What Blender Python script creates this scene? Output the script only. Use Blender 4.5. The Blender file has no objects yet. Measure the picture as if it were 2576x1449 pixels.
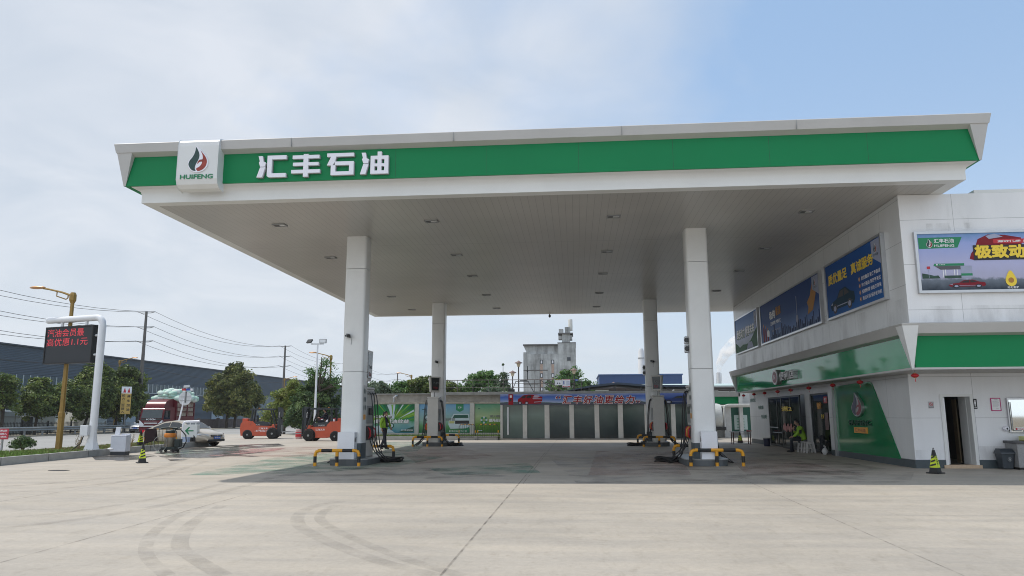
import bpy, bmesh, math, random
from mathutils import Vector, Matrix
R = math.radians
rnd = random.Random(7)
SC = bpy.context.scene
COL = SC.collection

# ------------------------------------------------------------------ camera
FPX, PIT, YAW, ROL, HC = 1875.0, .169, .084, -.004, 1.5
CAMP = Vector((0, 0, HC))
_f = Vector((-math.sin(YAW)*math.cos(PIT), math.cos(YAW)*math.cos(PIT), math.sin(PIT)))
_r0 = Vector((math.cos(YAW), math.sin(YAW), 0))
_u0 = _r0.cross(_f)
_r = _r0*math.cos(ROL) + _u0*math.sin(ROL)
_u = _r.cross(_f)
cd = bpy.data.cameras.new('camera'); cam = bpy.data.objects.new('camera', cd); COL.objects.link(cam)
cd.sensor_width = 36; cd.lens = 36*FPX/2576; cd.clip_end = 5000; cd.clip_start = .1
cam.matrix_world = Matrix.Translation(CAMP) @ Matrix((_r, _u, -_f)).transposed().to_4x4()
SC.camera = cam

# ------------------------------------------------------------------ light
SUN = Vector((-4.2, 1.25, 8.76)).normalized()
ELEV = math.asin(SUN.z); AZ = math.atan2(SUN.x, SUN.y)
w = bpy.data.worlds.new('World'); SC.world = w; w.use_nodes = True
N = w.node_tree.nodes; L = w.node_tree.links; N.clear()
out = N.new('ShaderNodeOutputWorld'); bg = N.new('ShaderNodeBackground')
sky = N.new('ShaderNodeTexSky'); sky.sky_type = 'NISHITA'; sky.sun_disc = False
sky.sun_elevation = ELEV; sky.sun_rotation = AZ; sky.air_density = 1.0; sky.dust_density = 1.5; sky.ozone_density = 1.0
bg.inputs[1].default_value = .135
tc = N.new('ShaderNodeTexCoord'); sep = N.new('ShaderNodeSeparateXYZ'); L.new(tc.outputs['Generated'], sep.inputs[0])
def wm(op, a, b=None, clamp=False):
    n = N.new('ShaderNodeMath'); n.operation = op; n.use_clamp = clamp
    for i, x in enumerate((a, b)):
        if x is None: continue
        if isinstance(x, (int, float)): n.inputs[i].default_value = x
        else: L.new(x, n.inputs[i])
    return n.outputs[0]
zz = wm('MAXIMUM', sep.outputs[2], 0.0)
zp = wm('ADD', zz, .22)
comb = N.new('ShaderNodeCombineXYZ')
L.new(wm('DIVIDE', sep.outputs[0], zp), comb.inputs[0]); L.new(wm('DIVIDE', sep.outputs[1], zp), comb.inputs[1])
nz = N.new('ShaderNodeTexNoise'); nz.inputs['Scale'].default_value = 1.15; nz.inputs['Detail'].default_value = 7; nz.inputs['Roughness'].default_value = .52
nz.inputs['Distortion'].default_value = .25
L.new(comb.outputs[0], nz.inputs['Vector'])
# thick bright cloud to the left of the view, thin veil to the right
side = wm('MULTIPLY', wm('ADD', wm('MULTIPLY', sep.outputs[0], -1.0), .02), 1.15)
cl = wm('ADD', wm('MULTIPLY', wm('SUBTRACT', nz.outputs[0], .5), 3.6), wm('ADD', wm('MULTIPLY', side, 1.7), wm('ADD', .46, wm('MULTIPLY', wm('MAXIMUM', wm('MULTIPLY', sep.outputs[1], -1.0), 0.0), 1.6))))  # last term: extra unseen cloud behind the viewer, added to brighten shaded fronts
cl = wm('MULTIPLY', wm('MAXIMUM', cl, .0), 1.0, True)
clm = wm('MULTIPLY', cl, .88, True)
hz = wm('POWER', wm('SUBTRACT', 1.0, zz, True), 7.0)          # paler air towards the horizon
hzm = wm('MULTIPLY', hz, .72)
mx = N.new('ShaderNodeMixRGB'); mx.inputs[2].default_value = (4.7, 5.2, 5.7, 1)
L.new(hzm, mx.inputs[0])
m0 = N.new('ShaderNodeMixRGB'); m0.inputs[0].default_value = .55; m0.inputs[2].default_value = (2.7, 4.2, 6.3, 1)
L.new(sky.outputs[0], m0.inputs[1])
L.new(m0.outputs[0], mx.inputs[1])
mx2 = N.new('ShaderNodeMixRGB'); mx2.inputs[2].default_value = (5.35, 5.75, 6.35, 1)
nz3 = N.new('ShaderNodeTexNoise'); nz3.inputs['Scale'].default_value = 2.6; nz3.inputs['Detail'].default_value = 8; nz3.inputs['Roughness'].default_value = .55; nz3.inputs['Distortion'].default_value = .6
L.new(comb.outputs[0], nz3.inputs['Vector'])
rc = N.new('ShaderNodeValToRGB'); rc.color_ramp.elements[0].position = .34; rc.color_ramp.elements[1].position = .66
rc.color_ramp.elements[0].color = (4.1, 4.5, 5.05, 1); rc.color_ramp.elements[1].color = (5.25, 5.45, 5.8, 1); L.new(nz3.outputs[0], rc.inputs[0]); L.new(rc.outputs[0], mx2.inputs[2])
L.new(clm, mx2.inputs[0]); L.new(mx.outputs[0], mx2.inputs[1])
mlt = N.new('ShaderNodeVectorMath'); mlt.operation = 'SCALE'; mx4 = N.new('ShaderNodeMixRGB'); mx4.inputs[2].default_value = (4.75, 5.25, 5.75, 1); L.new(wm('MULTIPLY', wm('POWER', wm('SUBTRACT', 1.0, zz, True), 6.0), .8), mx4.inputs[0]); L.new(mx2.outputs[0], mx4.inputs[1]); L.new(mx4.outputs[0], mlt.inputs[0])     # unseen sky behind the viewer scaled up, added to light the shaded front faces
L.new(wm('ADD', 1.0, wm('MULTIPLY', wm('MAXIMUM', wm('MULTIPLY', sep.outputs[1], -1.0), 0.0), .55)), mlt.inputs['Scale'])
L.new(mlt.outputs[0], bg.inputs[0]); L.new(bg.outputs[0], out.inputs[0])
sd = bpy.data.lights.new('sun', 'SUN'); sd.energy = 2.9; sd.angle = R(.8); sd.color = (1, .95, .87)
so = bpy.data.objects.new('sun', sd); COL.objects.link(so)
so.rotation_euler = SUN.to_track_quat('Z', 'Y').to_euler(); so.location = (-30, 5, 60)
SC.view_settings.view_transform = 'Standard'; SC.view_settings.look = 'None'; SC.cycles.volume_bounces = 8; SC.cycles.filter_width = 1.0
SC.view_settings.exposure = 0.16; SC.view_settings.gamma = 1

# ------------------------------------------------------------------ pixel rays -> real points (used to read off positions of real things)
def ray(u, v): return _f*FPX + _r*(u-1288.0) - _u*(v-724.5)
def G(u, v, z=0.0):
    d = ray(u, v); return CAMP + d*((z-HC)/d.z)
def atY(u, v, y):
    d = ray(u, v); return CAMP + d*(y/d.y)
def atX(u, v, x):
    d = ray(u, v); return CAMP + d*(x/d.x)

# ------------------------------------------------------------------ materials
MATS = {}
def M(name, rgb=(.5, .5, .5), rough=.6, metal=0, var=.12, scale=3.0, bump=0.0, bscale=None, emit=0, alpha=1, coat=0, spec=.5, streak=None):
    if name in MATS: return MATS[name]
    m = bpy.data.materials.new(name); m.use_nodes = True; MATS[name] = m
    n = m.node_tree.nodes; l = m.node_tree.links; b = n['Principled BSDF']
    b.inputs['Roughness'].default_value = rough; b.inputs['Metallic'].default_value = metal
    b.inputs['Specular IOR Level'].default_value = spec
    if coat: b.inputs['Coat Weight'].default_value = coat; b.inputs['Coat Roughness'].default_value = .04
    c = (*rgb, 1)
    if var > 0:
        t = n.new('ShaderNodeTexCoord'); z = n.new('ShaderNodeTexNoise'); z.inputs['Scale'].default_value = scale; z.inputs['Detail'].default_value = 6
        z.inputs['Roughness'].default_value = .65
        src = t.outputs['Object']
        if streak:
            mp = n.new('ShaderNodeMapping'); mp.inputs['Scale'].default_value = streak; l.new(src, mp.inputs[0]); src = mp.outputs[0]
        l.new(src, z.inputs['Vector'])
        r = n.new('ShaderNodeValToRGB'); r.color_ramp.elements[0].position = .3; r.color_ramp.elements[1].position = .7
        r.color_ramp.elements[0].color = (*[x*(1-var) for x in rgb], 1); r.color_ramp.elements[1].color = (*[min(1, x*(1+var)) for x in rgb], 1)
        l.new(z.outputs[0], r.inputs[0]); l.new(r.outputs[0], b.inputs['Base Color'])
        if bump:
            bp = n.new('ShaderNodeBump'); bp.inputs['Strength'].default_value = bump; bp.inputs['Distance'].default_value = .02
            if bscale:
                z2 = n.new('ShaderNodeTexNoise'); z2.inputs['Scale'].default_value = bscale; z2.inputs['Detail'].default_value = 4; l.new(t.outputs['Object'], z2.inputs['Vector']); l.new(z2.outputs[0], bp.inputs['Height'])
            else: l.new(z.outputs[0], bp.inputs['Height'])
            l.new(bp.outputs[0], b.inputs['Normal'])
    else: b.inputs['Base Color'].default_value = c
    if emit: b.inputs['Emission Color'].default_value = c; b.inputs['Emission Strength'].default_value = emit
    if alpha < 1: b.inputs['Alpha'].default_value = alpha
    return m
def nodes(m): return m.node_tree.nodes, m.node_tree.links, m.node_tree.nodes['Principled BSDF']
def glass(name, tint=(.04, .07, .06), alpha=.6, rough=.03):
    m = M(name, tint, rough, var=0); n, l, b = nodes(m)
    fr = n.new('ShaderNodeFresnel'); fr.inputs[0].default_value = 1.5
    tr = n.new('ShaderNodeBsdfTransparent'); tr.inputs[0].default_value = (1, 1, 1, 1)
    mi = n.new('ShaderNodeMixShader'); mi.inputs[0].default_value = alpha
    ad = n.new('ShaderNodeMath'); ad.operation = 'ADD'; ad.use_clamp = True; ad.inputs[1].default_value = alpha
    l.new(fr.outputs[0], ad.inputs[0]); l.new(ad.outputs[0], mi.inputs[0])
    l.new(tr.outputs[0], mi.inputs[1]); l.new(b.outputs[0], mi.inputs[2]); l.new(mi.outputs[0], n['Material Output'].inputs[0])
    return m

white = M('white_panel', (.70, .71, .70), .38, var=.05, scale=.6)
wallw = M('wall_white', (.74, .75, .76), .33, var=.06, scale=.5, streak=(1, 1, .35))
frameg = M('fascia_grey', (.47, .465, .45), .34, var=.05, scale=.7)
green = M('fascia_green', (.0008, .205, .068), .5, var=.05, scale=.4, spec=.25)
greeng = M('glossy_green', (.003, .29, .11), .05, var=.03, scale=.4, spec=.42)
dado = M('dado_slate', (.055, .075, .085), .45, var=.15)
black = M('black_rubber', (.012, .012, .013), .5, var=.2)
blackm = M('black_metal', (.02, .022, .024), .35, var=.1)
yellow = M('bollard_yellow', (.72, .33, .012), .38, var=.12, scale=6)
hose = M('hose_black', (.01, .01, .011), .42, var=0)
silver = M('brushed_metal', (.5, .51, .52), .3, metal=.8, var=.06)
greym = M('grey_metal', (.28, .29, .29), .45, metal=.3, var=.12)
chrome = M('chrome', (.7, .7, .7), .12, metal=1, var=0)
conc = M('concrete_raw', (.27, .265, .245), .85, var=.28, scale=1.6, bump=.3)
signw = M('sign_white', (.82, .82, .88), .35, var=0)
dropd = M('logo_dark', (.012, .05, .045), .4, var=.3, scale=5)
dropr = M('logo_red', (.30, .035, .02), .4, var=.35, scale=6)
redp = M('print_red', (.5, .02, .03), .5, var=0)
yellowp = M('print_yellow', (.85, .62, .05), .5, var=0)
orangep = M('print_orange', (.78, .36, .05), .5, var=0)
whitep = M('print_white', (.8, .8, .82), .5, var=0)
blackp = M('print_black', (.015, .015, .018), .5, var=0)
greenp = M('print_green', (.01, .22, .09), .5, var=0)
darkgreenp = M('print_dark_green', (.01, .09, .06), .5, var=0)

# ------------------------------------------------------------------ mesh builder
class Fr:                                   # a flat frame: origin, right, up, outward normal
    def __init__(s, o, u, v=(0, 0, 1)):
        s.o = Vector(o); s.u = Vector(u).normalized(); s.v = Vector(v).normalized(); s.n = s.u.cross(s.v).normalized()
    def p(s, x, y, d=0): return s.o + s.u*x + s.v*y + s.n*d
class MB:
    def __init__(s): s.v = []; s.f = []; s.m = []; s.X = None
    def add(s, vs, fs, mi=0):
        o = len(s.v)
        s.v += [tuple(s.X @ Vector(p)) if s.X else tuple(p) for p in vs]
        s.f += [tuple(i+o for i in f) for f in fs]; s.m += [mi]*len(fs); return s
    def box(s, x0, x1, y0, y1, z0, z1, mi=0):
        return s.add([(x, y, z) for z in (z0, z1) for y in (y0, y1) for x in (x0, x1)],
                     [(0, 2, 3, 1), (4, 5, 7, 6), (0, 1, 5, 4), (2, 6, 7, 3), (0, 4, 6, 2), (1, 3, 7, 5)], mi)
    def cbox(s, c, sz, mi=0, rz=0, ry=0, rx=0):
        X = Matrix.Translation(c) @ Matrix.Rotation(rz, 4, 'Z') @ Matrix.Rotation(ry, 4, 'Y') @ Matrix.Rotation(rx, 4, 'X')
        old = s.X; s.X = (old @ X) if old else X
        a, b, c2 = [q/2 for q in sz]; s.box(-a, a, -b, b, -c2, c2, mi); s.X = old; return s
    def quad(s, a, b, c, d, mi=0): return s.add([a, b, c, d], [(0, 1, 2, 3)], mi)
    def prism(s, poly, ax, a, b, mi=0):     # poly in the two other axes (cyclic order x,y,z without ax)
        def P(p, t):
            return {'x': (t, p[0], p[1]), 'y': (p[0], t, p[1]), 'z': (p[0], p[1], t)}[ax]
        n = len(poly)
        return s.add([P(p, a) for p in poly]+[P(p, b) for p in poly],
                     [tuple(range(n)), tuple(range(2*n-1, n-1, -1))]+[(i, (i+1) % n, n+(i+1) % n, n+i) for i in range(n)], mi)
    def tube(s, pts, r, n=8, mi=0, cap=True):
        pts = [Vector(p) for p in pts]; k = len(pts); rs = r if isinstance(r, (list, tuple)) else [r]*k
        vs = []; up = None
        for i, p in enumerate(pts):
            t = (pts[min(i+1, k-1)]-pts[max(i-1, 0)]).normalized()
            if up is None: up = Vector((0, 0, 1)) if abs(t.z) < .9 else Vector((1, 0, 0))
            a = t.cross(up)
            if a.length < 1e-4: a = t.cross(Vector((0, 1, 0)))
            a.normalize(); b = a.cross(t).normalized(); up = b
            vs += [p + (a*math.cos(2*math.pi*j/n)+b*math.sin(2*math.pi*j/n))*rs[i] for j in range(n)]
        fs = [(i*n+j, i*n+(j+1) % n, (i+1)*n+(j+1) % n, (i+1)*n+j) for i in range(k-1) for j in range(n)]
        if cap: fs += [tuple(range(n-1, -1, -1)), tuple(range((k-1)*n, k*n))]
        return s.add(vs, fs, mi)
    def lathe(s, prof, c=(0, 0), n=16, mi=0, ax='z'):
        vs = []
        for r, z in prof:
            for j in range(n):
                a = 2*math.pi*j/n; x, y = r*math.cos(a), r*math.sin(a)
                vs.append((c[0]+x, c[1]+y, z) if ax == 'z' else (c[0]+x, z, c[1]+y))
        k = len(prof)
        fs = [(i*n+j, i*n+(j+1) % n, (i+1)*n+(j+1) % n, (i+1)*n+j) for i in range(k-1) for j in range(n)]
        fs += [tuple(range(n-1, -1, -1)), tuple(range((k-1)*n, k*n))]
        return s.add(vs, fs, mi)
    def ell(s, c, r, n=12, m=8, mi=0, jit=0):
        vs = [(c[0], c[1], c[2]-r[2])]
        for i in range(1, m):
            a = math.pi*i/m
            for j in range(n):
                b = 2*math.pi*j/n; q = 1+(rnd.uniform(-jit, jit) if jit else 0)
                vs.append((c[0]+r[0]*q*math.sin(a)*math.cos(b), c[1]+r[1]*q*math.sin(a)*math.sin(b), c[2]-r[2]*q*math.cos(a)))
        vs.append((c[0], c[1], c[2]+r[2])); t = len(vs)-1
        fs = [(0, 1+(j+1) % n, 1+j) for j in range(n)]
        fs += [(1+(i-1)*n+j, 1+(i-1)*n+(j+1) % n, 1+i*n+(j+1) % n, 1+i*n+j) for i in range(1, m-1) for j in range(n)]
        fs += [(t, 1+(m-2)*n+j, 1+(m-2)*n+(j+1) % n) for j in range(n)]
        return s.add(vs, fs, mi)
    def poly(s, F, pts, d=0, mi=0):
        return s.add([F.p(x, y, d) for x, y in pts], [tuple(range(len(pts)))], mi)
    def rect(s, F, x0, x1, y0, y1, d=0, mi=0): return s.poly(F, [(x0, y0), (x1, y0), (x1, y1), (x0, y1)], d, mi)
    def slab(s, F, pts, d0, d1, mi=0):
        n = len(pts)
        return s.add([F.p(x, y, d0) for x, y in pts]+[F.p(x, y, d1) for x, y in pts],
                     [tuple(range(n-1, -1, -1)), tuple(range(n, 2*n))]+[(i, (i+1) % n, n+(i+1) % n, n+i) for i in range(n)], mi)
    def disc(s, F, x, y, r, d=0, mi=0, n=20, ry=None):
        ry = ry or r
        return s.poly(F, [(x+r*math.cos(2*math.pi*i/n), y+ry*math.sin(2*math.pi*i/n)) for i in range(n)], d, mi)
    def text(s, t, F, x, y, w, h, d=.004, th=0, bold=.0, mi=0, shear=0):
        if bold >= .03:                         # heavy strokes: the glyph laid over itself in a small ring
            r = (bold-.005)*h
            for k in range(7):
                q = (0, 0) if k == 6 else (r*math.cos(k*1.0472), r*math.sin(k*1.0472)); s.text(t, F, x+r+q[0], y+r+q[1], w-2*r, h-2*r, d+.0005*k, th, 0, mi, shear)
            return s
        vs, fs = glyphs(t, bold, th > 0)
        xs = [p[0] for p in vs]; ys = [p[1] for p in vs]
        x0, x1, y0, y1 = min(xs), max(xs), min(ys), max(ys)
        q = []
        for a, b, c in vs:
            yy = (b-y0)/(y1-y0)*h
            q.append(F.p(x+(a-x0)/(x1-x0)*w+yy*shear, y+yy, d+(th*(c > 0) if th else 0)))
        return s.add(q, fs, mi)
    def build(s, name, mats, parent=None, world=False, smooth=False, bevel=0, loc=None, rz=0, label=None):
        me = bpy.data.meshes.new(name)
        v = s.v
        if world:
            o = parent.location if parent else Vector(loc or (0, 0, 0)); v = [(a-o.x, b-o.y, c-o.z) for a, b, c in v]
        me.from_pydata(v, [], s.f)
        if not isinstance(mats, (list, tuple)): mats = [mats]
        for m in mats: me.materials.append(m)
        me.polygons.foreach_set('material_index', [min(i, len(mats)-1) for i in s.m])
        if smooth: me.polygons.foreach_set('use_smooth', [True]*len(me.polygons))
        me.update()
        ob = bpy.data.objects.new(name, me); COL.objects.link(ob)
        if smooth == 'auto' or smooth:
            me.set_sharp_from_angle(angle=R(40))
        if parent: ob.parent = parent
        if name in ('haze', 'smoke'):
            bm = bmesh.new(); bm.from_mesh(me); bmesh.ops.recalc_face_normals(bm, faces=bm.faces); bm.to_mesh(me); bm.free()
        if loc and not parent or (loc and not world): ob.location = loc
        if rz: ob.rotation_euler.z = rz
        if bevel:
            b = ob.modifiers.new('bevel', 'BEVEL'); b.width = bevel; b.segments = 2; b.limit_method = 'ANGLE'; b.angle_limit = R(35)
        if label: ob['label'] = label
        return ob
_G = {}
def glyphs(t, bold=0, ext=False):
    k = (t, bold, ext)
    if k in _G: return _G[k]
    cu = bpy.data.curves.new('t', 'FONT'); cu.body = t; cu.offset = bold; cu.resolution_u = 2; cu.extrude = .1 if ext else 0
    ob = bpy.data.objects.new('t', cu); COL.objects.link(ob)
    dg = bpy.context.evaluated_depsgraph_get(); me = bpy.data.meshes.new_from_object(ob.evaluated_get(dg))
    vs = [tuple(p.co) for p in me.vertices]; fs = [tuple(p.vertices) for p in me.polygons]
    bpy.data.meshes.remove(me); bpy.data.objects.remove(ob); bpy.data.curves.remove(cu)
    _G[k] = (vs, fs); return _G[k]
def tag(o, label=None, cat=None, group=None, kind=None):
    if label: o['label'] = label
    if cat: o['category'] = cat
    if group: o['group'] = group
    if kind: o['kind'] = kind
    return o
def thing(name, label, cat, loc=(0, 0, 0), rz=0, group=None):
    o = bpy.data.objects.new(name, None); COL.objects.link(o); o.location = loc; o.rotation_euler.z = rz
    o.empty_display_size = .3
    return tag(o, label, cat, group)
def dup(src, loc, rz=0, label=None, group=None):
    c = src.copy(); COL.objects.link(c); c.location = loc; c.rotation_euler.z = rz
    if label: c['label'] = label
    if group: c['group'] = group
    for ch in list(src.children):
        k = ch.copy(); COL.objects.link(k); k.parent = c
        for g in list(ch.children):
            q = g.copy(); COL.objects.link(q); q.parent = k
    return c
def struct(name, mb, mats, **k):
    o = mb.build(name, mats, **k); o['kind'] = 'structure'; return o

# ------------------------------------------------------------------ logo shapes
def sm(pts, n=4):                           # closed Catmull-Rom
    o = []; k = len(pts)
    for i in range(k):
        a, b, c, d = [Vector(pts[(i+j-1) % k]) for j in range(4)]
        for q in range(n):
            t = q/n; o.append(tuple(.5*((2*b)+(c-a)*t+(2*a-5*b+4*c-d)*t*t+(3*b-a-3*c+d)*t**3)))
    return o
_dk = [(34, 97), (43, 84), (49, 72), (51, 62), (49, 50), (43, 38), (37, 27), (34, 17), (35, 8), (39, 2), (25, 4), (14, 12), (6, 24), (5, 33), (10, 45), (20, 56), (28, 70), (32, 84)]
_rd = [(54, 83), (64, 73), (76, 60), (84, 47), (86, 35), (82, 20), (72, 9), (60, 3), (47, 1), (40, 11), (52, 17), (62, 27), (65, 36), (60, 38), (52, 36), (44, 29), (46, 38), (54, 46), (66, 47), (66, 60), (61, 72)]
_out = [(33, 100), (46, 92), (62, 79), (80, 60), (90, 40), (88, 20), (74, 5), (55, -3), (36, -3), (17, 5), (4, 20), (1, 35), (9, 50), (22, 62), (29, 80)]
def logo(mb, F, x, y, w, h, d, th=.0, mi=(0, 1, 2)):
    S = lambda P, sc=1: [(x+px/92*w, y+(py+3)/103*h) for px, py in P]
    if th: mb.slab(F, S(sm(_out, 3)), d, d+th, mi[0])
    else: mb.poly(F, S(sm(_out, 3)), d, mi[0])
    mb.poly(F, S(sm(_dk, 2)), d+th+.005, mi[1]); mb.poly(F, S(sm(_rd, 2)), d+th+.005, mi[2])
_water = [[(4, 97), (18, 97), (22, 72), (30, 68), (27, 50), (11, 50), (6, 68), (9, 74)], [(11, 47), (29, 47), (19, 3), (0, 3)]]
def _rc(a, b, c, d): return [(a, c), (b, c), (b, d), (a, d)]
MARK = {
 'hui': _water+[[(35, 98), (100, 98), (100, 81), (51, 81), (51, 19), (100, 19), (100, 2), (41, 2), (35, 8)]],
 'feng': [_rc(5, 42, 80, 95), _rc(58, 95, 80, 95), _rc(7, 42, 49, 63), _rc(58, 93, 49, 63), _rc(2, 42, 16, 31), _rc(58, 98, 16, 31), _rc(42, 58, 0, 100)],
 'shi': [_rc(4, 98, 84, 99), [(18, 84), (36, 84), (32, 62), (24, 46), (4, 46)], _rc(32, 98, 46, 62), _rc(18, 34, 3, 46), _rc(34, 82, 3, 18), _rc(82, 98, 3, 46)],
 'you': _water+[_rc(36, 98, 67, 82), _rc(36, 50, 3, 67), _rc(84, 98, 3, 67), _rc(50, 84, 3, 17), _rc(50, 84, 36, 48), _rc(60, 74, 17, 36), _rc(60, 74, 48, 67), _rc(60, 74, 82, 100)]}
def mark(mb, F, key, x, y, w, h, d, th, mi=0, shear=0):
    for P in MARK[key]:
        Q = [(x+a/100*w+b/100*h*shear, y+b/100*h) for a, b in P]
        if th: mb.slab(F, Q, d, d+th, mi)
        else: mb.poly(F, Q, d, mi)
# ================================================================== SETTING
def decalmat(name, rgb, a0=.0, a1=.6, scale=1.2, rough=.8, lo=.42, hi=.62, streak=None):
    m = M(name, rgb, rough, var=0); n, l, b = nodes(m)
    t = n.new('ShaderNodeTexCoord'); mp = n.new('ShaderNodeMapping'); mp.inputs['Scale'].default_value = streak or (1, 1, 1)
    z = n.new('ShaderNodeTexNoise'); z.inputs['Scale'].default_value = scale; z.inputs['Detail'].default_value = 7; z.inputs['Roughness'].default_value = .62
    r = n.new('ShaderNodeValToRGB'); r.color_ramp.elements[0].position = lo; r.color_ramp.elements[1].position = hi
    r.color_ramp.elements[0].color = (a0,)*3+(1,); r.color_ramp.elements[1].color = (a1,)*3+(1,)
    l.new(t.outputs['Object'], mp.inputs[0]); l.new(mp.outputs[0], z.inputs['Vector']); l.new(z.outputs[0], r.inputs[0]); l.new(r.outputs[0], b.inputs['Alpha'])
    return m
def concrete_floor(name, rgb, stain=.14):
    m = M(name, rgb, .78, var=0); n, l, b = nodes(m)
    t = n.new('ShaderNodeTexCoord')
    def nz(sc, det, st=None, rough=.6):
        z = n.new('ShaderNodeTexNoise'); z.inputs['Scale'].default_value = sc; z.inputs['Detail'].default_value = det; z.inputs['Roughness'].default_value = rough
        if st:
            mp = n.new('ShaderNodeMapping'); mp.inputs['Scale'].default_value = st; l.new(t.outputs['Object'], mp.inputs[0]); l.new(mp.outputs[0], z.inputs['Vector'])
        else: l.new(t.outputs['Object'], z.inputs['Vector'])
        return z.outputs[0]
    def ramp(x, a, b_, c0, c1):
        r = n.new('ShaderNodeValToRGB'); r.color_ramp.elements[0].position = a; r.color_ramp.elements[1].position = b_
        r.color_ramp.elements[0].color = (*c0, 1); r.color_ramp.elements[1].color = (*c1, 1); l.new(x, r.inputs[0]); return r.outputs[0]
    def mul(a, c):
        q = n.new('ShaderNodeMixRGB'); q.blend_type = 'MULTIPLY'; q.inputs[0].default_value = 1; l.new(a, q.inputs[1]); l.new(c, q.inputs[2]); return q.outputs[0]
    base = ramp(nz(.22, 6), .3, .7, [c*(1-stain) for c in rgb], [c*(1+stain*.7) for c in rgb])
    c2 = ramp(nz(1.1, 8, (.35, 1.6, 1)), .32, .66, (.84, .85, .87), (1.05, 1.04, 1.02))
    c3 = ramp(nz(14, 6, None, .75), .25, .75, (.86, .86, .86), (1.1, 1.1, 1.1))
    c4 = ramp(nz(3.4, 10, (1.5, .5, 1), .8), .36, .48, (.88, .87, .85), (1, 1, 1))
    l.new(mul(mul(mul(base, c2), c3), c4), b.inputs['Base Color'])
    bp = n.new('ShaderNodeBump'); bp.inputs['Strength'].default_value = .25; bp.inputs['Distance'].default_value = .01
    l.new(nz(60, 3), bp.inputs['Height']); l.new(bp.outputs[0], b.inputs['Normal'])
    rr = ramp(nz(.8, 6), .35, .65, (.55,)*3, (.85,)*3); l.new(rr, b.inputs['Roughness'])
    return m
floor_m = concrete_floor('forecourt_concrete', (.415, .372, .315))
road_m = concrete_floor('road_concrete', (.30, .295, .28), .1)
soil_m = M('soil', (.16, .13, .09), .95, var=.35, scale=2, bump=.5)
b = MB(); b.box(-1500, 1500, -300, 3000, -3, -.03); struct('ground', b, soil_m)
b = MB(); b.add([(-22.2, -30, 0), (70, -30, 0), (70, 62, 0), (-30, 62, 0), (-23.5, 40, 0)], [(0, 1, 2, 3, 4)]); struct('forecourt', b, floor_m)
b = MB(); b.add([(-42.2, -60, -.004), (-20, -60, -.004), (-20, 420, -.004), (-42.2, 420, -.004)], [(0, 1, 2, 3)]); struct('road', b, road_m)
b = MB(); b.box(-1000, -42.2, -60, 1500, -.2, .04); struct('far_roadside', b, M('dirt', (.2, .18, .14), .95, var=.3, scale=.8))

# verge with its kerb
def kx(y): return -18.0-(y-22.5)*.075
kerb_m = M('kerb_concrete', (.36, .36, .345), .8, var=.15, scale=3, bump=.2)
b = MB()
y0, y1 = -20, 38.9
b.add([(kx(y0), y0, 0), (kx(y1), y1, 0), (kx(y1), y1, .25), (kx(y0), y0, .25), (kx(y0)-.16, y0, .25), (kx(y1)-.16, y1, .25), (kx(y0)-.16, y0, .1), (kx(y1)-.16, y1, .1)],
      [(0, 1, 2, 3), (3, 2, 5, 4), (4, 5, 7, 6)])
b.box(kx(y1)-3.4, kx(y1), y1, y1+.16, 0, .25); b.add([(kx(y0)-3.4, y0, 0), (kx(y1)-3.4, y1, 0), (kx(y1)-3.4, y1, .2), (kx(y0)-3.4, y0, .2), (kx(y0)-3.25, y0, .2), (kx(y1)-3.25, y1, .2)], [(0, 1, 2, 3), (3, 2, 5, 4)])
for i in range(-6, 14):
    yy = 22.5+i*2.4
    if yy < y1: b.box(kx(yy)-.1, kx(yy)+.004, yy, yy+.015, 0, .254, 1)
struct('kerb', b, [kerb_m, M('joint_dark', (.09, .09, .085), .9, var=0)])
b = MB(); b.add([(kx(y0)-.16, y0, .19), (kx(y1)-.16, y1, .19), (kx(y1)-3.25, y1, .17), (kx(y0)-3.25, y0, .17)], [(0, 1, 2, 3)]); struct('verge_soil', b, soil_m)
# joints, tyre marks, stains on the slab
def strip(mb, pts, w, z, mi=0, taper=False):
    pts = [Vector(p) for p in pts]
    if len(pts) > 2:
        q = []
        for i in range(len(pts)-1):
            a, b_, c, d = [pts[max(0, min(len(pts)-1, i+j-1))] for j in range(4)]
            for k in range(6):
                t = k/6; q.append(.5*((2*b_)+(c-a)*t+(2*a-5*b_+4*c-d)*t*t+(3*b_-a-3*c+d)*t**3))
        pts = q+[pts[-1]]
    vs = []
    for i, p in enumerate(pts):
        t = pts[min(i+1, len(pts)-1)]-pts[max(i-1, 0)]; n = Vector((-t.y, t.x, 0)).normalized()*w/2
        vs += [(p.x+n.x, p.y+n.y, z), (p.x-n.x, p.y-n.y, z)]
    mb.add(vs, [(2*i, 2*i+1, 2*i+3, 2*i+2) for i in range(len(pts)-1)], mi)
jm = decalmat('slab_joint', (.12, .105, .09), .1, .52, 3)
b = MB()
for a, c, wd in (((1108, 1449), (1372, 1138), .028), ((1862, 1203), (2425, 1449), .014), ((0, 1416), (620, 1244), .02), ((0, 1262), (700, 1150), .022), ((440, 1132), (0, 1195), .02)):
    strip(b, [G(*a), G(*c)], wd, .004)
for yy, wd in ((6.12, .016), (12.0, .012), (18.0, .014), (24, .02), (30, .02), (36, .02), (42, .02)):
    strip(b, [(-15, yy, 0), (14, yy, 0)], wd, .0045)
strip(b, [(-1.2, 17, 0), (-1.2, 46, 0)], .02, .005)
struct('slab_joints', b, jm)
tm = decalmat('tyre_mark', (.20, .185, .165), .0, .2, 2.2, lo=.35, hi=.7)
b = MB()
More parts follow.
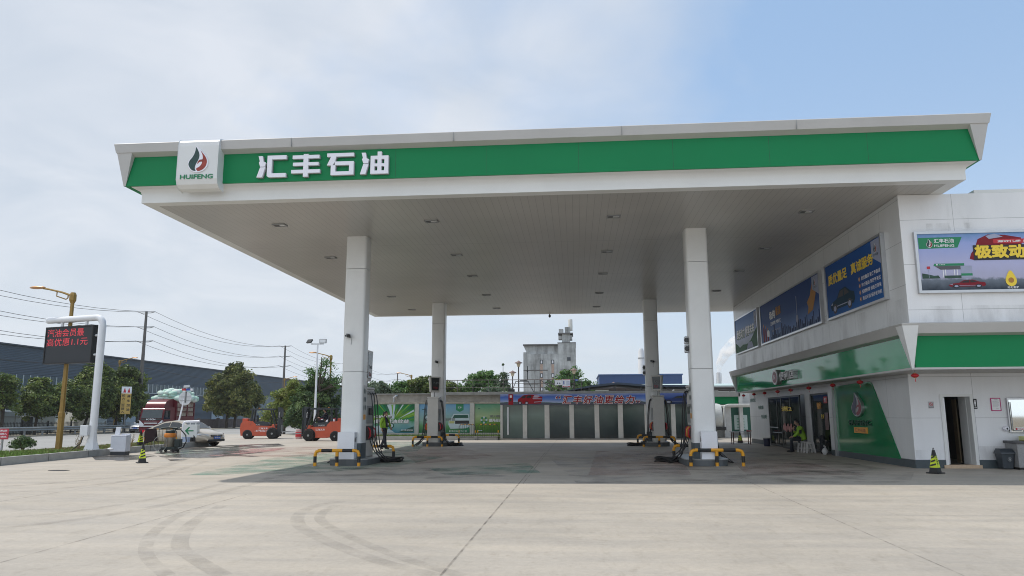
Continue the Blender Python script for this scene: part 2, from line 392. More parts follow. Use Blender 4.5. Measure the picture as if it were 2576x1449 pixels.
for P, wd in (([(1092, 1449), (930, 1405), (800, 1352), (750, 1318), (758, 1290), (800, 1272), (862, 1262)], .20), ([(1160, 1449), (1000, 1400), (868, 1345), (808, 1312), (812, 1290), (845, 1272)], .16),
              ([(560, 1449), (480, 1400), (452, 1372), (470, 1330), (520, 1292), (560, 1272)], .2), ([(420, 1449), (368, 1395), (382, 1345), (440, 1302), (500, 1278)], .16),
              ([(0, 1328), (160, 1312), (320, 1288), (470, 1258), (590, 1230), (680, 1204)], .24), ([(0, 1304), (160, 1290), (300, 1270), (450, 1243), (560, 1217)], .2),
              ([(0, 1225), (200, 1210), (360, 1190), (450, 1160), (505, 1140)], .3), ([(0, 1242), (220, 1222), (400, 1196), (520, 1160)], .22)):
    strip(b, [G(*p) for p in P], wd, .006)
struct('tyre_marks', b, tm)
def patch(mb, pts, z, mi=0): mb.add([(*G(*p).xy, z) for p in pts], [tuple(range(len(pts)))], mi)
b = MB(); patch(b, [(470, 1196), (800, 1190), (1010, 1172), (1120, 1150), (900, 1128), (700, 1150), (560, 1178)], .008)
patch(b, [(1330, 1165), (1080, 1180), (1120, 1196), (1360, 1190)], .008)
patch(b, [(958, 1112), (1080, 1112), (1050, 1135), (968, 1140)], .008); patch(b, [(380, 1136), (520, 1128), (640, 1126), (520, 1150), (440, 1150)], .008)
struct('worn_green_paint', b, decalmat('worn_green', (.15, .29, .23), .0, .6, .9, lo=.38, hi=.66))
b = MB(); patch(b, [(520, 1146), (620, 1128), (760, 1124), (860, 1126), (700, 1140), (590, 1150)], .009)
patch(b, [(560, 1150), (700, 1142), (850, 1128), (900, 1130), (760, 1150)], .009)
patch(b, [(1500, 1135), (1700, 1135), (1740, 1196), (1480, 1196)], .009); patch(b, [(1830, 1150), (2000, 1158), (2180, 1196), (1880, 1196)], .009); patch(b, [(1000, 1132), (1160, 1126), (1250, 1150), (1050, 1168)], .009)
struct('worn_red_paint_faint', b, decalmat('worn_red', (.36, .18, .16), .0, .32, .8, lo=.36, hi=.66))
b = MB(); patch(b, [(505, 1149), (560, 1137), (640, 1130), (720, 1127), (700, 1133), (640, 1140), (570, 1148)], .0105); struct('worn_red_paint', b, decalmat('worn_red_strong', (.40, .19, .18), .05, .65, 1.3, lo=.3, hi=.6))
wet = decalmat('wet_patch', (.09, .08, .07), .0, .8, .7, rough=.18, lo=.42, hi=.5)
b = MB(); patch(b, [(385, 1142), (480, 1124), (700, 1116), (720, 1122), (600, 1130), (640, 1140), (560, 1150), (430, 1160)], .012)
patch(b, [(230, 1148), (330, 1146), (420, 1140), (330, 1160), (240, 1158)], .012)
for P, wd in (([(430, 1141), (520, 1134), (605, 1133)], .35), ([(535, 1149), (590, 1146), (645, 1149)], .3), ([(585, 1125), (650, 1119), (706, 1119)], .3), ([(560, 1141), (600, 1143), (660, 1138)], .22), ([(240, 1150), (330, 1150), (395, 1149)], .12)): strip(b, [G(*p) for p in P], wd, .013, 1)
struct('wet_ground', b, [wet, decalmat('wet_streak', (.045, .04, .038), .25, .95, 1.5, rough=.15, lo=.3, hi=.5)])
oil = decalmat('oil_stain', (.06, .055, .05), .0, .5, .9, rough=.4, lo=.46, hi=.7)
b = MB(); patch(b, [(860, 1178), (1040, 1172), (1300, 1200), (600, 1216), (700, 1196)], .010); patch(b, [(1380, 1150), (1900, 1130), (2300, 1190), (2290, 1214), (1450, 1216)], .010)
struct('oil_stains', b, oil)
b = MB(); b.cbox(G(148, 1184)+Vector((0, 0, .006)), (.5, .22, .012)); struct('drain_cover', b, black)
# crosswalk-like road lines
b = MB()
for xx, wd in ((-24.2, .15), (-41.2, .15)): b.add([(xx, -40, .006), (xx+wd, -40, .006), (xx+wd, 300, .006), (xx, 300, .006)], [(0, 1, 2, 3)])
for k in range(40): b.add([(-31.5, k*9-30, .006), (-31.35, k*9-30, .006), (-31.35, k*9-25, .006), (-31.5, k*9-25, .006)], [(0, 1, 2, 3)])
struct('road_markings', b, decalmat('road_paint', (.6, .6, .58), .1, .9, 2))

# ================================================================== CANOPY
CX0, CX1, CY0, CY1, CZ = -11.74, 9.98, 18.77, 42.8, 7.25
FX0, FX1 = -11.84, 9.80
can = thing('canopy', 'huge white filling station canopy on four columns with a green fascia band', 'canopy', (-1.2, 30, 0))
def ring(prof, x0, x1, y0, y1, mb, mi=0):
    n = len(prof)
    vs = []
    for d, z in prof: vs += [(x0-d, y0-d, z), (x1+d, y0-d, z), (x1+d, y1+d, z), (x0-d, y1+d, z)]
    mb.add(vs, [(i*4+j, i*4+(j+1) % 4, (i+1) % n*4+(j+1) % 4, (i+1) % n*4+j) for i in range(n) for j in range(4)], mi)
ceil_m = M('ceiling_strips', (.44, .43, .41), .3, var=0); n_, l_, b_ = nodes(ceil_m)
t_ = n_.new('ShaderNodeTexCoord'); gp_ = n_.new('ShaderNodeNewGeometry'); s_ = n_.new('ShaderNodeSeparateXYZ'); l_.new(gp_.outputs['Position'], s_.inputs[0])
def cm(op, a, c=None):
    q = n_.new('ShaderNodeMath'); q.operation = op
    for i, x in enumerate((a, c)):
        if x is None: continue
        if isinstance(x, (int, float)): q.inputs[i].default_value = x
        else: l_.new(x, q.inputs[i])
    return q.outputs[0]
gx = cm('LESS_THAN', cm('FRACT', cm('MULTIPLY', cm('ADD', s_.outputs[0], 100), 1/.2)), .05)
gy = cm('LESS_THAN', cm('FRACT', cm('DIVIDE', cm('ADD', s_.outputs[1], 113.5), 6.0)), .0035)
gg = cm('MAXIMUM', gx, gy)
nzz = n_.new('ShaderNodeTexNoise'); nzz.inputs['Scale'].default_value = .35; nzz.inputs['Detail'].default_value = 3; l_.new(t_.outputs['Object'], nzz.inputs['Vector'])
rp = n_.new('ShaderNodeValToRGB'); rp.color_ramp.elements[0].position = .3; rp.color_ramp.elements[1].position = .7
rp.color_ramp.elements[0].color = (.38, .37, .35, 1); rp.color_ramp.elements[1].color = (.46, .445, .42, 1); l_.new(nzz.outputs[0], rp.inputs[0])
mxx = n_.new('ShaderNodeMixRGB'); mxx.inputs[2].default_value = (.25, .24, .23, 1); l_.new(gg, mxx.inputs[0]); l_.new(rp.outputs[0], mxx.inputs[1]); l_.new(mxx.outputs[0], b_.inputs['Base Color'])
bpx = n_.new('ShaderNodeBump'); bpx.inputs['Strength'].default_value = .15; bpx.inputs['Distance'].default_value = .01; bpx.invert = True; l_.new(gg, bpx.inputs['Height']); l_.new(bpx.outputs[0], b_.inputs['Normal'])
b = MB(); b.box(CX0+.3, CX1-.3, CY0+.3, CY1-.3, CZ+.002, CZ+.1); b.build('ceiling', ceil_m, can, True)
b = MB(); b.box(CX0, CX1, CY0, CY1, 8.5, 8.6); b.build('roof', frameg, can, True)
b = MB(); ring([(-.32, 7.25), (0, 7.25), (0, 7.47), (.03, 7.56), (.12, 7.63), (.26, 7.68), (.2, 7.75), (-.32, 7.75)], CX0, CX1-.18, CY0, CY1, b); b.build('lower_moulding', white, can, True, smooth=True)
b = MB(); ring([(.16, 7.66), (.262, 7.66), (.262, 8.58), (.16, 8.58)], FX0, FX1, CY0, CY1, b)
b.build('green_band', green, can, True)
b = MB(); ring([(.1, 8.8), (.47, 8.8), (.5, 8.775), (.455, 8.545), (.27, 8.47), (.1, 8.47)], FX0, FX1, CY0, CY1, b)
gap = []
for k in range(1, 5):                        # joints between the cladding sheets
    xx = CX0+(CX1-CX0)*k/5; b.box(xx-.006, xx+.006, CY0-.503, CY0-.44, 8.55, 8.78, 1)
b.build('top_frame', [frameg, greym], can, True)
def wedge(mb, cx, cy, sx, sy, d0, d1, z0, z1, wt, wb=.05, mi=0):
    "slanting corner post of a fascia: d0 out at the bottom, d1 out at the top"
    B = (cx+sx*d0, cy+sy*d0, z0); T = (cx+sx*d1, cy+sy*d1, z1)
    T2 = (cx-sx*(wt-d1), cy+sy*d1, z1); B2 = (cx-sx*(wb-d0), cy+sy*d0, z0); I = (cx-sx*(wt-d1), cy+sy*(d0-.004), z1)
    T3 = (cx+sx*d1, cy-sy*(wt-d1), z1); B3 = (cx+sx*d0, cy-sy*(wb-d0), z0); J = (cx+sx*(d0-.004), cy-sy*(wt-d1), z1)
    mb.add([B, T, T2, B2, I, T3, B3, J], [(0, 1, 2, 3), (2, 4, 3), (0, 1, 5, 6), (5, 7, 6), (1, 2, 4, 7, 5)], mi)
for sx, sy, cx, cy in ((-1, -1, FX0, CY0), (1, -1, FX1, CY0), (-1, 1, FX0, CY1), (1, 1, FX1, CY1)):
    b = MB(); wedge(b, cx, cy, sx, sy, .275, .475, 7.66, 8.77, .52, .06); b.build('corner_post', frameg, can, True)
b = MB()
for k in range(1, 9): xx = FX0+(FX1-FX0)*k/9; b.box(xx-.004, xx+.004, CY0-.2635, CY0-.2625, 7.69, 8.47)
tag(b.build('panel_seams', M('seam_dark', (.02, .07, .04), .6, var=0), can, True), kind='stuff')
# raised lettering of the band
Ff = Fr((0, CY0-.262, 0), (1, 0, 0))
for k, x0, x1 in (('hui', -8.36, -7.56), ('feng', -7.43, -6.62), ('shi', -6.48, -5.71), ('you', -5.55, -4.78)):
    b = MB(); mark(b, Ff, k, x0, 7.74, x1-x0, .625, .05, .06); b.build('raised_letter', signw, can, True)
    b = MB(); mark(b, Ff, k, x0+.01, 7.735, x1-x0, .625, .004, .045); b.build('letter_return', greym, can, True)
# logo box wrapped over the fascia
b = MB()
pf = [(.2, 7.45), (.40, 7.48), (.52, 7.57), (.57, 7.70), (.57, 8.62), (.55, 8.74), (.50, 8.80), (.30, 8.85), (.1, 8.85), (.1, 8.80), (.30, 8.79), (.2, 7.7)]
b.prism([(CY0-d, z) for d, z in pf], 'x', -10.47, -9.34)
lb = b.build('logo_box', white, can, True, bevel=.02)
Fl = Fr((0, CY0-.57, 0), (1, 0, 0))
b = MB(); logo(b, Fl, -10.17, 7.88, .57, .72, .006, .02)
b.text('HUIFENG', Fl, -10.36, 7.70, .90, .125, .008, .012, .015, mi=3)
b.build('emblem', [signw, dropd, dropr, greenp], can, True)
# columns
X1, X2, CW, Y1, Y2 = -7.345, 3.495, .68, 23.09, 37.78
colm = M('column_panel', (.78, .79, .78), .3, var=.05, scale=.8)
for cx in (X1, X2):
    for cy, dp in ((Y1, .62), (Y2, .62)):
        b = MB()
        for z0, z1 in ((.66, 2.865), (2.878, 6.175), (6.188, 7.26)):
            r = .09; P = []
            for sx, sy, a0 in ((1, 1, 0), (0, 1, 90), (0, 0, 180), (1, 0, 270)):
                ox = cx+(CW-r if sx else r); oy = cy+(dp-r if sy else r)
                P += [(ox+r*math.cos(R(a0+q)), oy+r*math.sin(R(a0+q))) for q in (0, 30, 60, 90)]
            b.prism(P, 'z', z0, z1, 0)
        c = b.build('column', [colm], can, True, smooth=True)
        b = MB(); b.box(cx+.05, cx+CW-.05, cy+.05, cy+dp-.05, .19, 7.26); q = b.build('core', greym, can, True)
        b = MB(); b.prism([(cx-.012+(x-cx)*1.035, cy-.012+(y-cy)*1.035) for x, y in P], 'z', .2, .66); q = b.build('plinth', dado, can, True, smooth=True)
# ceiling lights
lm = M('lamp_glass', (.75, .77, .78), .1, var=0, spec=.8)
def clight():
    t = thing('canopy_light', '', 'ceiling light', (0, 0, CZ))
    b = MB(); b.box(-.2, .2, -.14, -.10, -.03, .01); b.box(-.2, .2, .10, .14, -.03, .01); b.box(-.2, -.16, -.1, .1, -.03, .01); b.box(.16, .2, -.1, .1, -.03, .01); b.build('housing', greym, t)
    b = MB(); b.box(-.16, .16, -.1, .1, -.014, -.004); b.build('lens', lm, t)
    b = MB(); b.box(-.155, -.02, -.095, .095, -.02, -.0145); b.build('reflector', blackm, t)
    return t
lx = (('far left row', -8.9), ('second row from the left', -4.22), ('third row from the left', 1.2), ('row beside the shop', 6.7)); ly = ((21.4, 'nearest'), (26.2, 'second'), (30.4, 'third'), (35.4, 'fourth'), (40.0, 'farthest'))
pro = None
for rn, x in lx:
    for y, kn in ly:
        lab = f'small recessed canopy light, {kn} from the front in the {rn}'
        if (x, y) in ((-8.9, 30.4), (6.7, 40.0)): continue
        if pro is None: pro = clight(); pro.location = (x, y, CZ); pro['label'] = lab; pro['group'] = 'canopy lights'; o = pro
        else: o = dup(pro, (x, y, CZ), 0, lab, 'canopy lights')

# ================================================================== PUMP ISLANDS
def stripes(mb, pts, r, seg, mi=(0, 1), first=0):
    "tube along pts painted in bands of length seg"
    pts = [Vector(p) for p in pts]; acc = 0; k = first; cur = [pts[0]]
    for a, c in zip(pts, pts[1:]):
        L_ = (c-a).length; t = 0
        while acc+(L_-t) > seg:
            t += seg-acc; p = a+(c-a)*(t/L_); cur.append(p); mb.tube(cur, r, 12, mi[k % 2], cap=False); cur = [p]; k += 1; acc = 0
        acc += L_-t
        if (cur[-1]-c).length > 1e-5: cur.append(c)
    if len(cur) > 1: mb.tube(cur, r, 12, mi[k % 2])
def bollard(cx, cy, w_, label, group, mid=True, side=None, h=.47):
    t = thing('guard_rail', label, 'barrier', (cx, cy, 0), 0, group)
    hw = w_/2; r = .05
    if side is None: U = Vector((1, 0, 0))
    else: U = Vector((side[0], side[1], 0)).normalized()
    b = MB(); P = [U*(-hw)+Vector((0, 0, h-.12)), U*(-hw+.035)+Vector((0, 0, h-.035)), U*(-hw+.12)+Vector((0, 0, h)), U*(hw-.12)+Vector((0, 0, h)), U*(hw-.035)+Vector((0, 0, h-.035)), U*hw+Vector((0, 0, h-.12))]
    b.tube(P[:3], r, 12, 0, False)
    for f0, f1, mi in ((0, .07, 0), (.07, .37, 1), (.37, .65, 0), (.65, .93, 1), (.93, 1, 0)): b.tube([P[2]+(P[3]-P[2])*f0, P[2]+(P[3]-P[2])*f1], r, 12, mi, False)
    b.tube(P[3:], r, 12, 0, False)
    b.build('top_rail', [yellow, black], t, smooth=True)
    for q in ([-hw, 0, hw] if mid else [-hw, hw]):
        b = MB(); p = U*q; zt = h-.12 if q else h-.03
        for z0, z1, mi in ((0, .115, 0), (.115, .30, 1), (.30, zt, 0)): b.tube([p+Vector((0, 0, z0)), p+Vector((0, 0, z1))], r, 12, mi, False)
        b.build('leg', [yellow, black], t, smooth=True)
        b = MB(); b.cbox(p+Vector((0, 0, .005)), (.17, .17, .01)); b.build('foot_plate', greym, t)
    return t
ISL = M('island_side', (.085, .095, .10), .5, var=.12); ISLT = M('island_top', (.30, .30, .29), .35, metal=.2, var=.15)
def island(cx, y0, y1, label):
    t = thing('pump_island', label, 'pump island', (cx, (y0+y1)/2, 0), 0, 'pump islands')
    hw = .62; P = []
    for i in range(9): a = math.pi+math.pi*i/8; P.append((cx+hw*math.cos(a), y0+.35+.35*math.sin(a)))
    for i in range(9): a = math.pi*i/8; P.append((cx+hw*math.cos(a), y1-.35+.35*math.sin(a)))
    b = MB(); b.prism(P, 'z', 0, .175); b.build('base', ISL, t, True)
    b = MB(); b.prism([(cx+(x-cx)*1.03, (y0+y1)/2+(y-(y0+y1)/2)*1.006) for x, y in P], 'z', .175, .2); b.build('top_plate', ISLT, t, True, bevel=.006)
    return t
islands = [(X1+.34, 22.75, 25.4, 'front left'), (X2+.34, 22.75, 25.7, 'front right'), (X1+.34, 36.9, 39.8, 'rear left'), (X2+.34, 36.75, 38.9, 'rear right')]
for cx, a, c, nm in islands: island(cx, a, c, f'low grey pump island with rounded ends at the {nm} canopy column')
B_ = 'yellow and black pipe barriers'
bollard(-7.2, 22.45, 1.35, 'yellow and black pipe barrier before the front left pump island', B_)
bollard(4.07, 22.7, 1.5, 'yellow and black pipe barrier before the front right pump island', B_)
bollard(-7.25, 36.6, 1.45, 'yellow and black pipe barrier before the rear left pump island', B_)
bollard(3.86, 36.1, 1.45, 'yellow and black pipe barrier before the rear right pump island', B_)
bollard(-6.95, 25.65, 1.4, 'yellow and black pipe barrier behind the front left island, by the coiled hoses', B_, False)
bollard(3.95, 26.0, 1.4, 'yellow and black pipe barrier behind the front right island, partly hidden by the pump', B_, False)
bollard(-6.95, 40.1, 1.4, 'yellow and black pipe barrier behind the rear left island', B_, False)
bollard(3.8, 39.1, 1.4, 'yellow and black pipe barrier behind the rear right island', B_, False)
dispw = M('dispenser_white', (.60, .585, .55), .35, var=.08, scale=2); dispg = M('dispenser_grey', (.24, .25, .25), .4, var=.1)
screen = M('screen_glass', (.03, .035, .035), .08, var=0)
def dispenser(cx, y0, y1, label, back):
    t = thing('fuel_dispenser', label, 'fuel pump', (cx, (y0+y1)/2, .2), 0, 'fuel dispensers')
    x0, x1 = cx-.27, cx+.27
    b = MB(); b.box(x0, x1, y0, y1, .2, 2.35); b.build('cabinet', dispw, t, True, bevel=.02)
    b = MB(); b.box(x0-.03, x1+.03, y0+.04, y1-.04, 2.352, 2.42); b.build('top_cap', dispw, t, True, bevel=.02)
    for s, xs in ((-1, x0), (1, x1)):
        F = Fr((xs, y0 if s > 0 else y1, .2), (0, 1 if s > 0 else -1, 0)); Lw = y1-y0
        b = MB(); b.slab(F, [(.08, 1.05), (Lw-.08, 1.05), (Lw-.08, 1.62), (.08, 1.62)], 0, .02); b.build('display_panel', dispg, t, True)
        b = MB(); b.rect(F, .2, Lw-.2, 1.32, 1.55, .023); b.build('screen', screen, t, True)
        b = MB(); b.slab(F, [(.06, .52), (Lw-.06, .52), (Lw-.06, .98), (.06, .98)], 0, .012); b.build('nozzle_bay', blackm, t, True)
        b = MB(); b.slab(F, [(.05, .06), (Lw-.05, .06), (Lw-.05, .46), (.05, .46)], 0, .012); b.build('service_panel', dispw, t, True)
        b = MB(); b.slab(F, [(.1, 1.98), (Lw-.1, 1.98), (Lw-.1, 2.1), (.1, 2.1)], 0, .05); b.build('hose_header', greym, t, True)
        nn = 3
        for k in range(nn):
            yy = (k+.6)*Lw/nn; col = [redp, yellow, redp, M('nozzle_green', (.01, .25, .06), .4, var=0)][k]
            b = MB(); b.tube([F.p(yy, .93, .03), F.p(yy, .84, .10), F.p(yy, .66, .11), F.p(yy, .58, .06)], [.02, .028, .032, .016], 8); nz_ = b.build('nozzle', [col if (k % 2 == 0 or s < 0) else blackm], t, True, smooth=True)
            sag = .03+.05*rnd.random(); o = .15+.12*rnd.random()
            b = MB(); q = [F.p(yy, 2.05, .05), F.p(yy+.01, 1.9, .12), F.p(yy+.03, 1.3, .14+sag), F.p(yy+.05, .7, .17+sag), F.p(yy+.1, .1, .26+o*.3), F.p(yy+.14, -.13, .36+o), F.p(yy+.06, -.165, .50+o), F.p(yy-.05, -.12, .42+o), F.p(yy-.08, .15, .24+o*.3), F.p(yy-.03, .45, .14), F.p(yy, .62, .10)]
            pp = [Vector(a_) for a_ in q]; fin = []
            for i in range(len(pp)-1):
                a_, b2, c_, d_ = [pp[max(0, min(len(pp)-1, i+j-1))] for j in range(4)]
                fin += [.5*((2*b2)+(c_-a_)*u_+(2*a_-5*b2+4*c_-d_)*u_*u_+(3*b2-a_-3*c_+d_)*u_**3) for u_ in (0, .25, .5, .75)]
            b.tube(fin+[pp[-1]], .017, 7); b.build('hose', hose, t, True, smooth=True)
    return t
dispenser(X1+.33, 23.85, 24.8, 'fuel dispenser with black hoses behind the front left canopy column', 0)
dispenser(X2+.35, 23.85, 24.8, 'fuel dispenser with black hoses behind the front right canopy column', 0)
dispenser(-7.08, 36.99, 37.7, 'beige fuel dispenser before the rear left canopy column', 1)
dispenser(3.97, 36.9, 37.7, 'beige fuel dispenser before the rear right canopy column', 1)
# coils of hose lying on the ground
def coil(x, y, label):
    b = MB()
    for k in range(7):
        r = .30-.02*(k % 3)+.02*rnd.random(); z = .03+.035*(k//2); ox, oy = rnd.uniform(-.08, .08), rnd.uniform(-.08, .08)
        b.tube([(ox+r*math.cos(a*.35)*1.25, oy+r*math.sin(a*.35), z+.015*math.sin(a*1.3+k)) for a in range(19)], .025, 6)
    tag(b.build('hose_coil', hose, loc=(x, y, 0), smooth=True), label, 'hose', 'coiled fuel hoses')
coil(-6.15, 24.7, 'coil of black hose on the ground beside the front left pump'); coil(2.95, 24.9, 'coil of black hose on the ground beside the front right pump')
coil(-6.1, 37.6, 'small coil of black hose beside the rear left pump'); coil(2.9, 37.5, 'small coil of black hose beside the rear right pump')
# white cabinets strapped to the front columns
for x0, x1, nm in ((-7.31, -6.78, 'left'), (3.66, 4.13, 'right')):
    t = thing('control_cabinet', f'tall plain white steel cabinet in front of the front {nm} column', 'cabinet', ((x0+x1)/2, 22.9, .2))
    b = MB(); b.box(x0, x1, 22.78, 23.075, .2, 1.0); b.build('case', M('cabinet_white', (.78, .79, .82), .35, var=.03), t, True, bevel=.008)
    sx = x1+.003 if nm == 'left' else x0-.003; F = Fr((sx, 22.78, .2), (0, 1, 0))
    b = MB()
    for a_, c_, z0, z1 in ((.03, .1, .52, .62), (.13, .2, .5, .66)): b.box(min(sx, sx+.002), max(sx, sx+.002), 22.78+a_, 22.78+c_, .2+z0, .2+z1)
    b.build('lock_panel', blackm, t, True)
# price displays hanging off the columns
def pricebox(cx, cy, z0, z1, w_, label, lean):
    t = thing('price_display', label, 'display', (cx, cy, z0), lean, 'hanging price displays')
    b = MB(); h_ = z1-z0; hw = w_/2
    b.add([(-.06, -hw, h_), (.12, -hw, h_), (.12, hw, h_), (-.06, hw, h_), (-.03, -hw*.82, 0), (.09, -hw*.82, 0), (.09, hw*.82, 0), (-.03, hw*.82, 0)],
          [(0, 1, 2, 3), (7, 6, 5, 4), (0, 4, 5, 1), (1, 5, 6, 2), (2, 6, 7, 3), (3, 7, 4, 0)])
    b.build('case', dispw, t, bevel=.02)
    for sx, x in ((1, .125), (-1, -.065)):
        b = MB(); F = Fr((x, -hw*.8 if sx > 0 else hw*.8, 0), (0, sx, 0))
        b.slab(F, [(.06, .1), (w_*.8-.06, .1), (w_*.8-.02, h_-.06), (.02, h_-.06)], -.01, .006); b.build('panel', screen, t)
        b = MB(); b.text('92#', F, .12, .15, w_*.4, .14, .012, 0, .02, 0); b.text('7.49', F, .12, .4, w_*.5, .12, .012, 0, .02, 1); b.build('digits', [M('digit_red', (.25, .02, .03), .5, var=0), M('digit_grey', (.12, .13, .13), .5, var=0)], t)
    b = MB(); b.tube([(.03, 0, 0), (.03, 0, -.22)], .03, 8); b.build('stem', greym, t)
pricebox(-6.98, 24.6, 2.64, 3.66, .75, 'clear price display above the front left pump, half hidden by the column', 0)
pricebox(3.8, 24.95, 2.64, 3.5, .75, 'price display above the front right pump, behind the column', 0)
pricebox(-7.08, 37.3, 2.64, 3.42, .6, 'grey price display on top of the rear left pump', R(-55))
pricebox(3.97, 37.3, 2.64, 3.40, .6, 'grey price display on top of the rear right pump', R(55))
# notices on the inner column sides
for x, s, nm in ((X1+CW+.003, 1, 'left'), (X2-.003, -1, 'right')):
    F = Fr((x, Y1 if s > 0 else Y1+.62, 0), (0, s, 0)); t = thing('safety_notice', f'strip of small safety pictograms on the front {nm} column', 'notice', (x, Y1+.3, 1.4))
    b = MB(); b.rect(F, .12, .46, 1.55, 2.45, .004); b.build('sheet', M('sheet_pale', (.6, .6, .58), .5, var=0), t, True)
    b = MB()
    for k in range(3):
        for q in (0, 1): b.disc(F, .2+q*.16, 1.75+k*.26, .05, .009, 0, 12, .085)
    b.build('pictograms', dropd, t, True)
    b = MB(); b.rect(F, .16, .42, 1.38, 1.54, .006); b.build('orange_label', orangep, t, True)
# cctv cameras
def cctv(x, y, z, label, s=1):
    t = thing('security_camera', label, 'camera', (x, y, z), 0, 'security cameras on the columns')
    b = MB(); b.box(-.02, .02, -.1, .0, -.05, .0); b.tube([(0, -.02, -.02), (0, -.12, -.03)], .018); b.tube([(.03, -.01, -.05), (.045, -.015, -.16), (.03, -.01, -.26)], .006, 5); b.build('bracket', greym, t)
    b = MB(); b.cbox((-.03, -.15, .02), (.11, .24, .10), rz=R(25), rx=R(12)); b.build('body', blackm, t, bevel=.012)
    b = MB(); b.lathe([(.03, -.285), (.03, -.275)], (-.07, .0), 10, ax='y'); b.build('lens', screen, t)
cctv(-7.10, Y1, 3.98, 'small black camera on the front left column'); cctv(-7.02, Y2, 4.18, 'small camera on the rear left column'); cctv(3.86, Y2, 4.1, 'small dark camera on the rear right column')
t = thing('dome_camera', 'tiny dark camera hanging under the far edge of the canopy', 'camera', (-1.42, 42.75, 7.2)); b = MB(); b.lathe([(.03, .06), (.035, 0), (.07, -.02), (.07, -.09), (.03, -.15)], n=10); b.build('dome', blackm, t, smooth=True)
for x, y, z, nm in ((X2-.06, 23.4, 3.63, 'front right'), (X2-.06, 38.05, 3.7, 'rear right')):
    t = thing('loudspeaker', f'grey twin horn loudspeaker box on the side of the {nm} column', 'speaker', (x, y, z), 0, 'column loudspeakers')
    b = MB(); b.cbox((0, 0, .13), (.12, .2, .24)); b.cbox((0, 0, -.13), (.12, .2, .24)); b.build('case', silver, t, bevel=.03)
    b = MB(); b.lathe([(.08, -.115), (.075, -.1)], (0, .13), 12, ax='y'); b.lathe([(.08, -.115), (.075, -.1)], (0, -.13), 12, ax='y'); b.build('cone', blackm, t)
# ================================================================== SHOP BUILDING
BX, BY, EX, EY, FY1 = 9.4, 22.15, 8.65, 20.0, 41.2
shop = thing('shop_building', 'white two storey filling station shop with green fascia beside the canopy', 'building', (14, 30, 0))
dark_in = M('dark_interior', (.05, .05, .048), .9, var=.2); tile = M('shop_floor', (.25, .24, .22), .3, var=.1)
def seams(name, rgb, px, pz, ox, oz, axis):
    "cladding sheets with fine dark seams; streaky dirt"
    m = M(name, rgb, .3, var=.07, scale=.9, streak=(1, 1, .25)); n, l, bb = nodes(m)
    t = n.new('ShaderNodeNewGeometry'); s = n.new('ShaderNodeSeparateXYZ'); l.new(t.outputs['Position'], s.inputs[0])
    def mt(op, a, c):
        q = n.new('ShaderNodeMath'); q.operation = op
        for i, x in enumerate((a, c)):
            if isinstance(x, (int, float)): q.inputs[i].default_value = x
            elif x is not None: l.new(x, q.inputs[i])
        return q.outputs[0]
    a = mt('LESS_THAN', mt('FRACT', mt('DIVIDE', mt('ADD', s.outputs[axis], 100*px+ox), px), None), .012/px)
    c = mt('LESS_THAN', mt('FRACT', mt('DIVIDE', mt('ADD', s.outputs[2], 10*pz+oz), pz), None), .012/pz)
    g = mt('MAXIMUM', a, c); src = bb.inputs['Base Color'].links[0].from_socket
    x = n.new('ShaderNodeMixRGB'); x.inputs[2].default_value = (rgb[0]*.55, rgb[1]*.55, rgb[2]*.55, 1); l.new(g, x.inputs[0]); l.new(src, x.inputs[1]); l.new(x.outputs[0], bb.inputs['Base Color'])
    return m
wl = seams('clad_side', (.68, .69, .69), 2.4, 1.15, .3, -.22, 1); wf = seams('clad_front', (.74, .75, .765), 2.4, 1.15, .9, -.22, 0)
wfu = seams('clad_upper', (.76, .765, .77), 1.9, 1.2, -.5, -.55, 0)
b = MB(); b.box(EX, 24, EY, FY1, 3.78, 7.244)
b.build('upper_wall', wfu, shop, True)
b = MB(); b.box(10.6, 24, EY, EY+.3, 7.246, 7.33); b.build('parapet', white, shop, True)
b = MB(); b.box(EX+.0, 24, EY+0, FY1, 2.655, 3.775); b.build('eave_core', white, shop, True)
# thin render of side face in slightly duller sheet
b = MB(); b.box(EX-.003, EX-.001, EY+.002, FY1-.002, 3.79, 7.24); b.build('side_cladding', wl, shop, True)
# lower walls
b = MB()
for y0, y1, z0, z1 in ((38.0, 41.9, 0, 2.655), (31.4, 32.0, 0, 2.3), (28.32, 29.1, 0, 2.3), (29.1, 38.0, 2.3, 2.655), (28.32, 29.1, 2.3, 2.655), (22.15, 28.32, 0, 2.655), ): b.box(BX, BX+.2, y0, y1, z0, z1)
b.build('side_wall', wl, shop, True)
b = MB()
for x0, x1, z0, z1 in ((BX+.2, 10.26, 0, 2.655), (10.26, 11.02, 1.975, 2.655), (11.02, 24, 0, 2.655)): b.box(x0, x1, BY, BY+.2, z0, z1)
b.box(BX-.002, BX+.2, BY-.002, BY, .0, 2.65)
b.build('front_wall', wf, shop, True)
b = MB(); b.box(BX+.2, 24, 41.7, 41.9, 0, 2.655); b.box(23.8, 24, BY+.2, 41.7, 0, 2.655); b.build('rear_wall', wl, shop, True)
b = MB(); b.box(BX+.2, 23.8, 28.5, 41.7, .0, .03); b.box(BX+.2, 23.8, BY+.2, 28.5, 0, .08); b.build('inner_floor', tile, shop, True)
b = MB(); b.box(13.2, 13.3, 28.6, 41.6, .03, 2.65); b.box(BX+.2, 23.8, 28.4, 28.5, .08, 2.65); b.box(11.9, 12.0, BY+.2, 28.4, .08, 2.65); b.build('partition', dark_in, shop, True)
b = MB()
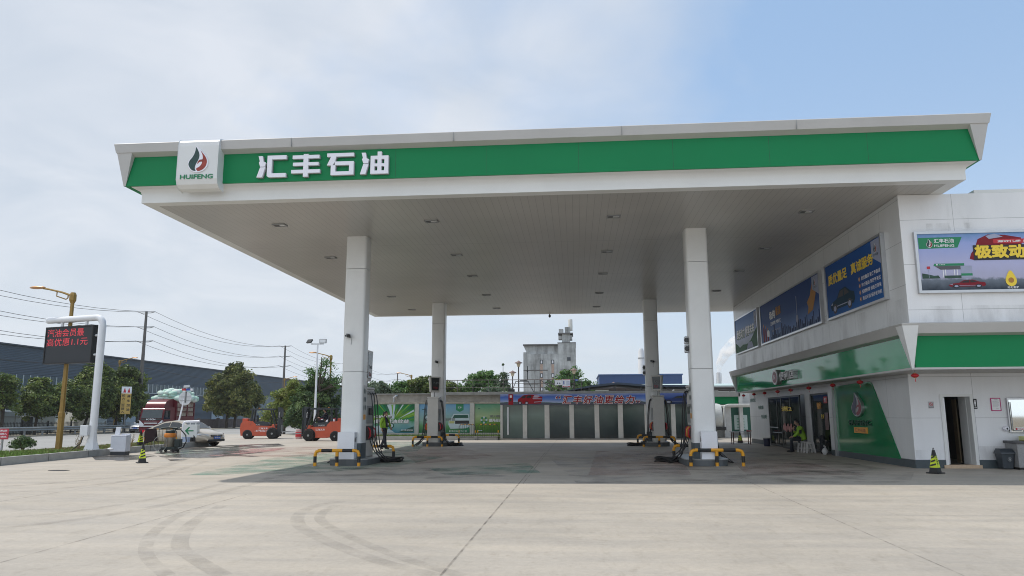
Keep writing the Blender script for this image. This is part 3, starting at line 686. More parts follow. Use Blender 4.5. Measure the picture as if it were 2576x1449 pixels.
b.box(BX-.015, BX, 28.32, 29.1, 0, .2); b.build('skirting', dado, shop, True); b = MB(); b.box(BX-.015, BX, 38.0, 41.9, 0, .21); b.build('skirting', dado, shop, True); b = MB(); b.box(BX-.015, BX, 31.4, 32, 0, .1); b.build('skirting', dado, shop, True); b = MB(); b.box(BX-.017, BX-.002, BY-.017, 28.32, 0, .22)
b.build('skirting', dado, shop, True); b = MB(); b.box(BX-.0, 10.2, BY-.017, BY-.002, 0, .23); b.build('skirting', dado, shop, True); b = MB(); b.box(11.08, 24, BY-.017, BY, 0, .23)
b.build('skirting', dado, shop, True)
# projecting pier beside the big green panel
b = MB(); b.box(BX-.10, BX, 28.32, 28.42, 0, 2.6); b.build('panel_edge_trim', silver, shop, True)
Fs = Fr((BX, 0, 0), (0, -1, 0))              # side wall, facing the pumps; x runs along -Y
b = MB(); b.slab(Fs, [(-28.32, .2), (-23.06, .2), (-24.75, 2.46), (-24.95, 2.52), (-28.32, 2.49)], .003, .02); b.build('green_panel', M('panel_green', (.002, .19, .065), .07, var=.03, spec=.5), shop, True)
# emblem on the green panel
b = MB(); logo(b, Fs, -26.45, 1.42, .95, .78, .02, .09); 
b.build('emblem', [silver, M('logo_blue', (.04, .05, .10), .4, var=0), M('logo_crimson', (.25, .02, .04), .4, var=0)], shop, True)
b = MB(); b.text('HUIFENG', Fs, -26.9, 1.12, 1.9, .17, .02, .05, .03); b.build('panel_lettering', M('letter_green_dark', (.004, .07, .035), .3, var=0), shop, True)
b = MB(); b.slab(Fs, [(-26.5, .87), (-25.4, .87), (-25.4, 1.06), (-26.5, 1.06)], .02, .06, 0); b.text('汇丰石油', Fs, -26.4, .90, .9, .12, .062, 0, .02, mi=1); b.build('orange_plate', [orangep, M('brown_ink', (.25, .05, .01), .5, var=0)], shop, True)
# green wall slogans near the far end
b = MB(); b.text('有健康', Fs, -40.0, 1.74, 1.1, .2, .004, 0, .03); b.text('有温暖', Fs, -39.5, 1.28, 1.15, .2, .004, 0, .03); b.text('顾您', Fs, -41.7, 2.13, 1.2, .2, .004, 0, .03)
b.build('wall_slogan', M('slogan_green', (.03, .14, .11), .5, var=0), shop, True)
# eave: recessed glossy green boards under a projecting frame
b = MB(); b.box(EX-.055, EX-.003, EY+.06, FY1-.2, 2.66, 3.50); b.build('green_board_side', greeng, shop, True)
b = MB(); b.box(EX+.03, 24, EY-.055, EY-.003, 2.66, 3.54); b.build('green_board_front', green, shop, True)
b = MB()
pf = [(.06, 2.62), (.06, 2.66), (-.3, 2.66), (-.3, 2.62)]
def ring3(prof, mb):                          # runs along the side face and the front face, mitred at the corner
    n = len(prof); vs = []
    for d, z in prof: vs += [(EX-d, FY1+.1, z), (EX-d, EY-d, z), (24, EY-d, z)]
    mb.add(vs, [(i*3+j, i*3+j+1, (i+1) % n*3+j+1, (i+1) % n*3+j) for i in range(n) for j in range(2)]+[tuple(i*3 for i in range(n))])
ring3([(0, 3.79), (.30, 3.79), (.345, 3.765), (.25, 3.52), (.06, 3.47), (0, 3.47)], b); ring3([(.075, 2.61), (.075, 2.66), (-.02, 2.66), (-.02, 2.61)], b)
b.build('eave_frame', frameg, shop, True)
b = MB(); wedge(b, EX, EY, -1, -1, .07, .34, 2.63, 3.775, .42, .05); b.build('eave_corner_post', white, shop, True)
b = MB(); wedge(b, EX, FY1, -1, 1, .07, .34, 2.63, 3.775, .42, .05); b.build('eave_corner_post', white, shop, True)
b = MB(); b.box(EX-.02, 24, EY-.02, FY1, 2.612, 2.652); b.build('soffit', M('soffit_grey', (.42, .41, .39), .5, var=.06), shop, True)
# round sign and three raised characters
Fe = Fr((EX-.055, 0, 0), (0, -1, 0))
b = MB(); b.slab(Fe, [(-32.55+.45*math.cos(a*.3142), 3.03+.32*math.sin(a*.3142)) for a in range(20)], .0, .2)
b.disc(Fe, -32.55, 3.03, .41, .204, 1, 24, .285); b.disc(Fe, -32.55, 3.03, .34, .208, 2, 24, .235); b.text('N', Fe, -32.68, 2.93, .26, .2, .212, 0, .06, mi=1)
b.build('round_sign', [silver, whitep, M('sign_maroon', (.22, .04, .06), .4, var=0)], shop, True)
b = MB(); b.text('便利店', Fe, -32.0, 2.86, 2.1, .36, .0, .15, .035); b.build('raised_characters', [silver], shop, True)
b = MB(); b.text('便利店', Fe, -32.0, 2.86, 2.1, .36, .155, .006, .035); b.build('character_faces', [whitep], shop, True)
# glass entrance: dark frames, panes, one door leaf ajar
frame_d = M('door_frame_dark', (.015, .02, .022), .3, var=0); pane = glass('pane', (.02, .03, .028), .35)
def glazed(name, y0, y1, z0, z1, xo, panes):
    b = MB(); F = Fr((BX+xo, 0, 0), (0, -1, 0)); tk = .05
    b.box(BX+xo, BX+xo+tk, y0, y1, z1-.07, z1); b.box(BX+xo, BX+xo+tk, y0, y1, z0, z0+.09)
    for k in range(panes+1):
        yy = y0+(y1-y0)*k/panes; yy = min(max(yy, y0+.045), y1-.045); b.box(BX+xo+.001, BX+xo+tk-.001, yy-.045, yy+.045, z0+.09, z1-.07)
    f = b.build(name, frame_d, shop, True)
    for k in range(panes):
        b = MB(); ya, yb = y0+(y1-y0)*k/panes+.05, y0+(y1-y0)*(k+1)/panes-.05; b.box(BX+xo+.02, BX+xo+.03, ya, yb, z0+.09, z1-.07)
        o = b.build('pane', pane, f); 
    return f
shop_org = shop.location.copy()
def glazed2(name, y0, y1, z0, z1, xo, panes, x=None):
    x = BX+xo
    b = MB(); tk = .05
    b.box(x, x+tk, y0, y1, z1-.07, z1); b.box(x, x+tk, y0, y1, z0, z0+.09)
    for k in range(panes+1):
        yy = y0+(y1-y0)*k/panes; yy = min(max(yy, y0+.045), y1-.045); b.box(x+.001, x+tk-.001, yy-.045, yy+.045, z0+.09, z1-.07)
    f = b.build(name, frame_d, shop, True)
    for k in range(panes):
        b = MB(); ya, yb = y0+(y1-y0)*k/panes+.05, y0+(y1-y0)*(k+1)/panes-.05; b.box(x+.02, x+.03, ya, yb, z0+.09, z1-.07)
        b.v = [(p[0]-shop_org.x, p[1]-shop_org.y, p[2]-shop_org.z) for p in b.v]; b.build('pane', pane, f)
    return f
glazed2('shop_window', 29.1, 31.4, .02, 2.3, .05, 1)
glazed2('glass_door', 32.0, 34.9, .02, 2.28, -.22, 2); glazed2('glass_door', 35.0, 38.0, .02, 2.28, .02, 2)
b = MB(); b.box(BX-.2, BX-.18, 33.1, 33.13, .8, 1.3); b.tube([(BX-.27, 35.3, .9), (BX-.27, 37.2, .9)], .012); b.tube([(BX-.05, 35.3, .65), (BX-.05, 37.2, .65)], .012); b.build('door_handle', silver, shop, True)
Fd = Fr((BX-.235, 0, 0), (0, -1, 0))
b = MB(); b.text('满2', Fd, -34.7, 1.62, 1.6, .22, .003, 0, .04, mi=0); b.build('door_lettering', yellowp, shop, True); b = MB()
for k in range(9): b.disc(Fd, -34.5+k*.15+.05*math.sin(k*2), .92+.07*math.sin(k*1.7), .14, .002+.0008*k, 1+k % 2, 9, .13)
b.build('door_stickers', [yellowp, M('sticker_pink', (.42, .16, .14), .5, var=.2, scale=20), M('sticker_rose', (.30, .09, .09), .5, var=.3, scale=20)], shop, True)
Fw = Fr((BX+.045, 0, 0), (0, -1, 0))
b = MB(); b.text('特价', Fw, -30.6, 1.68, .55, .28, .003, 0, .05); b.build('window_lettering', orangep, shop, True)
b = MB(); b.text('9.9', Fw, -30.15, 1.32, .3, .17, .003, 0, .04); b.build('price_sticker', yellowp, shop, True)
b = MB(); b.rect(Fw, -29.75, -29.35, 1.9, 2.15, .003, 0); b.text('烟酒', Fw, -29.7, 1.94, .3, .16, .006, 0, .02, mi=1); b.build('red_sticker', [redp, whitep], shop, True)
b = MB(); b.rect(Fw, -29.75, -29.35, .9, 1.55, .003); b.build('poster', M('sticker_dim', (.12, .06, .06), .5, var=.4, scale=9), shop, True)
# things glimpsed inside the shop
for k, (y, lb) in enumerate(((29.9, 'behind the shop window'), (33.4, 'behind the near glass door'), (36.4, 'behind the far glass door'))):
    t = thing('shop_shelf', f'stocked shop shelf {lb}', 'shelf', (11.3, y, .03), 0, 'shop shelves')
    b = MB()
    for z in (.1, .5, .9, 1.3, 1.7): b.box(-.2, .2, -.9, .9, z, z+.03)
    b.box(.2, .22, -.9, .9, 0, 1.9); b.build('rack', greym, t)
    b = MB()
    for z in (.13, .53, .93, 1.33):
        yy = -.85
        while yy < .8: w_ = rnd.uniform(.1, .25); b.box(-.18, .1, yy, yy+w_-.01, z, z+rnd.uniform(.15, .32), rnd.randrange(5)); yy += w_
    tag(b.build('goods', [redp, yellowp, whitep, M('goods_blue', (.03, .1, .4), .5, var=0), greenp], t), kind='stuff')
# toilet doorway
b = MB(); b.box(10.2, 10.275, BY-.03, BY+.21, .0, 1.965); b.box(11.0, 11.08, BY-.03, BY+.21, .09, 1.965); b.box(10.2, 11.08, BY-.031, BY+.21, 1.965, 2.03); b.build('door_frame', white, shop, True)
b = MB(); b.box(10.14, 11.14, BY-.05, BY+.3, .0, .09); b.build('door_step', M('step_tile', (.50, .37, .25), .5, var=.15, scale=20), shop, True)
b = MB(); b.cbox((10.36, BY+.5, 1.03), (.05, .75, 1.85), rz=R(-8)); q = b.build('toilet_door', M('door_leaf', (.035, .035, .034), .35, var=.1), shop, True)
b = MB(); b.box(10.35, 10.39, BY+.14, BY+.17, .1, 1.95); b.build('door_edge', silver, shop, True)
b = MB(); b.box(10.99, 11.05, BY+.212, BY+.62, .09, 1.975); b.build('door_reveal', white, shop, True)
b = MB(); b.box(10.96, 11.0, BY+.75, BY+.95, .1, 1.9); b.build('inner_jamb', M('wood_dim', (.12, .09, .05), .6, var=.3), shop, True)
# signs beside the door
Fb = Fr((0, BY-.003, 0), (1, 0, 0))
def plate(name, label, x0, x1, z0, z1, mats, fn, cat='sign'):
    t = thing(name, label, cat, ((x0+x1)/2, BY, z0)); b = MB(); b.slab(Fb, [(x0, z0), (x1, z0), (x1, z1), (x0, z1)], 0, .012, 0); fn(b); b.build('plate', mats, t, True); return t
def f1(b): b.disc(Fb, 9.95, 1.755, .05, .015, 1); b.disc(Fb, 9.95, 1.755, .038, .017, 0); b.slab(Fb, [(9.91, 1.785), (9.92, 1.795), (9.99, 1.73), (9.98, 1.72)], .018, .02, 1); b.text('禁止吸烟', Fb, 9.89, 1.66, .12, .03, .015, 0, .02, 2)
plate('no_smoking_sign', 'small grey no smoking sign left of the dark doorway', 9.875, 10.025, 1.645, 1.83, [M('plate_grey', (.45, .45, .47), .4, var=0), redp, blackp], f1)
def f2(b):
    b.disc(Fb, 11.135, 1.845, .018, .015, 1); b.rect(Fb, 11.115, 11.155, 1.75, 1.825, .015, 1); b.rect(Fb, 11.12, 11.132, 1.69, 1.75, .015, 1); b.rect(Fb, 11.138, 11.15, 1.69, 1.75, .015, 1); b.text('男厕', Fb, 11.105, 1.645, .06, .026, .015, 0, .02, 1)
plate('toilet_sign', 'black toilet sign with a white figure, right of the doorway', 11.085, 11.185, 1.62, 1.90, [blackp, whitep], f2)
def f3(b):
    b.rect(Fb, 11.575, 11.795, 1.585, 1.90, .014, 1); b.text('卫生制度', Fb, 11.64, 1.86, .1, .022, .017, 0, .02, 2)
    for k in range(7): b.rect(Fb, 11.6, 11.6+.17*(1 if k % 3 else .8), 1.82-k*.022, 1.824-k*.022, .017, 2)
    b.rect(Fb, 11.68, 11.75, 1.63, 1.634, .017, 2)
plate('notice_board', 'white paper notice in a magenta frame on the white wall', 11.55, 11.82, 1.56, 1.925, [M('magenta', (.45, .02, .16), .4, var=0), whitep, greym], f3, 'notice')
# mirror above the wash unit
t = thing('wall_mirror', 'rectangular mirror with metal frame above the wash basin', 'mirror', (12.6, BY, .97))
b = MB(); b.slab(Fb, [(11.96, .97), (13.3, .97), (13.3, 1.92), (11.96, 1.92)], 0, .06); b.build('frame', silver, t, True, bevel=.005)
b = MB(); b.rect(Fb, 12.0, 13.26, 1.0, 1.87, .064); b.build('glass', M('mirror_glass', (.85, .87, .84), .03, metal=1, var=0), t, True)
b = MB(); b.tube([(12.02, BY-.10, 1.8), (12.02, BY-.10, 1.06), (12.06, BY-.10, 1.02), (12.25, BY-.10, 1.02)], .012, 6); b.build('inner_tube', greym, t, True)
b = MB(); b.rect(Fb, 12.1, 12.36, 1.03, 1.11, .068, 0); b.disc(Fb, 12.13, 1.07, .028, .071, 1); b.text('节约用水', Fb, 12.17, 1.05, .17, .035, .071, 0, .02, 1); b.build('sticker', [whitep, redp], t, True)
t = thing('soap_dispenser', 'round white dispenser with black centre on the wall', 'dispenser', (11.87, BY-.05, 1.08))
b = MB(); b.ell((0, 0, 0), (.085, .06, .07), 14, 8); b.build('shell', signw, t, smooth=True); b = MB(); b.ell((.0, -.05, 0), (.028, .02, .028), 10, 6); b.build('sensor', blackm, t, smooth=True)
# wash unit and wheelie bin
t = thing('wash_unit', 'grey and green wash basin unit against the white wall', 'sink', (12.6, 21.9, 0))
b = MB(); b.box(11.80, 13.4, 21.55, BY-.02, .06, .69); b.build('cabinet', M('stone_grey', (.26, .26, .26), .4, var=.2, scale=30), t, True, bevel=.006)
b = MB(); b.box(11.76, 13.4, 21.5, BY-.02, .69, .76); b.build('counter', M('granite_dark', (.06, .06, .065), .25, var=.4, scale=40), t, True, bevel=.006)
b = MB(); b.box(12.13, 13.3, 21.53, 21.55, .08, .66); b.box(12.08, 12.13, 21.52, 21.55, .06, .68, 1); b.build('door_panel', [M('lime_green', (.09, .33, .02), .3, var=.03), silver], t, True)
b = MB(); b.box(12.10, 12.6, 21.62, 22.0, .76, .88); b.build('basin', M('basin_cream', (.62, .64, .25), .25, var=0), t, True, bevel=.02)
b = MB(); b.tube([(12.45, 22.02, .76), (12.45, 22.02, 1.02), (12.45, 21.85, 1.04), (12.45, 21.82, .98)], .018, 8); b.build('tap', chrome, t, True)
b = MB(); b.box(11.85, 13.3, 21.62, BY-.05, 0, .06); b.build('foot', black, t, True)
t = thing('wheelie_bin', 'dark plastic rubbish bin with lid beside the wash unit', 'bin', (11.62, 21.86, 0))
b = MB(); b.add([(-.13, -.13, .02), (.13, -.13, .02), (.13, .13, .02), (-.13, .13, .02), (-.18, -.17, .42), (.18, -.17, .42), (.18, .17, .42), (-.18, .17, .42)], [(3, 2, 1, 0), (0, 1, 5, 4), (1, 2, 6, 5), (2, 3, 7, 6), (3, 0, 4, 7)]); b.build('tub', M('bin_plastic', (.035, .045, .055), .4, var=.1), t, bevel=.015)
b = MB(); b.add([(-.2, -.2, .41), (.2, -.2, .41), (.2, .19, .41), (-.2, .19, .41), (-.19, -.19, .45), (.19, -.19, .45), (.15, .15, .55), (-.15, .15, .55), (-.16, -.1, .55), (.16, -.1, .55)], [(0, 1, 5, 4), (1, 2, 6, 5), (2, 3, 7, 6), (3, 0, 4, 7), (4, 5, 9, 8), (8, 9, 6, 7), (5, 6, 9), (4, 8, 7)]); b.build('lid', MATS['bin_plastic'], t, bevel=.01)
b = MB(); F0 = Fr((0, -.165, 0), (1, 0, 0)); b.disc(F0, .03, .27, .055, .012, 0); b.disc(F0, .03, .27, .047, .016, 1); b.slab(F0, [(.01, .24), (.05, .24), (.045, .29), (.03, .305), (.015, .29)], .016, .018, 0); b.build('emblem', [greym, MATS['bin_plastic']], t)

stn = decalmat('wall_stain', (.24, .22, .20), .0, .24, 1.6, lo=.45, hi=.72, streak=(1, 1, .35))
b = MB(); b.rect(Fr((0, EY-.002, 0), (1, 0, 0)), 8.9, 13.6, 3.80, 4.25, .001); b.rect(Fr((0, EY-.002, 0), (1, 0, 0)), 9.85, 10.0, 5.9, 7.2, .002); b.rect(Fr((0, EY-.002, 0), (1, 0, 0)), 10.05, 10.4, 6.3, 6.95, .002); b.rect(Fr((0, EY-.002, 0), (1, 0, 0)), 9.3, 10.6, 6.22, 6.45, .003)
b.rect(Fr((EX-.005, 0, 0), (0, -1, 0)), -41, -20.1, 3.8, 4.5, .001); b.rect(Fr((0, BY-.003, 0), (1, 0, 0)), 9.42, 10.1, .24, .5, .001); b.rect(Fr((0, BY-.003, 0), (1, 0, 0)), 11.12, 13.5, .24, .6, .001); q = b.build('wall_stains', stn, shop, True); tag(q, kind='stuff')
# ---- billboards
def prt(name, c): return M('pr_'+name, c, .6, var=.08, scale=2, spec=.2)
def gradm(name, stops, axis=2, z0=0, z1=1, noise=.0, nsc=2):
    "printed picture: colours in bands by height with some mottling"
    m = M(name, (.5, .5, .5), .55, var=0, spec=.2); n, l, bb = nodes(m)
    t = n.new('ShaderNodeNewGeometry'); s = n.new('ShaderNodeSeparateXYZ'); l.new(t.outputs['Position'], s.inputs[0])
    mr = n.new('ShaderNodeMapRange'); mr.inputs[1].default_value = z0; mr.inputs[2].default_value = z1; l.new(s.outputs[axis], mr.inputs[0])
    z = n.new('ShaderNodeTexNoise'); z.inputs['Scale'].default_value = nsc; z.inputs['Detail'].default_value = 5; l.new(t.outputs['Position'], z.inputs['Vector'])
    a = n.new('ShaderNodeMath'); a.operation = 'MULTIPLY_ADD'; a.inputs[1].default_value = noise; l.new(z.outputs[0], a.inputs[0]); l.new(mr.outputs[0], a.inputs[2])
    sb = n.new('ShaderNodeMath'); sb.operation = 'SUBTRACT'; sb.inputs[1].default_value = noise*.5; l.new(a.outputs[0], sb.inputs[0])
    r = n.new('ShaderNodeValToRGB'); e = r.color_ramp.elements
    while len(e) < len(stops): e.new(.5)
    for i, (p, c) in enumerate(stops): e[i].position = p; e[i].color = (*c, 1)
    l.new(sb.outputs[0], r.inputs[0]); l.new(r.outputs[0], bb.inputs['Base Color']); return m
def billboard(label, F, x0, x1, z0, z1, th, bgm, fn, loc, extra, tilt=0):
    t = thing('billboard', label, 'billboard', loc); fw = .07
    b = MB(); b.slab(F, [(x0, z0), (x1, z0), (x1, z0+fw), (x0, z0+fw)], 0, th); b.slab(F, [(x0, z1-fw), (x1, z1-fw), (x1, z1), (x0, z1)], 0, th)
    b.slab(F, [(x0, z0+fw), (x0+fw, z0+fw), (x0+fw, z1-fw), (x0, z1-fw)], 0, th); b.slab(F, [(x1-fw, z0+fw), (x1, z0+fw), (x1, z1-fw), (x1-fw, z1-fw)], 0, th)
    b.build('frame', silver, t, True)
    b = MB(); b.slab(F, [(x0+fw, z0+fw), (x1-fw, z0+fw), (x1-fw, z1-fw), (x0+fw, z1-fw)], 0, th-.03); b.build('poster', bgm, t, True)
    b = MB(); fn(b, F, th-.03+.004); b.build('print', extra, t, True); return t
def sidecar(b, F, x, y, w_, h_, d, body, dark, lite, tyre):
    S = lambda P: [(x+a*w_, y+c*h_) for a, c in P]
    b.poly(F, S([(0, .35), (.06, .5), (.28, .6), (.42, .92), (.66, .97), (.85, .7), (.99, .62), (1, .3), (.95, .16), (.05, .16)]), d, body)
    b.poly(F, S([(.32, .62), (.44, .87), (.56, .9), (.56, .62)]), d+.004, dark); b.poly(F, S([(.59, .62), (.59, .9), (.66, .9), (.8, .66)]), d+.004, dark)
    b.poly(F, S([(.02, .42), (.12, .5), (.1, .38)]), d+.004, lite); b.poly(F, S([(.1, .3), (.9, .3), (.88, .26), (.12, .26)]), d+.004, lite)
    for q in (.2, .8): b.disc(F, x+q*w_, y+.2*h_, .09*w_, d+.008, tyre, 16, .21*h_); b.disc(F, x+q*w_, y+.2*h_, .055*w_, d+.012, lite, 12, .12*h_)
Fu = Fr((EX-.004, 0, 0), (0, -1, 0))
P_ = [whitep, dropd, dropr, yellowp, prt('navy', (.01, .03, .10)), prt('car', (.008, .04, .07)), prt('pale', (.35, .38, .5)), prt('forest', (.04, .12, .05)), prt('robe', (.22, .02, .03)), prt('gold', (.45, .22, .06)), blackp, redp, greenp]
def corner_logo(b, F, xr, zt, d, w_=.62, h_=.75):
    b.poly(F, [(xr-w_, zt), (xr, zt), (xr, zt-h_), (xr-w_, zt-h_*.62)], d, 6); logo(b, F, xr-w_*.72, zt-h_*.5, w_*.35, h_*.38, d+.004, 0, (0, 1, 2)); b.text('汇丰石油', F, xr-w_*.8, zt-h_*.62, w_*.55, .07, d+.004, 0, .02, 1)
def bb3(b, F, d):                              # near blue board
    b.text('质优量足', F, -25.55, 5.72, 1.75, .36, d+.004, 0, .045, 3); b.text('真诚服务', F, -23.45, 5.72, 1.75, .36, d+.004, 0, .045, 3)
    sidecar(b, F, -25.5, 4.75, 2.2, .75, d, 5, 10, 6, 10)
    for k, s in enumerate(('质优量足 服务更真诚', '动力强劲 驾驶更无忧', '低碳积累 绿色又环保', '清洁环保 保护发动机')):
        z = 5.42-k*.2; b.disc(F, -22.85, z+.06, .07, d, 9, 12, .065); b.text(str(k+1), F, -22.875, z+.03, .04, .065, d+.004, 0, .02, 0); b.text(s, F, -22.7, z, 1.42, .12, d, 0, .015, 0)
    corner_logo(b, F, -21.17, 6.39, d)
billboard('blue billboard with yellow characters nearest on the shaded side wall', Fu, -25.85, -21.05, 4.6, 6.48, .12, gradm('bb_blue', [(0, (.012, .11, .36)), (.5, (.005, .06, .24)), (1, (.01, .09, .33))], 2, 4.6, 6.48, .4, .8), bb3, (EX, 23.5, 4.6), P_)
def bb2(b, F, d):
    b.text('极纯', F, -33.4, 5.55, .95, .38, d+.004, 0, .045, 0); b.text('能源', F, -32.35, 5.62, .8, .38, d+.004, 0, .045, 9); b.text('无害有效 绿色环保', F, -33.3, 5.3, 1.7, .16, d, 0, .02, 0); b.text('极纯能源 纯净如初', F, -33.1, 5.0, 1.3, .09, d, 0, .01, 6)
    for x, h_, w_ in ((-34.5, .72, .28), (-34.15, .62, .26), (-33.8, .5, .24)): b.poly(F, [(x-w_/2, 4.7), (x+w_/2, 4.7), (x+w_*.4, 4.7+h_*.8), (x, 4.7+h_), (x-w_*.4, 4.7+h_*.8)], d, 8); b.disc(F, x, 4.72+h_, .07, d+.002, 9, 8)
    b.poly(F, [(-33.95, 4.9), (-33.55, 4.85), (-33.5, 5.08), (-33.75, 5.2), (-33.95, 5.1)], d+.004, 0)
    x = -33.3
    while x < -26.75:                        # skyline print
        w_ = rnd.uniform(.08, .2); h_ = rnd.choice((.15, .2, .3, .45, .6)); b.rect(F, x, x+w_, 4.7, 4.7+h_*rnd.uniform(.7, 1), d+.001, 4); x += w_+rnd.uniform(.02, .12)
    b.rect(F, -29.35, -29.28, 4.7, 6.0, d+.003, 6); b.disc(F, -29.32, 5.12, .16, d+.006, 6)
    b.poly(F, [(-28.0, 5.55), (-27.6, 5.75), (-27.2, 6.3), (-26.85, 6.2), (-26.95, 5.7), (-27.35, 5.2), (-28.0, 5.1), (-27.85, 5.35)], d+.005, 9)
    corner_logo(b, F, -26.6, 6.36, d+.006, .7, .7)
billboard('long night blue billboard with a printed city skyline in the middle of the side wall', Fu, -35.0, -26.45, 4.6, 6.46, .12, gradm('bb_night', [(0, (.22, .3, .48)), (.22, (.11, .2, .45)), (.5, (.012, .06, .22)), (1, (.01, .05, .2))], 2, 4.6, 6.46, .15, .8), bb2, (EX, 30.7, 4.6), P_)
def bb1(b, F, d):
    b.text('绿色动力 畅享未来', F, -40.2, 5.35, 3.9, .5, d+.004, 0, .05, 0, .0); b.text('绿色动力 畅享未来', F, -40.17, 5.31, 3.9, .5, d+.001, 0, .07, 7)
    b.poly(F, [(-40.5, 4.68), (-40.5, 5.2), (-40.1, 5.1), (-39.6, 4.9), (-38.8, 5.0), (-38.0, 4.95), (-37.2, 5.05), (-36.5, 5.3), (-35.75, 5.6), (-35.75, 4.68)], d, 7); b.poly(F, [(-38, 4.7), (-37.7, 5.0), (-36.9, 5.0), (-36.6, 4.7)], d+.004, 6)
    corner_logo(b, F, -35.7, 6.35, d, .6, .9)
billboard('small landscape billboard with white slogan at the far end of the side wall', Fu, -40.55, -35.58, 4.6, 6.46, .12, gradm('bb_land', [(0, (.2, .3, .22)), (.35, (.55, .6, .75)), (.7, (.2, .32, .6)), (1, (.09, .2, .5))], 2, 4.6, 6.46, .15, .8), bb1, (EX, 38, 4.6), P_)
Fk = Fr((0, EY-.004, 0), (1, 0, 0))
def bb4(b, F, d):
    b.poly(F, [(9.03, 5.75), (10.0, 5.77), (10.13, 6.05), (9.03, 6.05)], d, 12); logo(b, F, 9.22, 5.78, .16, .23, d+.004, 0, (0, 1, 2))
    b.text('汇丰石油', F, 9.42, 5.90, .50, .115, d+.004, 0, .03, 0); b.text('HUIFENG', F, 9.42, 5.79, .50, .07, d+.004, 0, .04, 0)
    # printed forecourt with canopy
    b.poly(F, [(9.35, 5.29), (9.38, 5.35), (10.12, 5.35), (10.12, 5.29)], d, 12); b.poly(F, [(9.38, 5.285), (9.52, 5.19), (10.02, 5.19), (10.12, 5.285)], d+.002, 13)
    b.rect(F, 9.42, 9.46, 5.305, 5.34, d+.004, 0); b.text('汇丰石油', F, 9.5, 5.31, .14, .025, d+.004, 0, .02, 0)
    for x in (9.57, 9.63, 9.85, 9.92): b.rect(F, x, x+.02, 4.98, 5.19, d+.003, 0)
    b.rect(F, 10.02, 10.3, 4.97, 5.28, d+.003, 6); b.rect(F, 10.02, 10.3, 5.02, 5.08, d+.005, 12); b.rect(F, 9.6, 10.02, 4.96, 5.03, d+.004, 14)
    b.rect(F, 9.18, 9.26, 5.21, 5.28, d+.003, 11); b.rect(F, 9.215, 9.225, 4.98, 5.21, d+.002, 6); b.poly(F, [(9.05, 4.96), (9.05, 5.1), (9.2, 5.07), (9.35, 5.03), (9.45, 5.04), (9.5, 4.96)], d+.001, 14)
    sidecar(b, F, 9.68, 4.70, .92, .22, d+.006, 8, 10, 6, 10)
    # red machine and slogan
    b.poly(F, [(10.27, 5.46), (10.32, 5.6), (10.42, 5.72), (10.52, 5.98), (10.78, 6.1), (11.2, 6.08), (11.6, 6.0), (11.6, 5.5), (10.4, 5.42)], d, 8); b.poly(F, [(10.72, 6.06), (10.95, 6.12), (11.15, 6.03), (10.8, 5.98)], d+.003, 6)
    b.rect(F, 10.38, 13.4, 5.42, 5.82, d+.004, 10); b.rect(F, 10.9, 13.2, 5.86, 5.97, d+.004, 11); b.text('源动优质 易驾专业', F, 11.0, 5.88, 1.2, .06, d+.008, 0, .02, 0)
    b.text('极致动力', F, 10.40, 5.46, 1.66, .37, d+.012, 0, .06, 3)
    b.poly(F, sm([(11.23, 5.14), (11.1, 4.92), (11.12, 4.78), (11.23, 4.72), (11.34, 4.78), (11.36, 4.92)], 4), d+.008, 3); b.disc(F, 11.23, 4.88, .07, d+.012, 9); b.text('动力澎湃', F, 11.12, 4.66, .28, .06, d+.012, 0, .02, 0)
b4 = prt('asph', (.12, .12, .13))
billboard('large pale blue billboard with yellow slogan and red car on the front wall', Fk, 8.93, 13.6, 4.575, 6.215, .10, gradm('bb_sky', [(0, (.02, .03, .045)), (.20, (.16, .19, .23)), (.235, (.42, .42, .56)), (.45, (.45, .46, .66)), (.8, (.33, .40, .70)), (1, (.12, .27, .5))], 2, 4.6, 6.2, .12, 7), bb4, (11.3, EY, 4.57), P_+[b4, M('pr_foliage', (.02, .06, .04), .5, var=.3, scale=9)])
# ---- red lanterns
lant = None
for k, (x, y, nm) in enumerate(((8.8, 40.52, 'the far corner of the shop'), (8.8, 38.18, 'the green wall slogans'), (8.8, 36.07, 'the far side of the glass doors'), (8.8, 33.79, 'the middle of the glass doors'), (8.8, 31.76, 'the near side of the glass doors'), (8.8, 29.32, 'the shop window'), (8.8, 26.64, 'the edge of the big green panel'), (8.8, 24.15, 'the emblem on the green panel'), (8.75, 20.2, 'the near corner of the shop by the dark doorway'))):
    lab = f'small red lantern hanging under the eave above {nm}' if k < 8 else 'small red lantern hanging at the near corner of the shop eave'
    if lant is None:
        lant = thing('red_lantern', lab, 'lantern', (x, y, 2.47), 0, 'red lanterns under the eave'); lant.scale = (.66, .66, .66)
        b = MB(); prof = [(.05, -.085)]+[(.06+.085*math.sin(math.pi*i/10), -.085+.17*i/10) for i in range(1, 10)]+[(.05, .085)]; b.lathe(prof, n=16); b.build('body', M('lantern_red', (.42, .012, .02), .55, var=.1), lant, smooth=True)
        b = MB(); b.lathe([(.045, .085), (.045, .10)], n=10); b.lathe([(.045, -.10), (.045, -.085)], n=10); b.build('cap', M('lantern_gold', (.6, .4, .12), .4, metal=.5, var=0), lant)
        b = MB(); b.tube([(0, 0, .1), (0, 0, .2)], .004, 4); b.build('cord', blackm, lant); b = MB(); b.tube([(0, 0, -.1), (.01, 0, -.24)], [.008, .016], 6); b.build('tassel', redp, lant)
    else: dup(lant, (x, y, 2.47), 0, lab, 'red lanterns under the eave')
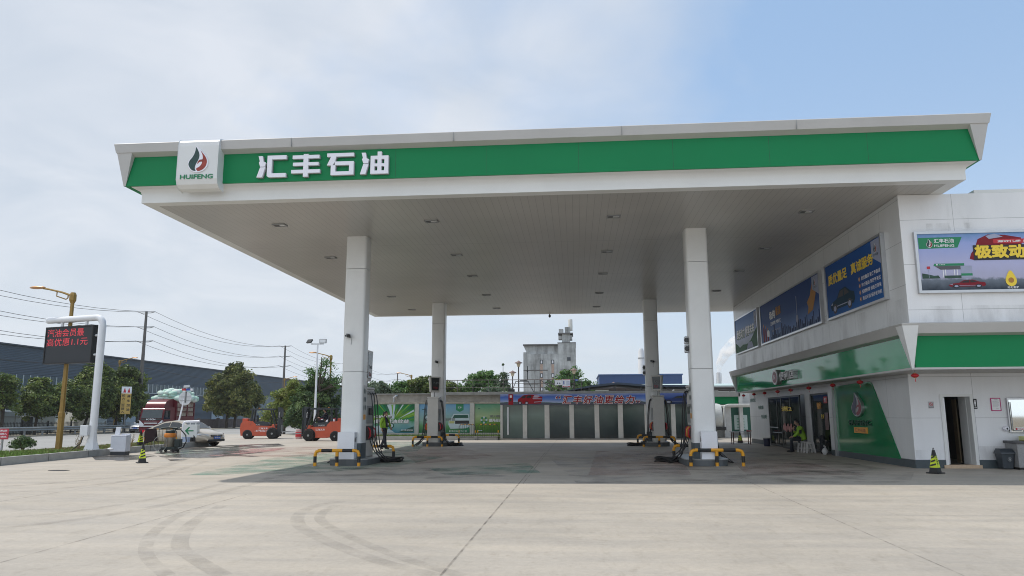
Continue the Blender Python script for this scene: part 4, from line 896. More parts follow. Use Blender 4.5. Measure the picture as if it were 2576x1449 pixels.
# ---- traffic cones
cy_ = M('cone_yellow', (.60, .72, .02), .4, var=.06)
def cone(x, y, label, rz=0, s=1.0):
    t = thing('traffic_cone', label, 'cone', (x, y, 0), rz, 'black and yellow no parking cones'); t.scale = (s, s, s)
    b = MB(); b.box(-.185, .185, -.185, .185, 0, .035); b.build('base', black, t, bevel=.01)
    def fr(z): return .125-.105*z/.72
    b = MB()
    for z0, z1, mi in ((.035, .17, 0), (.17, .50, 1), (.50, .66, 0)):
        a, c = fr(z0), fr(z1); b.add([(-a, -a, z0), (a, -a, z0), (a, a, z0), (-a, a, z0), (-c, -c, z1), (c, -c, z1), (c, c, z1), (-c, c, z1)], [(0, 1, 5, 4), (1, 2, 6, 5), (2, 3, 7, 6), (3, 0, 4, 7), (4, 5, 6, 7)], mi)
    b.build('body', [black, cy_], t)
    b = MB()
    for rot in range(4):
        X = Matrix.Rotation(rot*math.pi/2, 4, 'Z'); b.X = X; sl = .105/.72
        F = Fr((0, -fr(0)-.002, 0), (1, 0, 0), (0, sl, 1))
        if rot in (0, 2): [b.text(c_, F, -.035, .44-k*.062, .065, .052, .003, 0, .03) for k, c_ in enumerate('禁止停车')]
        else:
            for k in range(3): z = .2+k*.11; b.poly(F, [(-fr(z)+.01, z), (fr(z)-.01, z+.05), (fr(z+.05)-.01, z+.1), (-fr(z+.05)+.01, z+.05)], .003)
    b.X = None; b.build('marking', blackp, t)
    b = MB(); b.tube([(-.03, 0, .66), (-.028, 0, .70), (0, 0, .725), (.028, 0, .70), (.03, 0, .66)], .009, 6); b.build('handle', black, t)
    return t
cone(9.05, 20.25, 'black and yellow cone in front of the dark doorway', R(38), .88); cone(-14.25, 24.0, 'black and yellow cone standing on the forecourt left of the pumps', R(-50), .9)
cone(-19.75, 33.0, 'black and yellow cone on the grass verge behind the washing machine', R(-40), .98).location.z = .2; cone(8.6, 41.0, 'small black and yellow cone behind the folding table', R(40), .85)
# ---- table, stools, bags
t = thing('folding_table', 'narrow metal legged table near the far end of the shop', 'table', (8.35, 39.6, 0))
b = MB(); b.box(-.5, .5, -.3, .3, .60, .63); b.build('top', M('table_top', (.25, .26, .24), .5, var=.15), t)
for sx in (-1, 1):
    for sy in (-1, 1): b = MB(); b.box(sx*.42-.02, sx*.42+.02, sy*.24-.02, sy*.24+.02, 0, .6); b.build('leg', M('rust_leg', (.09, .03, .025), .6, var=.2), t)
b = MB(); b.box(-.42, .42, -.25, -.22, .50, .53); b.box(-.42, .42, -.25, -.22, .14, .16); b.box(-.42, .42, .22, .25, .14, .16); b.build('stretcher', MATS['rust_leg'], t)
t = thing('cloth', 'red cloth lying on the corner of the folding table', 'cloth', (8.75, 39.5, .63)); b = MB(); b.ell((0, 0, .03), (.14, .12, .035), 10, 6, jit=.2); b.build('folds', redp, t, smooth=True)
stw = M('stool_white', (.58, .57, .55), .45, var=.08)
def stool(x, y, rz, label):
    t = thing('plastic_stool', label, 'stool', (x, y, 0), rz, 'white plastic stools')
    b = MB(); b.box(-.145, .145, -.145, .145, .40, .43); b.box(-.15, .15, -.15, -.135, .36, .40); b.box(-.15, .15, .135, .15, .36, .40); b.build('seat', stw, t, bevel=.012)
    for sx in (-1, 1):
        for sy in (-1, 1):
            b = MB(); b.add([(sx*.19, sy*.19, 0), (sx*.14, sy*.19, 0), (sx*.14, sy*.14, 0), (sx*.19, sy*.14, 0), (sx*.145, sy*.145, .4), (sx*.08, sy*.145, .4), (sx*.08, sy*.11, .4), (sx*.145, sy*.11, .4)], [(0, 1, 2, 3), (4, 5, 6, 7), (0, 1, 5, 4), (1, 2, 6, 5), (2, 3, 7, 6), (3, 0, 4, 7)]); b.build('leg', stw, t)
    b = MB(); b.box(-.16, .16, -.165, -.15, .15, .18); b.box(-.16, .16, .15, .165, .15, .18); b.box(-.165, -.15, -.15, .15, .15, .18); b.box(.15, .165, -.15, .15, .15, .18); b.build('rung', stw, t)
stool(8.98, 31.15, R(8), 'white plastic stool under the seated worker'); stool(9.05, 30.62, R(3), 'empty white plastic stool beside the seated worker')
t = thing('plastic_bag', 'knotted white carrier bag by the wall pier', 'bag', (9.2, 29.25, 0)); b = MB(); b.ell((0, 0, .13), (.10, .11, .13), 12, 8, jit=.16); b.tube([(0, 0, .23), (.02, -.03, .3), (-.02, .02, .33)], [.03, .015, .03], 6); b.build('film', M('bag_white', (.6, .6, .6), .4, var=.1), t, smooth=True)
t = thing('jacket', 'dark jacket heaped against the shop window', 'clothing', (9.3, 29.8, .0)); b = MB(); b.ell((0, 0, .55), (.1, .16, .16), 10, 7, jit=.15); b.ell((0.0, .05, .3), (.09, .13, .3), 10, 7, jit=.12); b.build('fabric', M('dark_cloth', (.015, .018, .025), .9, var=.2), t, smooth=True)
t = thing('bucket', 'dark blue drum standing at the foot of the glass door', 'bucket', (9.0, 37.0, 0)); b = MB(); b.lathe([(.14, 0), (.17, .36)], n=14); b.build('shell', M('drum_blue', (.01, .015, .05), .4, var=0), t, smooth=True)
b = MB(); b.lathe([(.175, .36), (.175, .39), (.1, .4)], n=14); b.build('rim', greym, t)
# ================================================================== REAR: wash building, mural wall, basin, tower
import numpy as np
GX = [(-4.72, -4.58), (-3.32, -3.05), (-1.96, -1.66), (-.42, -.14), (1.13, 1.41), (2.57, 2.87), (4.19, 4.42), (5.80, 6.06), (7.14, 7.4)]
t = thing('wash_building', 'low car wash building with frosted glass bays between white piers', 'building', (1.3, 49, 0))
b = MB()
for a, c in GX: b.box(a, c, 47.0, 47.25, .08, 2.15)
b.box(-4.72, 7.4, 47.25, 51, 2.15, 2.75); b.build('pier', M('pier_white', (.58, .58, .56), .5, var=.1), t, True)
b = MB(); b.box(-4.9, 7.6, 46.8, 51, 0, .08); b.build('plinth', conc, t, True)
b = MB(); b.box(-4.75, 7.45, 46.99, 51.1, 2.75, 2.85); b.build('roof_slab', conc, t, True)
b = MB(); b.box(-4.7, 7.38, 50.9, 51, .08, 2.15); b.box(-4.7, -4.6, 47.2, 51, .08, 2.15); b.box(7.3, 7.38, 47.2, 51, .08, 2.15); b.build('rear_wall', M('wash_inside', (.12, .14, .13), .8, var=.3), t, True)
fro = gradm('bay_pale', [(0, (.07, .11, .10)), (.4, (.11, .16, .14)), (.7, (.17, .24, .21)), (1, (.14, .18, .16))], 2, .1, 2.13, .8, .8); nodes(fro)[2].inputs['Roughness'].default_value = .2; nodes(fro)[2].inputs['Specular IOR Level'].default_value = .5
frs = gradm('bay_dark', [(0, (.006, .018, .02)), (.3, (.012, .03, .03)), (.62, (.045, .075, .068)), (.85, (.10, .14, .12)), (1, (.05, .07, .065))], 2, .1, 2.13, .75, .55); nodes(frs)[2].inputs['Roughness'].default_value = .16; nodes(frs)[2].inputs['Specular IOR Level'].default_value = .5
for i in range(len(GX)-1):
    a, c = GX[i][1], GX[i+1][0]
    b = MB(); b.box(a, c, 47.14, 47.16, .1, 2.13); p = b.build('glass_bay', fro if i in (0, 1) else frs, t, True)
b = MB(); b.box(-4.3, -4.2, 47.05, 47.1, .3, 2.0); b.build('door_frame', silver, t, True)
# dark vehicles seen dimly through the glass
for k, (x, lb) in enumerate(((.3, 'in the third and fourth glass bays'), (4.9, 'in the last glass bays'))):
    t2 = thing('parked_car', f'dark car dimly visible through frosted glass {lb}', 'car', (x, 49.2, .08))
    b = MB(); b.prism([(-1.2, .25), (1.2, .25), (1.2, .8), (.9, .9), (.75, 1.35), (-.75, 1.35), (-.9, .9), (-1.2, .8)], 'y', -1, 1.5); b.build('body', blackm, t2, bevel=.12)
    b = MB(); b.box(-.7, .7, -1.02, -.99, .9, 1.28); b.build('windscreen', screen, t2)
    for sx in (-.85, .85): b = MB(); b.lathe([(.32, sx-.1), (.32, sx+.1)], (0, .32), 14); b.X = None; b.v = [(p[2], p[0]-.4, p[1]) for p in b.v]; b.build('tyre', black, t2)
# banner
Fn = Fr((0, 46.96, 0), (1, 0, 0))
def banner():
    t = thing('banner', 'long blue banner with red slogan, red car and fuel pump print', 'banner', (1.3, 46.96, 2.13))
    b = MB(); b.slab(Fn, [(-4.72, 2.13), (7.45, 2.13), (7.45, 2.80), (-4.72, 2.80)], 0, .03)
    b.build('sheet', gradm('bn_sky', [(0, (.09, .09, .13)), (.12, (.12, .13, .18)), (.2, (.03, .08, .05)), (.26, (.38, .45, .65)), (.5, (.15, .26, .62)), (.75, (.07, .15, .5)), (1, (.30, .36, .6))], 2, 2.13, 2.80, .35, 1.1), t, True)
    b = MB(); d = .034
    b.rect(Fn, -4.2, -3.90, 2.14, 2.79, d, 1); b.rect(Fn, -4.12, -3.98, 2.58, 2.72, d+.004, 0); b.disc(Fn, -4.08, 2.42, .07, d+.004, 3)
    # hatchback seen from behind
    S = lambda P: [(-3.62+a*1.54, 2.14+c*.60) for a, c in P]
    b.poly(Fn, S([(.0, .3), (.02, .6), (.08, .68), (.22, .96), (.45, 1.05), (.8, 1.02), (.9, .85), (1, .8), (.99, .35), (.93, .12), (.45, .08), (.1, .12)]), d, 1)
    b.poly(Fn, S([(.12, .66), (.24, .92), (.34, .94), (.3, .66)]), d+.004, 3); b.poly(Fn, S([(.34, .66), (.4, .94), (.54, .97), (.56, .7)]), d+.004, 3); b.poly(Fn, S([(.62, .74), (.68, .98), (.84, .97), (.9, .84), (.8, .72)]), d+.004, 2)
    b.poly(Fn, S([(.6, .68), (.98, .62), (.98, .56), (.62, .56)]), d+.004, 2); b.poly(Fn, S([(.66, .3), (.98, .34), (.98, .28), (.66, .22)]), d+.004, 2)
    for q in (.09, .36): b.disc(Fn, -3.62+q*1.54, 2.24, .12, d+.006, 3, 14, .11); b.disc(Fn, -3.62+q*1.54, 2.24, .07, d+.009, 2, 12, .07)
    for lay, (dx, dd, mi, bd) in enumerate(((.035, d+.003, 4, .06), (0, d+.007, 0, .075), (0, d+.011, 1, .035))):
        pad = {.06: .03, .075: .03, .035: 0}[bd]; dz = -.02 if lay == 0 else 0
        x0 = -.86
        for k, ch in enumerate('汇丰好油更给力'):
            b.text(ch, Fn, x0+k*.645-pad+dx, 2.18-pad+dz, .53+2*pad, .50+2*pad, dd, 0, bd, mi, .22)
        b.text('“', Fn, -1.25-pad+dx, 2.50-pad+dz, .28+2*pad, .16+2*pad, dd, 0, bd, mi, .1); b.text('”', Fn, 3.66-pad+dx, 2.22-pad+dz, .26+2*pad, .15+2*pad, dd, 0, bd, mi, .1)
    b.build('print', [whitep, M('banner_red', (.32, .015, .025), .6, var=0, spec=.2), M('pr_lilac', (.45, .38, .5), .5, var=0), blackp, M('pr_shadow', (.05, .05, .12), .5, var=0)], t, True)
banner()
t = thing('banner', 'short blue banner with a printed sports car, right of the long banner', 'banner', (6.8, 46.9, 2.13))
b = MB(); b.slab(Fn, [(5.0, 2.14), (7.6, 2.14), (7.6, 2.795), (5.0, 2.795)], .036, .05); b.build('sheet', gradm('bn2', [(0, (.02, .03, .07)), (.5, (.03, .08, .28)), (1, (.14, .2, .5))], 2, 2.13, 2.8, .3, 1), t, True)
b = MB(); sidecar(b, Fn, 5.2, 2.16, 2.35, .52, .055, 0, 1, 2, 3); b.build('print', [M('pr_bluecar', (.01, .03, .16), .4, var=0), screen, M('pr_steel', (.3, .33, .4), .4, var=0), blackp], t, True)
# mural wall
t = thing('mural_wall', 'white boundary wall painted with green and blue advertising murals', 'wall', (-9, 49, 0))
b = MB(); b.box(-14.6, -4.75, 49.06, 49.2, 0, 2.28); b.build('wall', M('wall_render', (.55, .54, .5), .8, var=.12), t, True)
b = MB(); b.box(-14.6, -4.75, 48.98, 49.26, 2.281, 2.36); b.build('coping', M('coping_worn', (.42, .38, .32), .9, var=.4, scale=5), t, True)
for a, c in ((-10.58, -10.31), (-6.92, -6.63), (-14.2, -13.9)): b = MB(); b.box(a, c, 48.97, 49.06, 0, 2.28); b.build('pier', M('wall_render', ()), t, True)
Fm = Fr((0, 49.055, 0), (1, 0, 0))
gA = gradm('mural_a', [(0, (.06, .25, .35)), (.3, (.25, .45, .42)), (.45, (.03, .25, .06)), (.62, (.22, .38, .03)), (.8, (.03, .22, .05)), (1, (.01, .16, .05))], 2, .35, 2.25, .9, .8)
gB = gradm('mural_b', [(0, (.02, .14, .05)), (.25, (.12, .32, .12)), (.45, (.30, .45, .40)), (1, (.16, .36, .6))], 2, .35, 2.25, .35, .7)
gC = gradm('mural_c', [(0, (.03, .12, .03)), (.3, (.16, .3, .05)), (.55, (.4, .5, .28)), (1, (.10, .3, .2))], 2, .35, 2.25, .5, .7)
mt_ = [M('pr_pale_blue', (.55, .65, .7), .6, var=0), greenp, M('pr_spring', (.2, .42, .05), .6, var=.2, scale=6), whitep, M('pr_grey', (.2, .21, .2), .6, var=0), darkgreenp, blackp, M('pr_headlamp', (.5, .5, .2), .5, var=0)]
for k, (a, c, g_) in enumerate(((-13.9, -10.60, gA), (-10.29, -6.94, gB), (-6.61, -4.78, gC))):
    b = MB(); b.rect(Fm, a, c, .38, 2.24, .003); p = b.build('mural', g_, t, True); b = MB()
    if k == 0:
        b.poly(Fm, [(-12.35, 2.24), (-11.9, 2.24), (-11.95, 1.3), (-12.2, 1.3)], .007, 0)
        for q in range(14):
            an = .15+q*.16; r0, r1 = .35, 1.5+.4*rnd.random(); cx, cz = -12.05, 1.1
            P = [(cx+r0*math.cos(an), cz+r0*math.sin(an)), (cx+r1*math.cos(an-.03), cz+r1*math.sin(an-.03)), (cx+r1*math.cos(an+.05), cz+r1*math.sin(an+.05))]
            b.poly(Fm, [(min(max(x, -13.9), -10.62), min(max(y, .4), 2.22)) for x, y in P], .005+.0004*q, (1, 2, 0, 5)[q % 4])
        b.poly(Fm, [(-13.9, .4), (-13.9, .7), (-12.9, .85), (-12.2, .6), (-11.9, .4)], .006, 0)
        b.text('保护引擎', Fm, -13.3, 1.32, 1.2, .2, .014, 0, .05, 4, .1); b.text('保护引擎', Fm, -13.32, 1.34, 1.2, .2, .018, 0, .02, 3, .1)
        b.text('提升燃油效益', Fm, -13.3, .98, 2.35, .27, .014, 0, .06, 4, .15); b.text('提升燃油效益', Fm, -13.33, 1.0, 2.35, .27, .018, 0, .03, 3, .15)
        b.poly(Fm, [(-11.7, .42), (-10.65, .42), (-10.65, .8), (-10.9, .72)], .012, 5); b.text('汇丰石油', Fm, -11.5, .52, .8, .09, .018, 0, .02, 3, .1)
        b.disc(Fm, -12.15, .85, .2, .010, 5, 14, .18); b.disc(Fm, -12.15, .85, .13, .011, 0, 14, .11)
    if k == 1:
        b.poly(Fm, [(-7.85, 2.24), (-7.35, 2.24), (-7.35, 1.85), (-7.6, 1.72), (-7.85, 1.85)], .006, 1); b.text('汇丰', Fm, -7.72, 1.95, .24, .12, .01, 0, .02, 3)
        P = lambda L_: [(-8.35+x*1.4, .5+y*1.15) for x, y in L_]
        b.poly(Fm, P([(.0, .35), (.02, .6), (.15, .75), (.25, .95), (.95, .95), (1, .7), (1, .15), (.1, .12)]), .007, 0); b.poly(Fm, P([(.2, .72), (.28, .9), (.92, .9), (.95, .72)]), .011, 5); b.poly(Fm, P([(.05, .42), (.05, .55), (.3, .55), (.28, .42)]), .011, 7); b.poly(Fm, P([(.32, .40), (.32, .58), (.98, .58), (.98, .40)]), .011, 6)
        b.poly(Fm, [(-8.6, .4), (-6.98, .4), (-6.98, .75), (-7.4, .6)], .013, 1); b.text('汇丰石油 动力十足', Fm, -8.3, .45, 1.2, .09, .018, 0, .02, 3, .1)
        b.text('清洁动力 强劲体验', Fm, -9.9, 1.15, 2.0, .2, .014, 0, .03, 4, .1); b.disc(Fm, -9.75, 1.35, .22, .009, 5); b.disc(Fm, -9.75, 1.35, .15, .011, 0); b.rect(Fm, -10.1, -9.9, 1.88, 1.92, .01, 5)
    if k == 2:
        for q in range(8): an = q*.785; b.disc(Fm, -6.0+.17*math.cos(an), 1.2+.17*math.sin(an), .07, .007+.001*q, (0, 1)[q % 2], 8)
        b.text('减少磨损', Fm, -5.62, 1.36, .8, .16, .014, 0, .03, 4, .1); b.text('提升经济', Fm, -5.68, 1.06, .85, .22, .014, 0, .05, 3, .12); b.rect(Fm, -6.4, -6.25, 1.9, 1.95, .01, 5); b.rect(Fm, -6.4, -6.1, .5, .54, .01, 0)
    b.build('mural_print', mt_, t, True)
grass_m = [M('grass_a', (.11, .19, .03), .8, var=.3), M('grass_b', (.17, .27, .05), .8, var=.3), M('grass_dry', (.26, .19, .10), .9, var=.3)]
b = MB(); b.box(-14.9, -4.8, 46.35, 46.5, 0, .24); struct('rear_kerb', b, kerb_m)
b = MB(); b.box(-14.9, -4.8, 46.5, 49.05, 0, .2); struct('planting_strip', b, M('grass_ground', (.06, .09, .025), .9, var=.4, scale=3, bump=.5))
def blades(name, region, n, hmin, hmax, mats, wts, label, wd=.02):
    rg = np.random.default_rng(5); V = np.zeros((n*3, 3)); F = np.arange(n*3).reshape(n, 3)
    P = np.array([region(rg) for _ in range(n)]); H = rg.uniform(hmin, hmax, n)*P[:, 3]; A = rg.uniform(0, 6.283, n)
    dx = np.cos(A)*wd; dy = np.sin(A)*wd
    V[0::3] = np.stack([P[:, 0]-dx, P[:, 1]-dy, P[:, 2]], 1); V[1::3] = np.stack([P[:, 0]+dx, P[:, 1]+dy, P[:, 2]], 1)
    V[2::3] = np.stack([P[:, 0]+rg.normal(0, .35, n)*H, P[:, 1]+rg.normal(0, .35, n)*H, P[:, 2]+H], 1)
    me = bpy.data.meshes.new(name); me.from_pydata(V.tolist(), [], F.tolist())
    for m in mats: me.materials.append(m)
    mi = (P[:, 4]*2.99).astype(int); me.polygons.foreach_set('material_index', mi.tolist())
    o = bpy.data.objects.new(name, me); COL.objects.link(o); tag(o, label, 'grass', None, 'stuff'); return o
def rv(rg):
    y = rg.uniform(17, 38.7); x = kx(y)-.2-rg.uniform(0, 2.95); dry = 1/(1+math.exp(-(y-27.2)*1.1))
    q = rg.uniform(0, 1)
    return (x, y, .18, 1.0-.45*dry, min(.999, q*.66+.36*dry) if rg.uniform() < .85 else q)
blades('grass', rv, 26000, .05, .17, grass_m, 0, 'short green grass and weeds growing on the verge behind the kerb')
def rm(rg): return (rg.uniform(-14.8, -4.9), rg.uniform(46.5, 49), .2, 1, rg.uniform(0, .75))
blades('rear_grass', rm, 9000, .04, .12, grass_m, 0, 'thin green grass strip at the foot of the mural wall', .03)
for k, (x, y, h) in enumerate(((-20.2, 29.4, .75), (-19.9, 28.9, .5), (-19.6, 29.2, .65), (-20.9, 30.4, .6), (-18.6, 29.9, .55), (-18.7, 30.6, .7), (-22.3, 27.6, .6), (-19.3, 31.0, .5))):
    b = MB()
    for q in range(7):
        a = rnd.uniform(0, 6.28); tx, ty = .12*math.cos(a), .12*math.sin(a); hh = h*rnd.uniform(.5, 1)
        b.tube([(0, 0, 0), (tx*.5, ty*.5, hh*.6), (tx, ty, hh)], [.008, .006, .003], 4)
        for z in (.5, .7, .9): b.tube([(tx*z, ty*z, hh*z), (tx*z+rnd.uniform(-.08, .08), ty*z+rnd.uniform(-.08, .08), hh*z+.07)], [.004, .007], 3)
    tag(b.build('dry_weed', grass_m[2], loc=(x, y, .18)), 'tall dry weed stalks standing on the verge near the sign mast', 'plant', 'dry weeds on the verge')
# concrete basin behind the wall with railing
t = thing('concrete_basin', 'raised grey concrete basin behind the mural wall', 'structure', (-6, 58, 0))
b = MB(); b.box(-14.8, -9.3, 53.0, 53.4, 0, 2.98); b.box(-9.3, 9.5, 52.6, 66, 0, 2.92); b.build('wall', M('basin_block', (.26, .245, .215), .9, var=.35, scale=1.3, bump=.4), t, True)
b = MB(); b.box(-9.5, 9.7, 52.35, 66, 2.92, 3.12); b.box(-14.9, -9.5, 52.9, 53.5, 2.98, 3.06); b.build('slab_edge', conc, t, True)
b = MB(); b.tube([(-12.9, 52.7, 2.2), (-12.9, 52.7, 2.78), (-12.8, 52.7, 2.86), (-12.7, 52.9, 2.88)], .07, 8); b.tube([(-4.9, 52.2, 2.2), (-4.9, 52.2, 2.80), (-4.8, 52.2, 2.86), (-3, 52.2, 2.86)], .05, 8); b.build('pipe', silver, t, True)
def railing(name, label, P, h, n, mids, mat_, group=None):
    t = thing(name, label, 'railing', P[0], 0, group); P = [Vector(p) for p in P]
    b = MB()
    for z in mids+[h]:
        for a, c in zip(P, P[1:]): b.tube([a+Vector((0, 0, z)), c+Vector((0, 0, z))], .028 if z == h else .018, 6)
    b.build('rail', mat_, t, True)
    for a, c in zip(P, P[1:]):
        k = max(1, round((c-a).length/n))
        for i in range(k+1): p = a+(c-a)*i/k; b = MB(); b.tube([p, p+Vector((0, 0, h))], .024, 6); b.build('post', mat_, t, True)
railm = M('rail_rust', (.13, .11, .10), .6, var=.3)
railing('basin_railing', 'rusty metal railing along the top of the concrete basin', [(-9.4, 52.6, 3.12), (.4, 52.6, 3.12)], .83, 1.15, [.3, .56], railm)
t = thing('metal_stair', 'steep metal stair with handrails on top of the basin', 'stairs', (-3.0, 53.2, 3.12))
for dy in (0, .7):
    b = MB(); b.tube([(-2.0, 53+dy, 3.95), (-.9, 53+dy, 3.12)], .035, 6); b.tube([(-2.5, 53+dy, 3.98), (-1.4, 53+dy, 3.12)], .03, 6); b.tube([(-2.5, 53+dy, 3.12), (-2.5, 53+dy, 3.98)], .03, 6); b.build('stringer', railm, t, True)
t = thing('gate_valve', 'dark upright valve and pipe frame on the basin', 'machine', (-4.2, 54, 3.12)); b = MB()
b.tube([(-4.6, 54, 3.12), (-4.3, 54, 3.9), (-3.4, 54, 3.9), (-3.0, 54, 3.12)], .03, 6); b.tube([(-3.45, 54, 4.0), (-3.45, 54, 5.0)], .03, 6); b.tube([(-4.0, 54, 3.98), (-3.45, 54, 3.98)], .04, 6); b.box(-4.85, -4.4, 54, 54.3, 3.12, 3.35); b.build('frame', blackm, t, True)
b = MB(); b.tube([(-3.45, 54, 4.55), (-3.45, 54, 4.7)], .06, 8); b.build('handwheel', blackm, t, True)
Fz = Fr((0, 52.5, 0), (1, 0, 0))
t = thing('warning_board', 'white safety board with red header on the basin railing', 'sign', (-1, 52.5, 3.6)); b = MB()
b.slab(Fz, [(-1.45, 3.55), (-.95, 3.55), (-.95, 3.97), (-1.45, 3.97)], 0, .015, 0); b.rect(Fz, -1.43, -.97, 3.9, 3.96, .018, 1); b.text('注意 安全', Fz, -1.4, 3.91, .4, .04, .021, 0, .02, 3); b.poly(Fz, [(-1.3, 3.65), (-1.2, 3.65), (-1.25, 3.75)], .018, 1); b.poly(Fz, [(-1.15, 3.65), (-1.05, 3.65), (-1.1, 3.75)], .018, 1); b.build('plate', [whitep, blackp, redp, yellowp], t, True)
t = thing('notice_board', 'white notice board with blue lines beside the warning board', 'sign', (-.6, 52.5, 3.4)); b = MB()
b.slab(Fz, [(-.93, 3.4), (-.38, 3.4), (-.38, 3.97), (-.93, 3.97)], 0, .015, 0); b.rect(Fz, -.91, -.4, 3.42, 3.48, .018, 1); b.rect(Fz, -.91, -.4, 3.92, 3.95, .018, 1)
b.rect(Fz, -.85, -.78, 3.6, 3.85, .018, 2)
for q in range(6): b.rect(Fz, -.64, -.42, 3.56+q*.05, 3.575+q*.05, .018, 2)
b.text('操作规程', Fz, -.8, 3.43, .3, .04, .021, 0, .02, 0); b.build('plate', [whitep, redp, M('pr_blue', (.05, .12, .4), .5, var=0)], t, True)
t = thing('blue_plate', 'tiny blue plate on the basin railing', 'sign', (.0, 52.5, 3.85)); b = MB(); b.slab(Fz, [(-.02, 3.82), (.17, 3.82), (.17, 3.97), (-.02, 3.97)], 0, .015, 0); b.text('液氧', Fz, .01, 3.86, .12, .06, .018, 0, .02, 1); b.build('plate', [M('pr_blue', ()), whitep], t, True)
# park lamps
def parklamp(x, y, z0, h, label, s=1.0):
    t = thing('garden_lamp', label, 'street lamp', (x, y, z0), 0, 'garden lamps behind the wall')
    b = MB(); b.tube([(0, 0, 0), (0, 0, h-.42*s)], [.05*s, .04*s], 8); b.build('pole', M('lamp_pole_dark', (.03, .02, .02), .5, var=0), t)
    b = MB(); b.lathe([(.08*s, h-.45*s), (.17*s, h-.17*s)], n=8); b.build('lantern', M('lamp_cream', (.6, .5, .35), .4, var=0), t)
    b = MB(); b.lathe([(.30*s, h-.19*s), (.27*s, h-.14*s), (.1*s, h-.06*s), (.02*s, h)], n=8); b.build('roof', M('lamp_roof_brown', (.16, .10, .08), .5, var=0), t)
parklamp(-4.06, 53.6, 3.12, 2.25, 'tallest dark garden lamp with a flared cap on the basin'); parklamp(-4.78, 57, 3.12, 1.75, 'garden lamp farther back, left of the tallest one'); parklamp(-.1, 54.5, 3.12, 1.75, 'garden lamp in front of the grey tower')
parklamp(3.5, 70, 0, 4.5, 'small garden lamp right of the railing, before the blue shed', .9); parklamp(7.6, 80, 0, 4.7, 'farthest small garden lamp below the blue shed', .9)
# grey tower
T0 = thing('concrete_tower', 'weathered grey windowless concrete tower with stepped roof', 'building', (-5, 155, 0))
tm_ = M('tower_concrete', (.43, .44, .43), .9, var=.30, scale=.35, streak=(1, 1, 1.6), bump=.3)
n, l, bb = nodes(tm_); src = bb.inputs['Base Color'].links[0].from_socket; tt = n.new('ShaderNodeTexCoord'); mp = n.new('ShaderNodeMapping'); mp.inputs['Scale'].default_value = (.5, .5, .07); z2 = n.new('ShaderNodeTexNoise'); z2.inputs['Scale'].default_value = 1.6; z2.inputs['Detail'].default_value = 8; z2.inputs['Roughness'].default_value = .75
r2 = n.new('ShaderNodeValToRGB'); r2.color_ramp.elements[0].position = .36; r2.color_ramp.elements[0].color = (.42, .41, .40, 1); r2.color_ramp.elements[1].position = .56; r2.color_ramp.elements[1].color = (1, 1, 1, 1)
mm = n.new('ShaderNodeMixRGB'); mm.blend_type = 'MULTIPLY'; mm.inputs[0].default_value = .85; l.new(tt.outputs['Object'], mp.inputs[0]); l.new(mp.outputs[0], z2.inputs[0]); l.new(z2.outputs[0], r2.inputs[0]); l.new(src, mm.inputs[1]); l.new(r2.outputs[0], mm.inputs[2]); l.new(mm.outputs[0], bb.inputs['Base Color'])
b = MB(); b.box(-10.4, 0.15, 150, 162, 0, 13.6); b.box(-3.45, .149, 150.001, 161.9, 13.6, 15.75); b.box(-2.6, -1.0, 150.4, 155, 15.75, 17.6); b.box(-10.39, -8.9, 150.2, 151, 13.6, 14.0); b.build('wall', tm_, T0, True)
b = MB(); b.prism([(-10.4, 15.35), (-3.46, 15.5), (-3.46, 15.2), (-3.46, 13.62), (-9.6, 13.62)], 'y', 150.5, 161); b.build('slanted_attic', tm_, T0, True)
b = MB(); b.box(-10.45, -3.47, 149.9, 161.5, 15.36, 15.6); b.box(-3.5, .2, 149.95, 162, 15.752, 15.9); b.box(-3.35, -.35, 150, 156, 17.602, 17.85); b.build('roof_edge', M('tower_cap', (.13, .125, .12), .9, var=.2), T0, True)
b = MB(); b.box(-3.3, -2.62, 150.6, 153, 16.6, 17.3); b.box(-.98, -.5, 150.6, 153, 16.5, 17.4); b.box(-2.0, -.9, 150.8, 153, 17.86, 19.1); b.box(-3.2, -2.3, 150.8, 153, 17.86, 18.7); b.build('roof_hut', tm_, T0, True)
b = MB(); b.lathe([(.4, 18.6), (.43, 18.7), (.43, 20.9), (.38, 21.0)], (-.85, 153.6), 14); b.build('roof_tank', M('tank_cream', (.6, .58, .53), .5, var=.08), T0, True, smooth=True)
for cxx in (-6.75, -4.5):
    for z in (12.0, 9.3, 6.6): b = MB(); b.box(cxx-.28, cxx+.28, 149.93, 150.0, z-.42, z+.42); o = b.build('window', M('win_dark', (.05, .06, .07), .4, var=0), T0, True); b = MB(); b.box(cxx-.13, cxx+.13, 149.91, 149.94, z-.28, z+.28); b.v = [(p[0]+5, p[1]-155, p[2]) for p in b.v]; b.build('pane', whitep, o)
    for z in (10.65, 7.95, 4.8): b = MB(); b.box(cxx-.27, cxx+.27, 149.97, 149.999, z-.9, z+.9); b.build('window_strip', M('strip_pink', (.42, .31, .25), .9, var=.15), T0, True)
b = MB(); b.box(-10.4, -5.5, 149.96, 149.999, 10.25, 10.45); b.box(-3.0, .0, 149.96, 149.999, 10.3, 10.45); b.box(-10.4, -7.5, 149.96, 149.999, 7.55, 7.7); b.box(-3.0, .1, 149.96, 149.999, 7.6, 7.72); b.build('ledge', M('tower_cap', ()), T0, True)
b = MB(); b.box(-1.6, -.9, 149.9, 149.999, 12.2, 12.9); b.box(-.7, -.1, 149.85, 149.999, 9.6, 10.0); b.build('vent', M('win_dark', ()), T0, True)
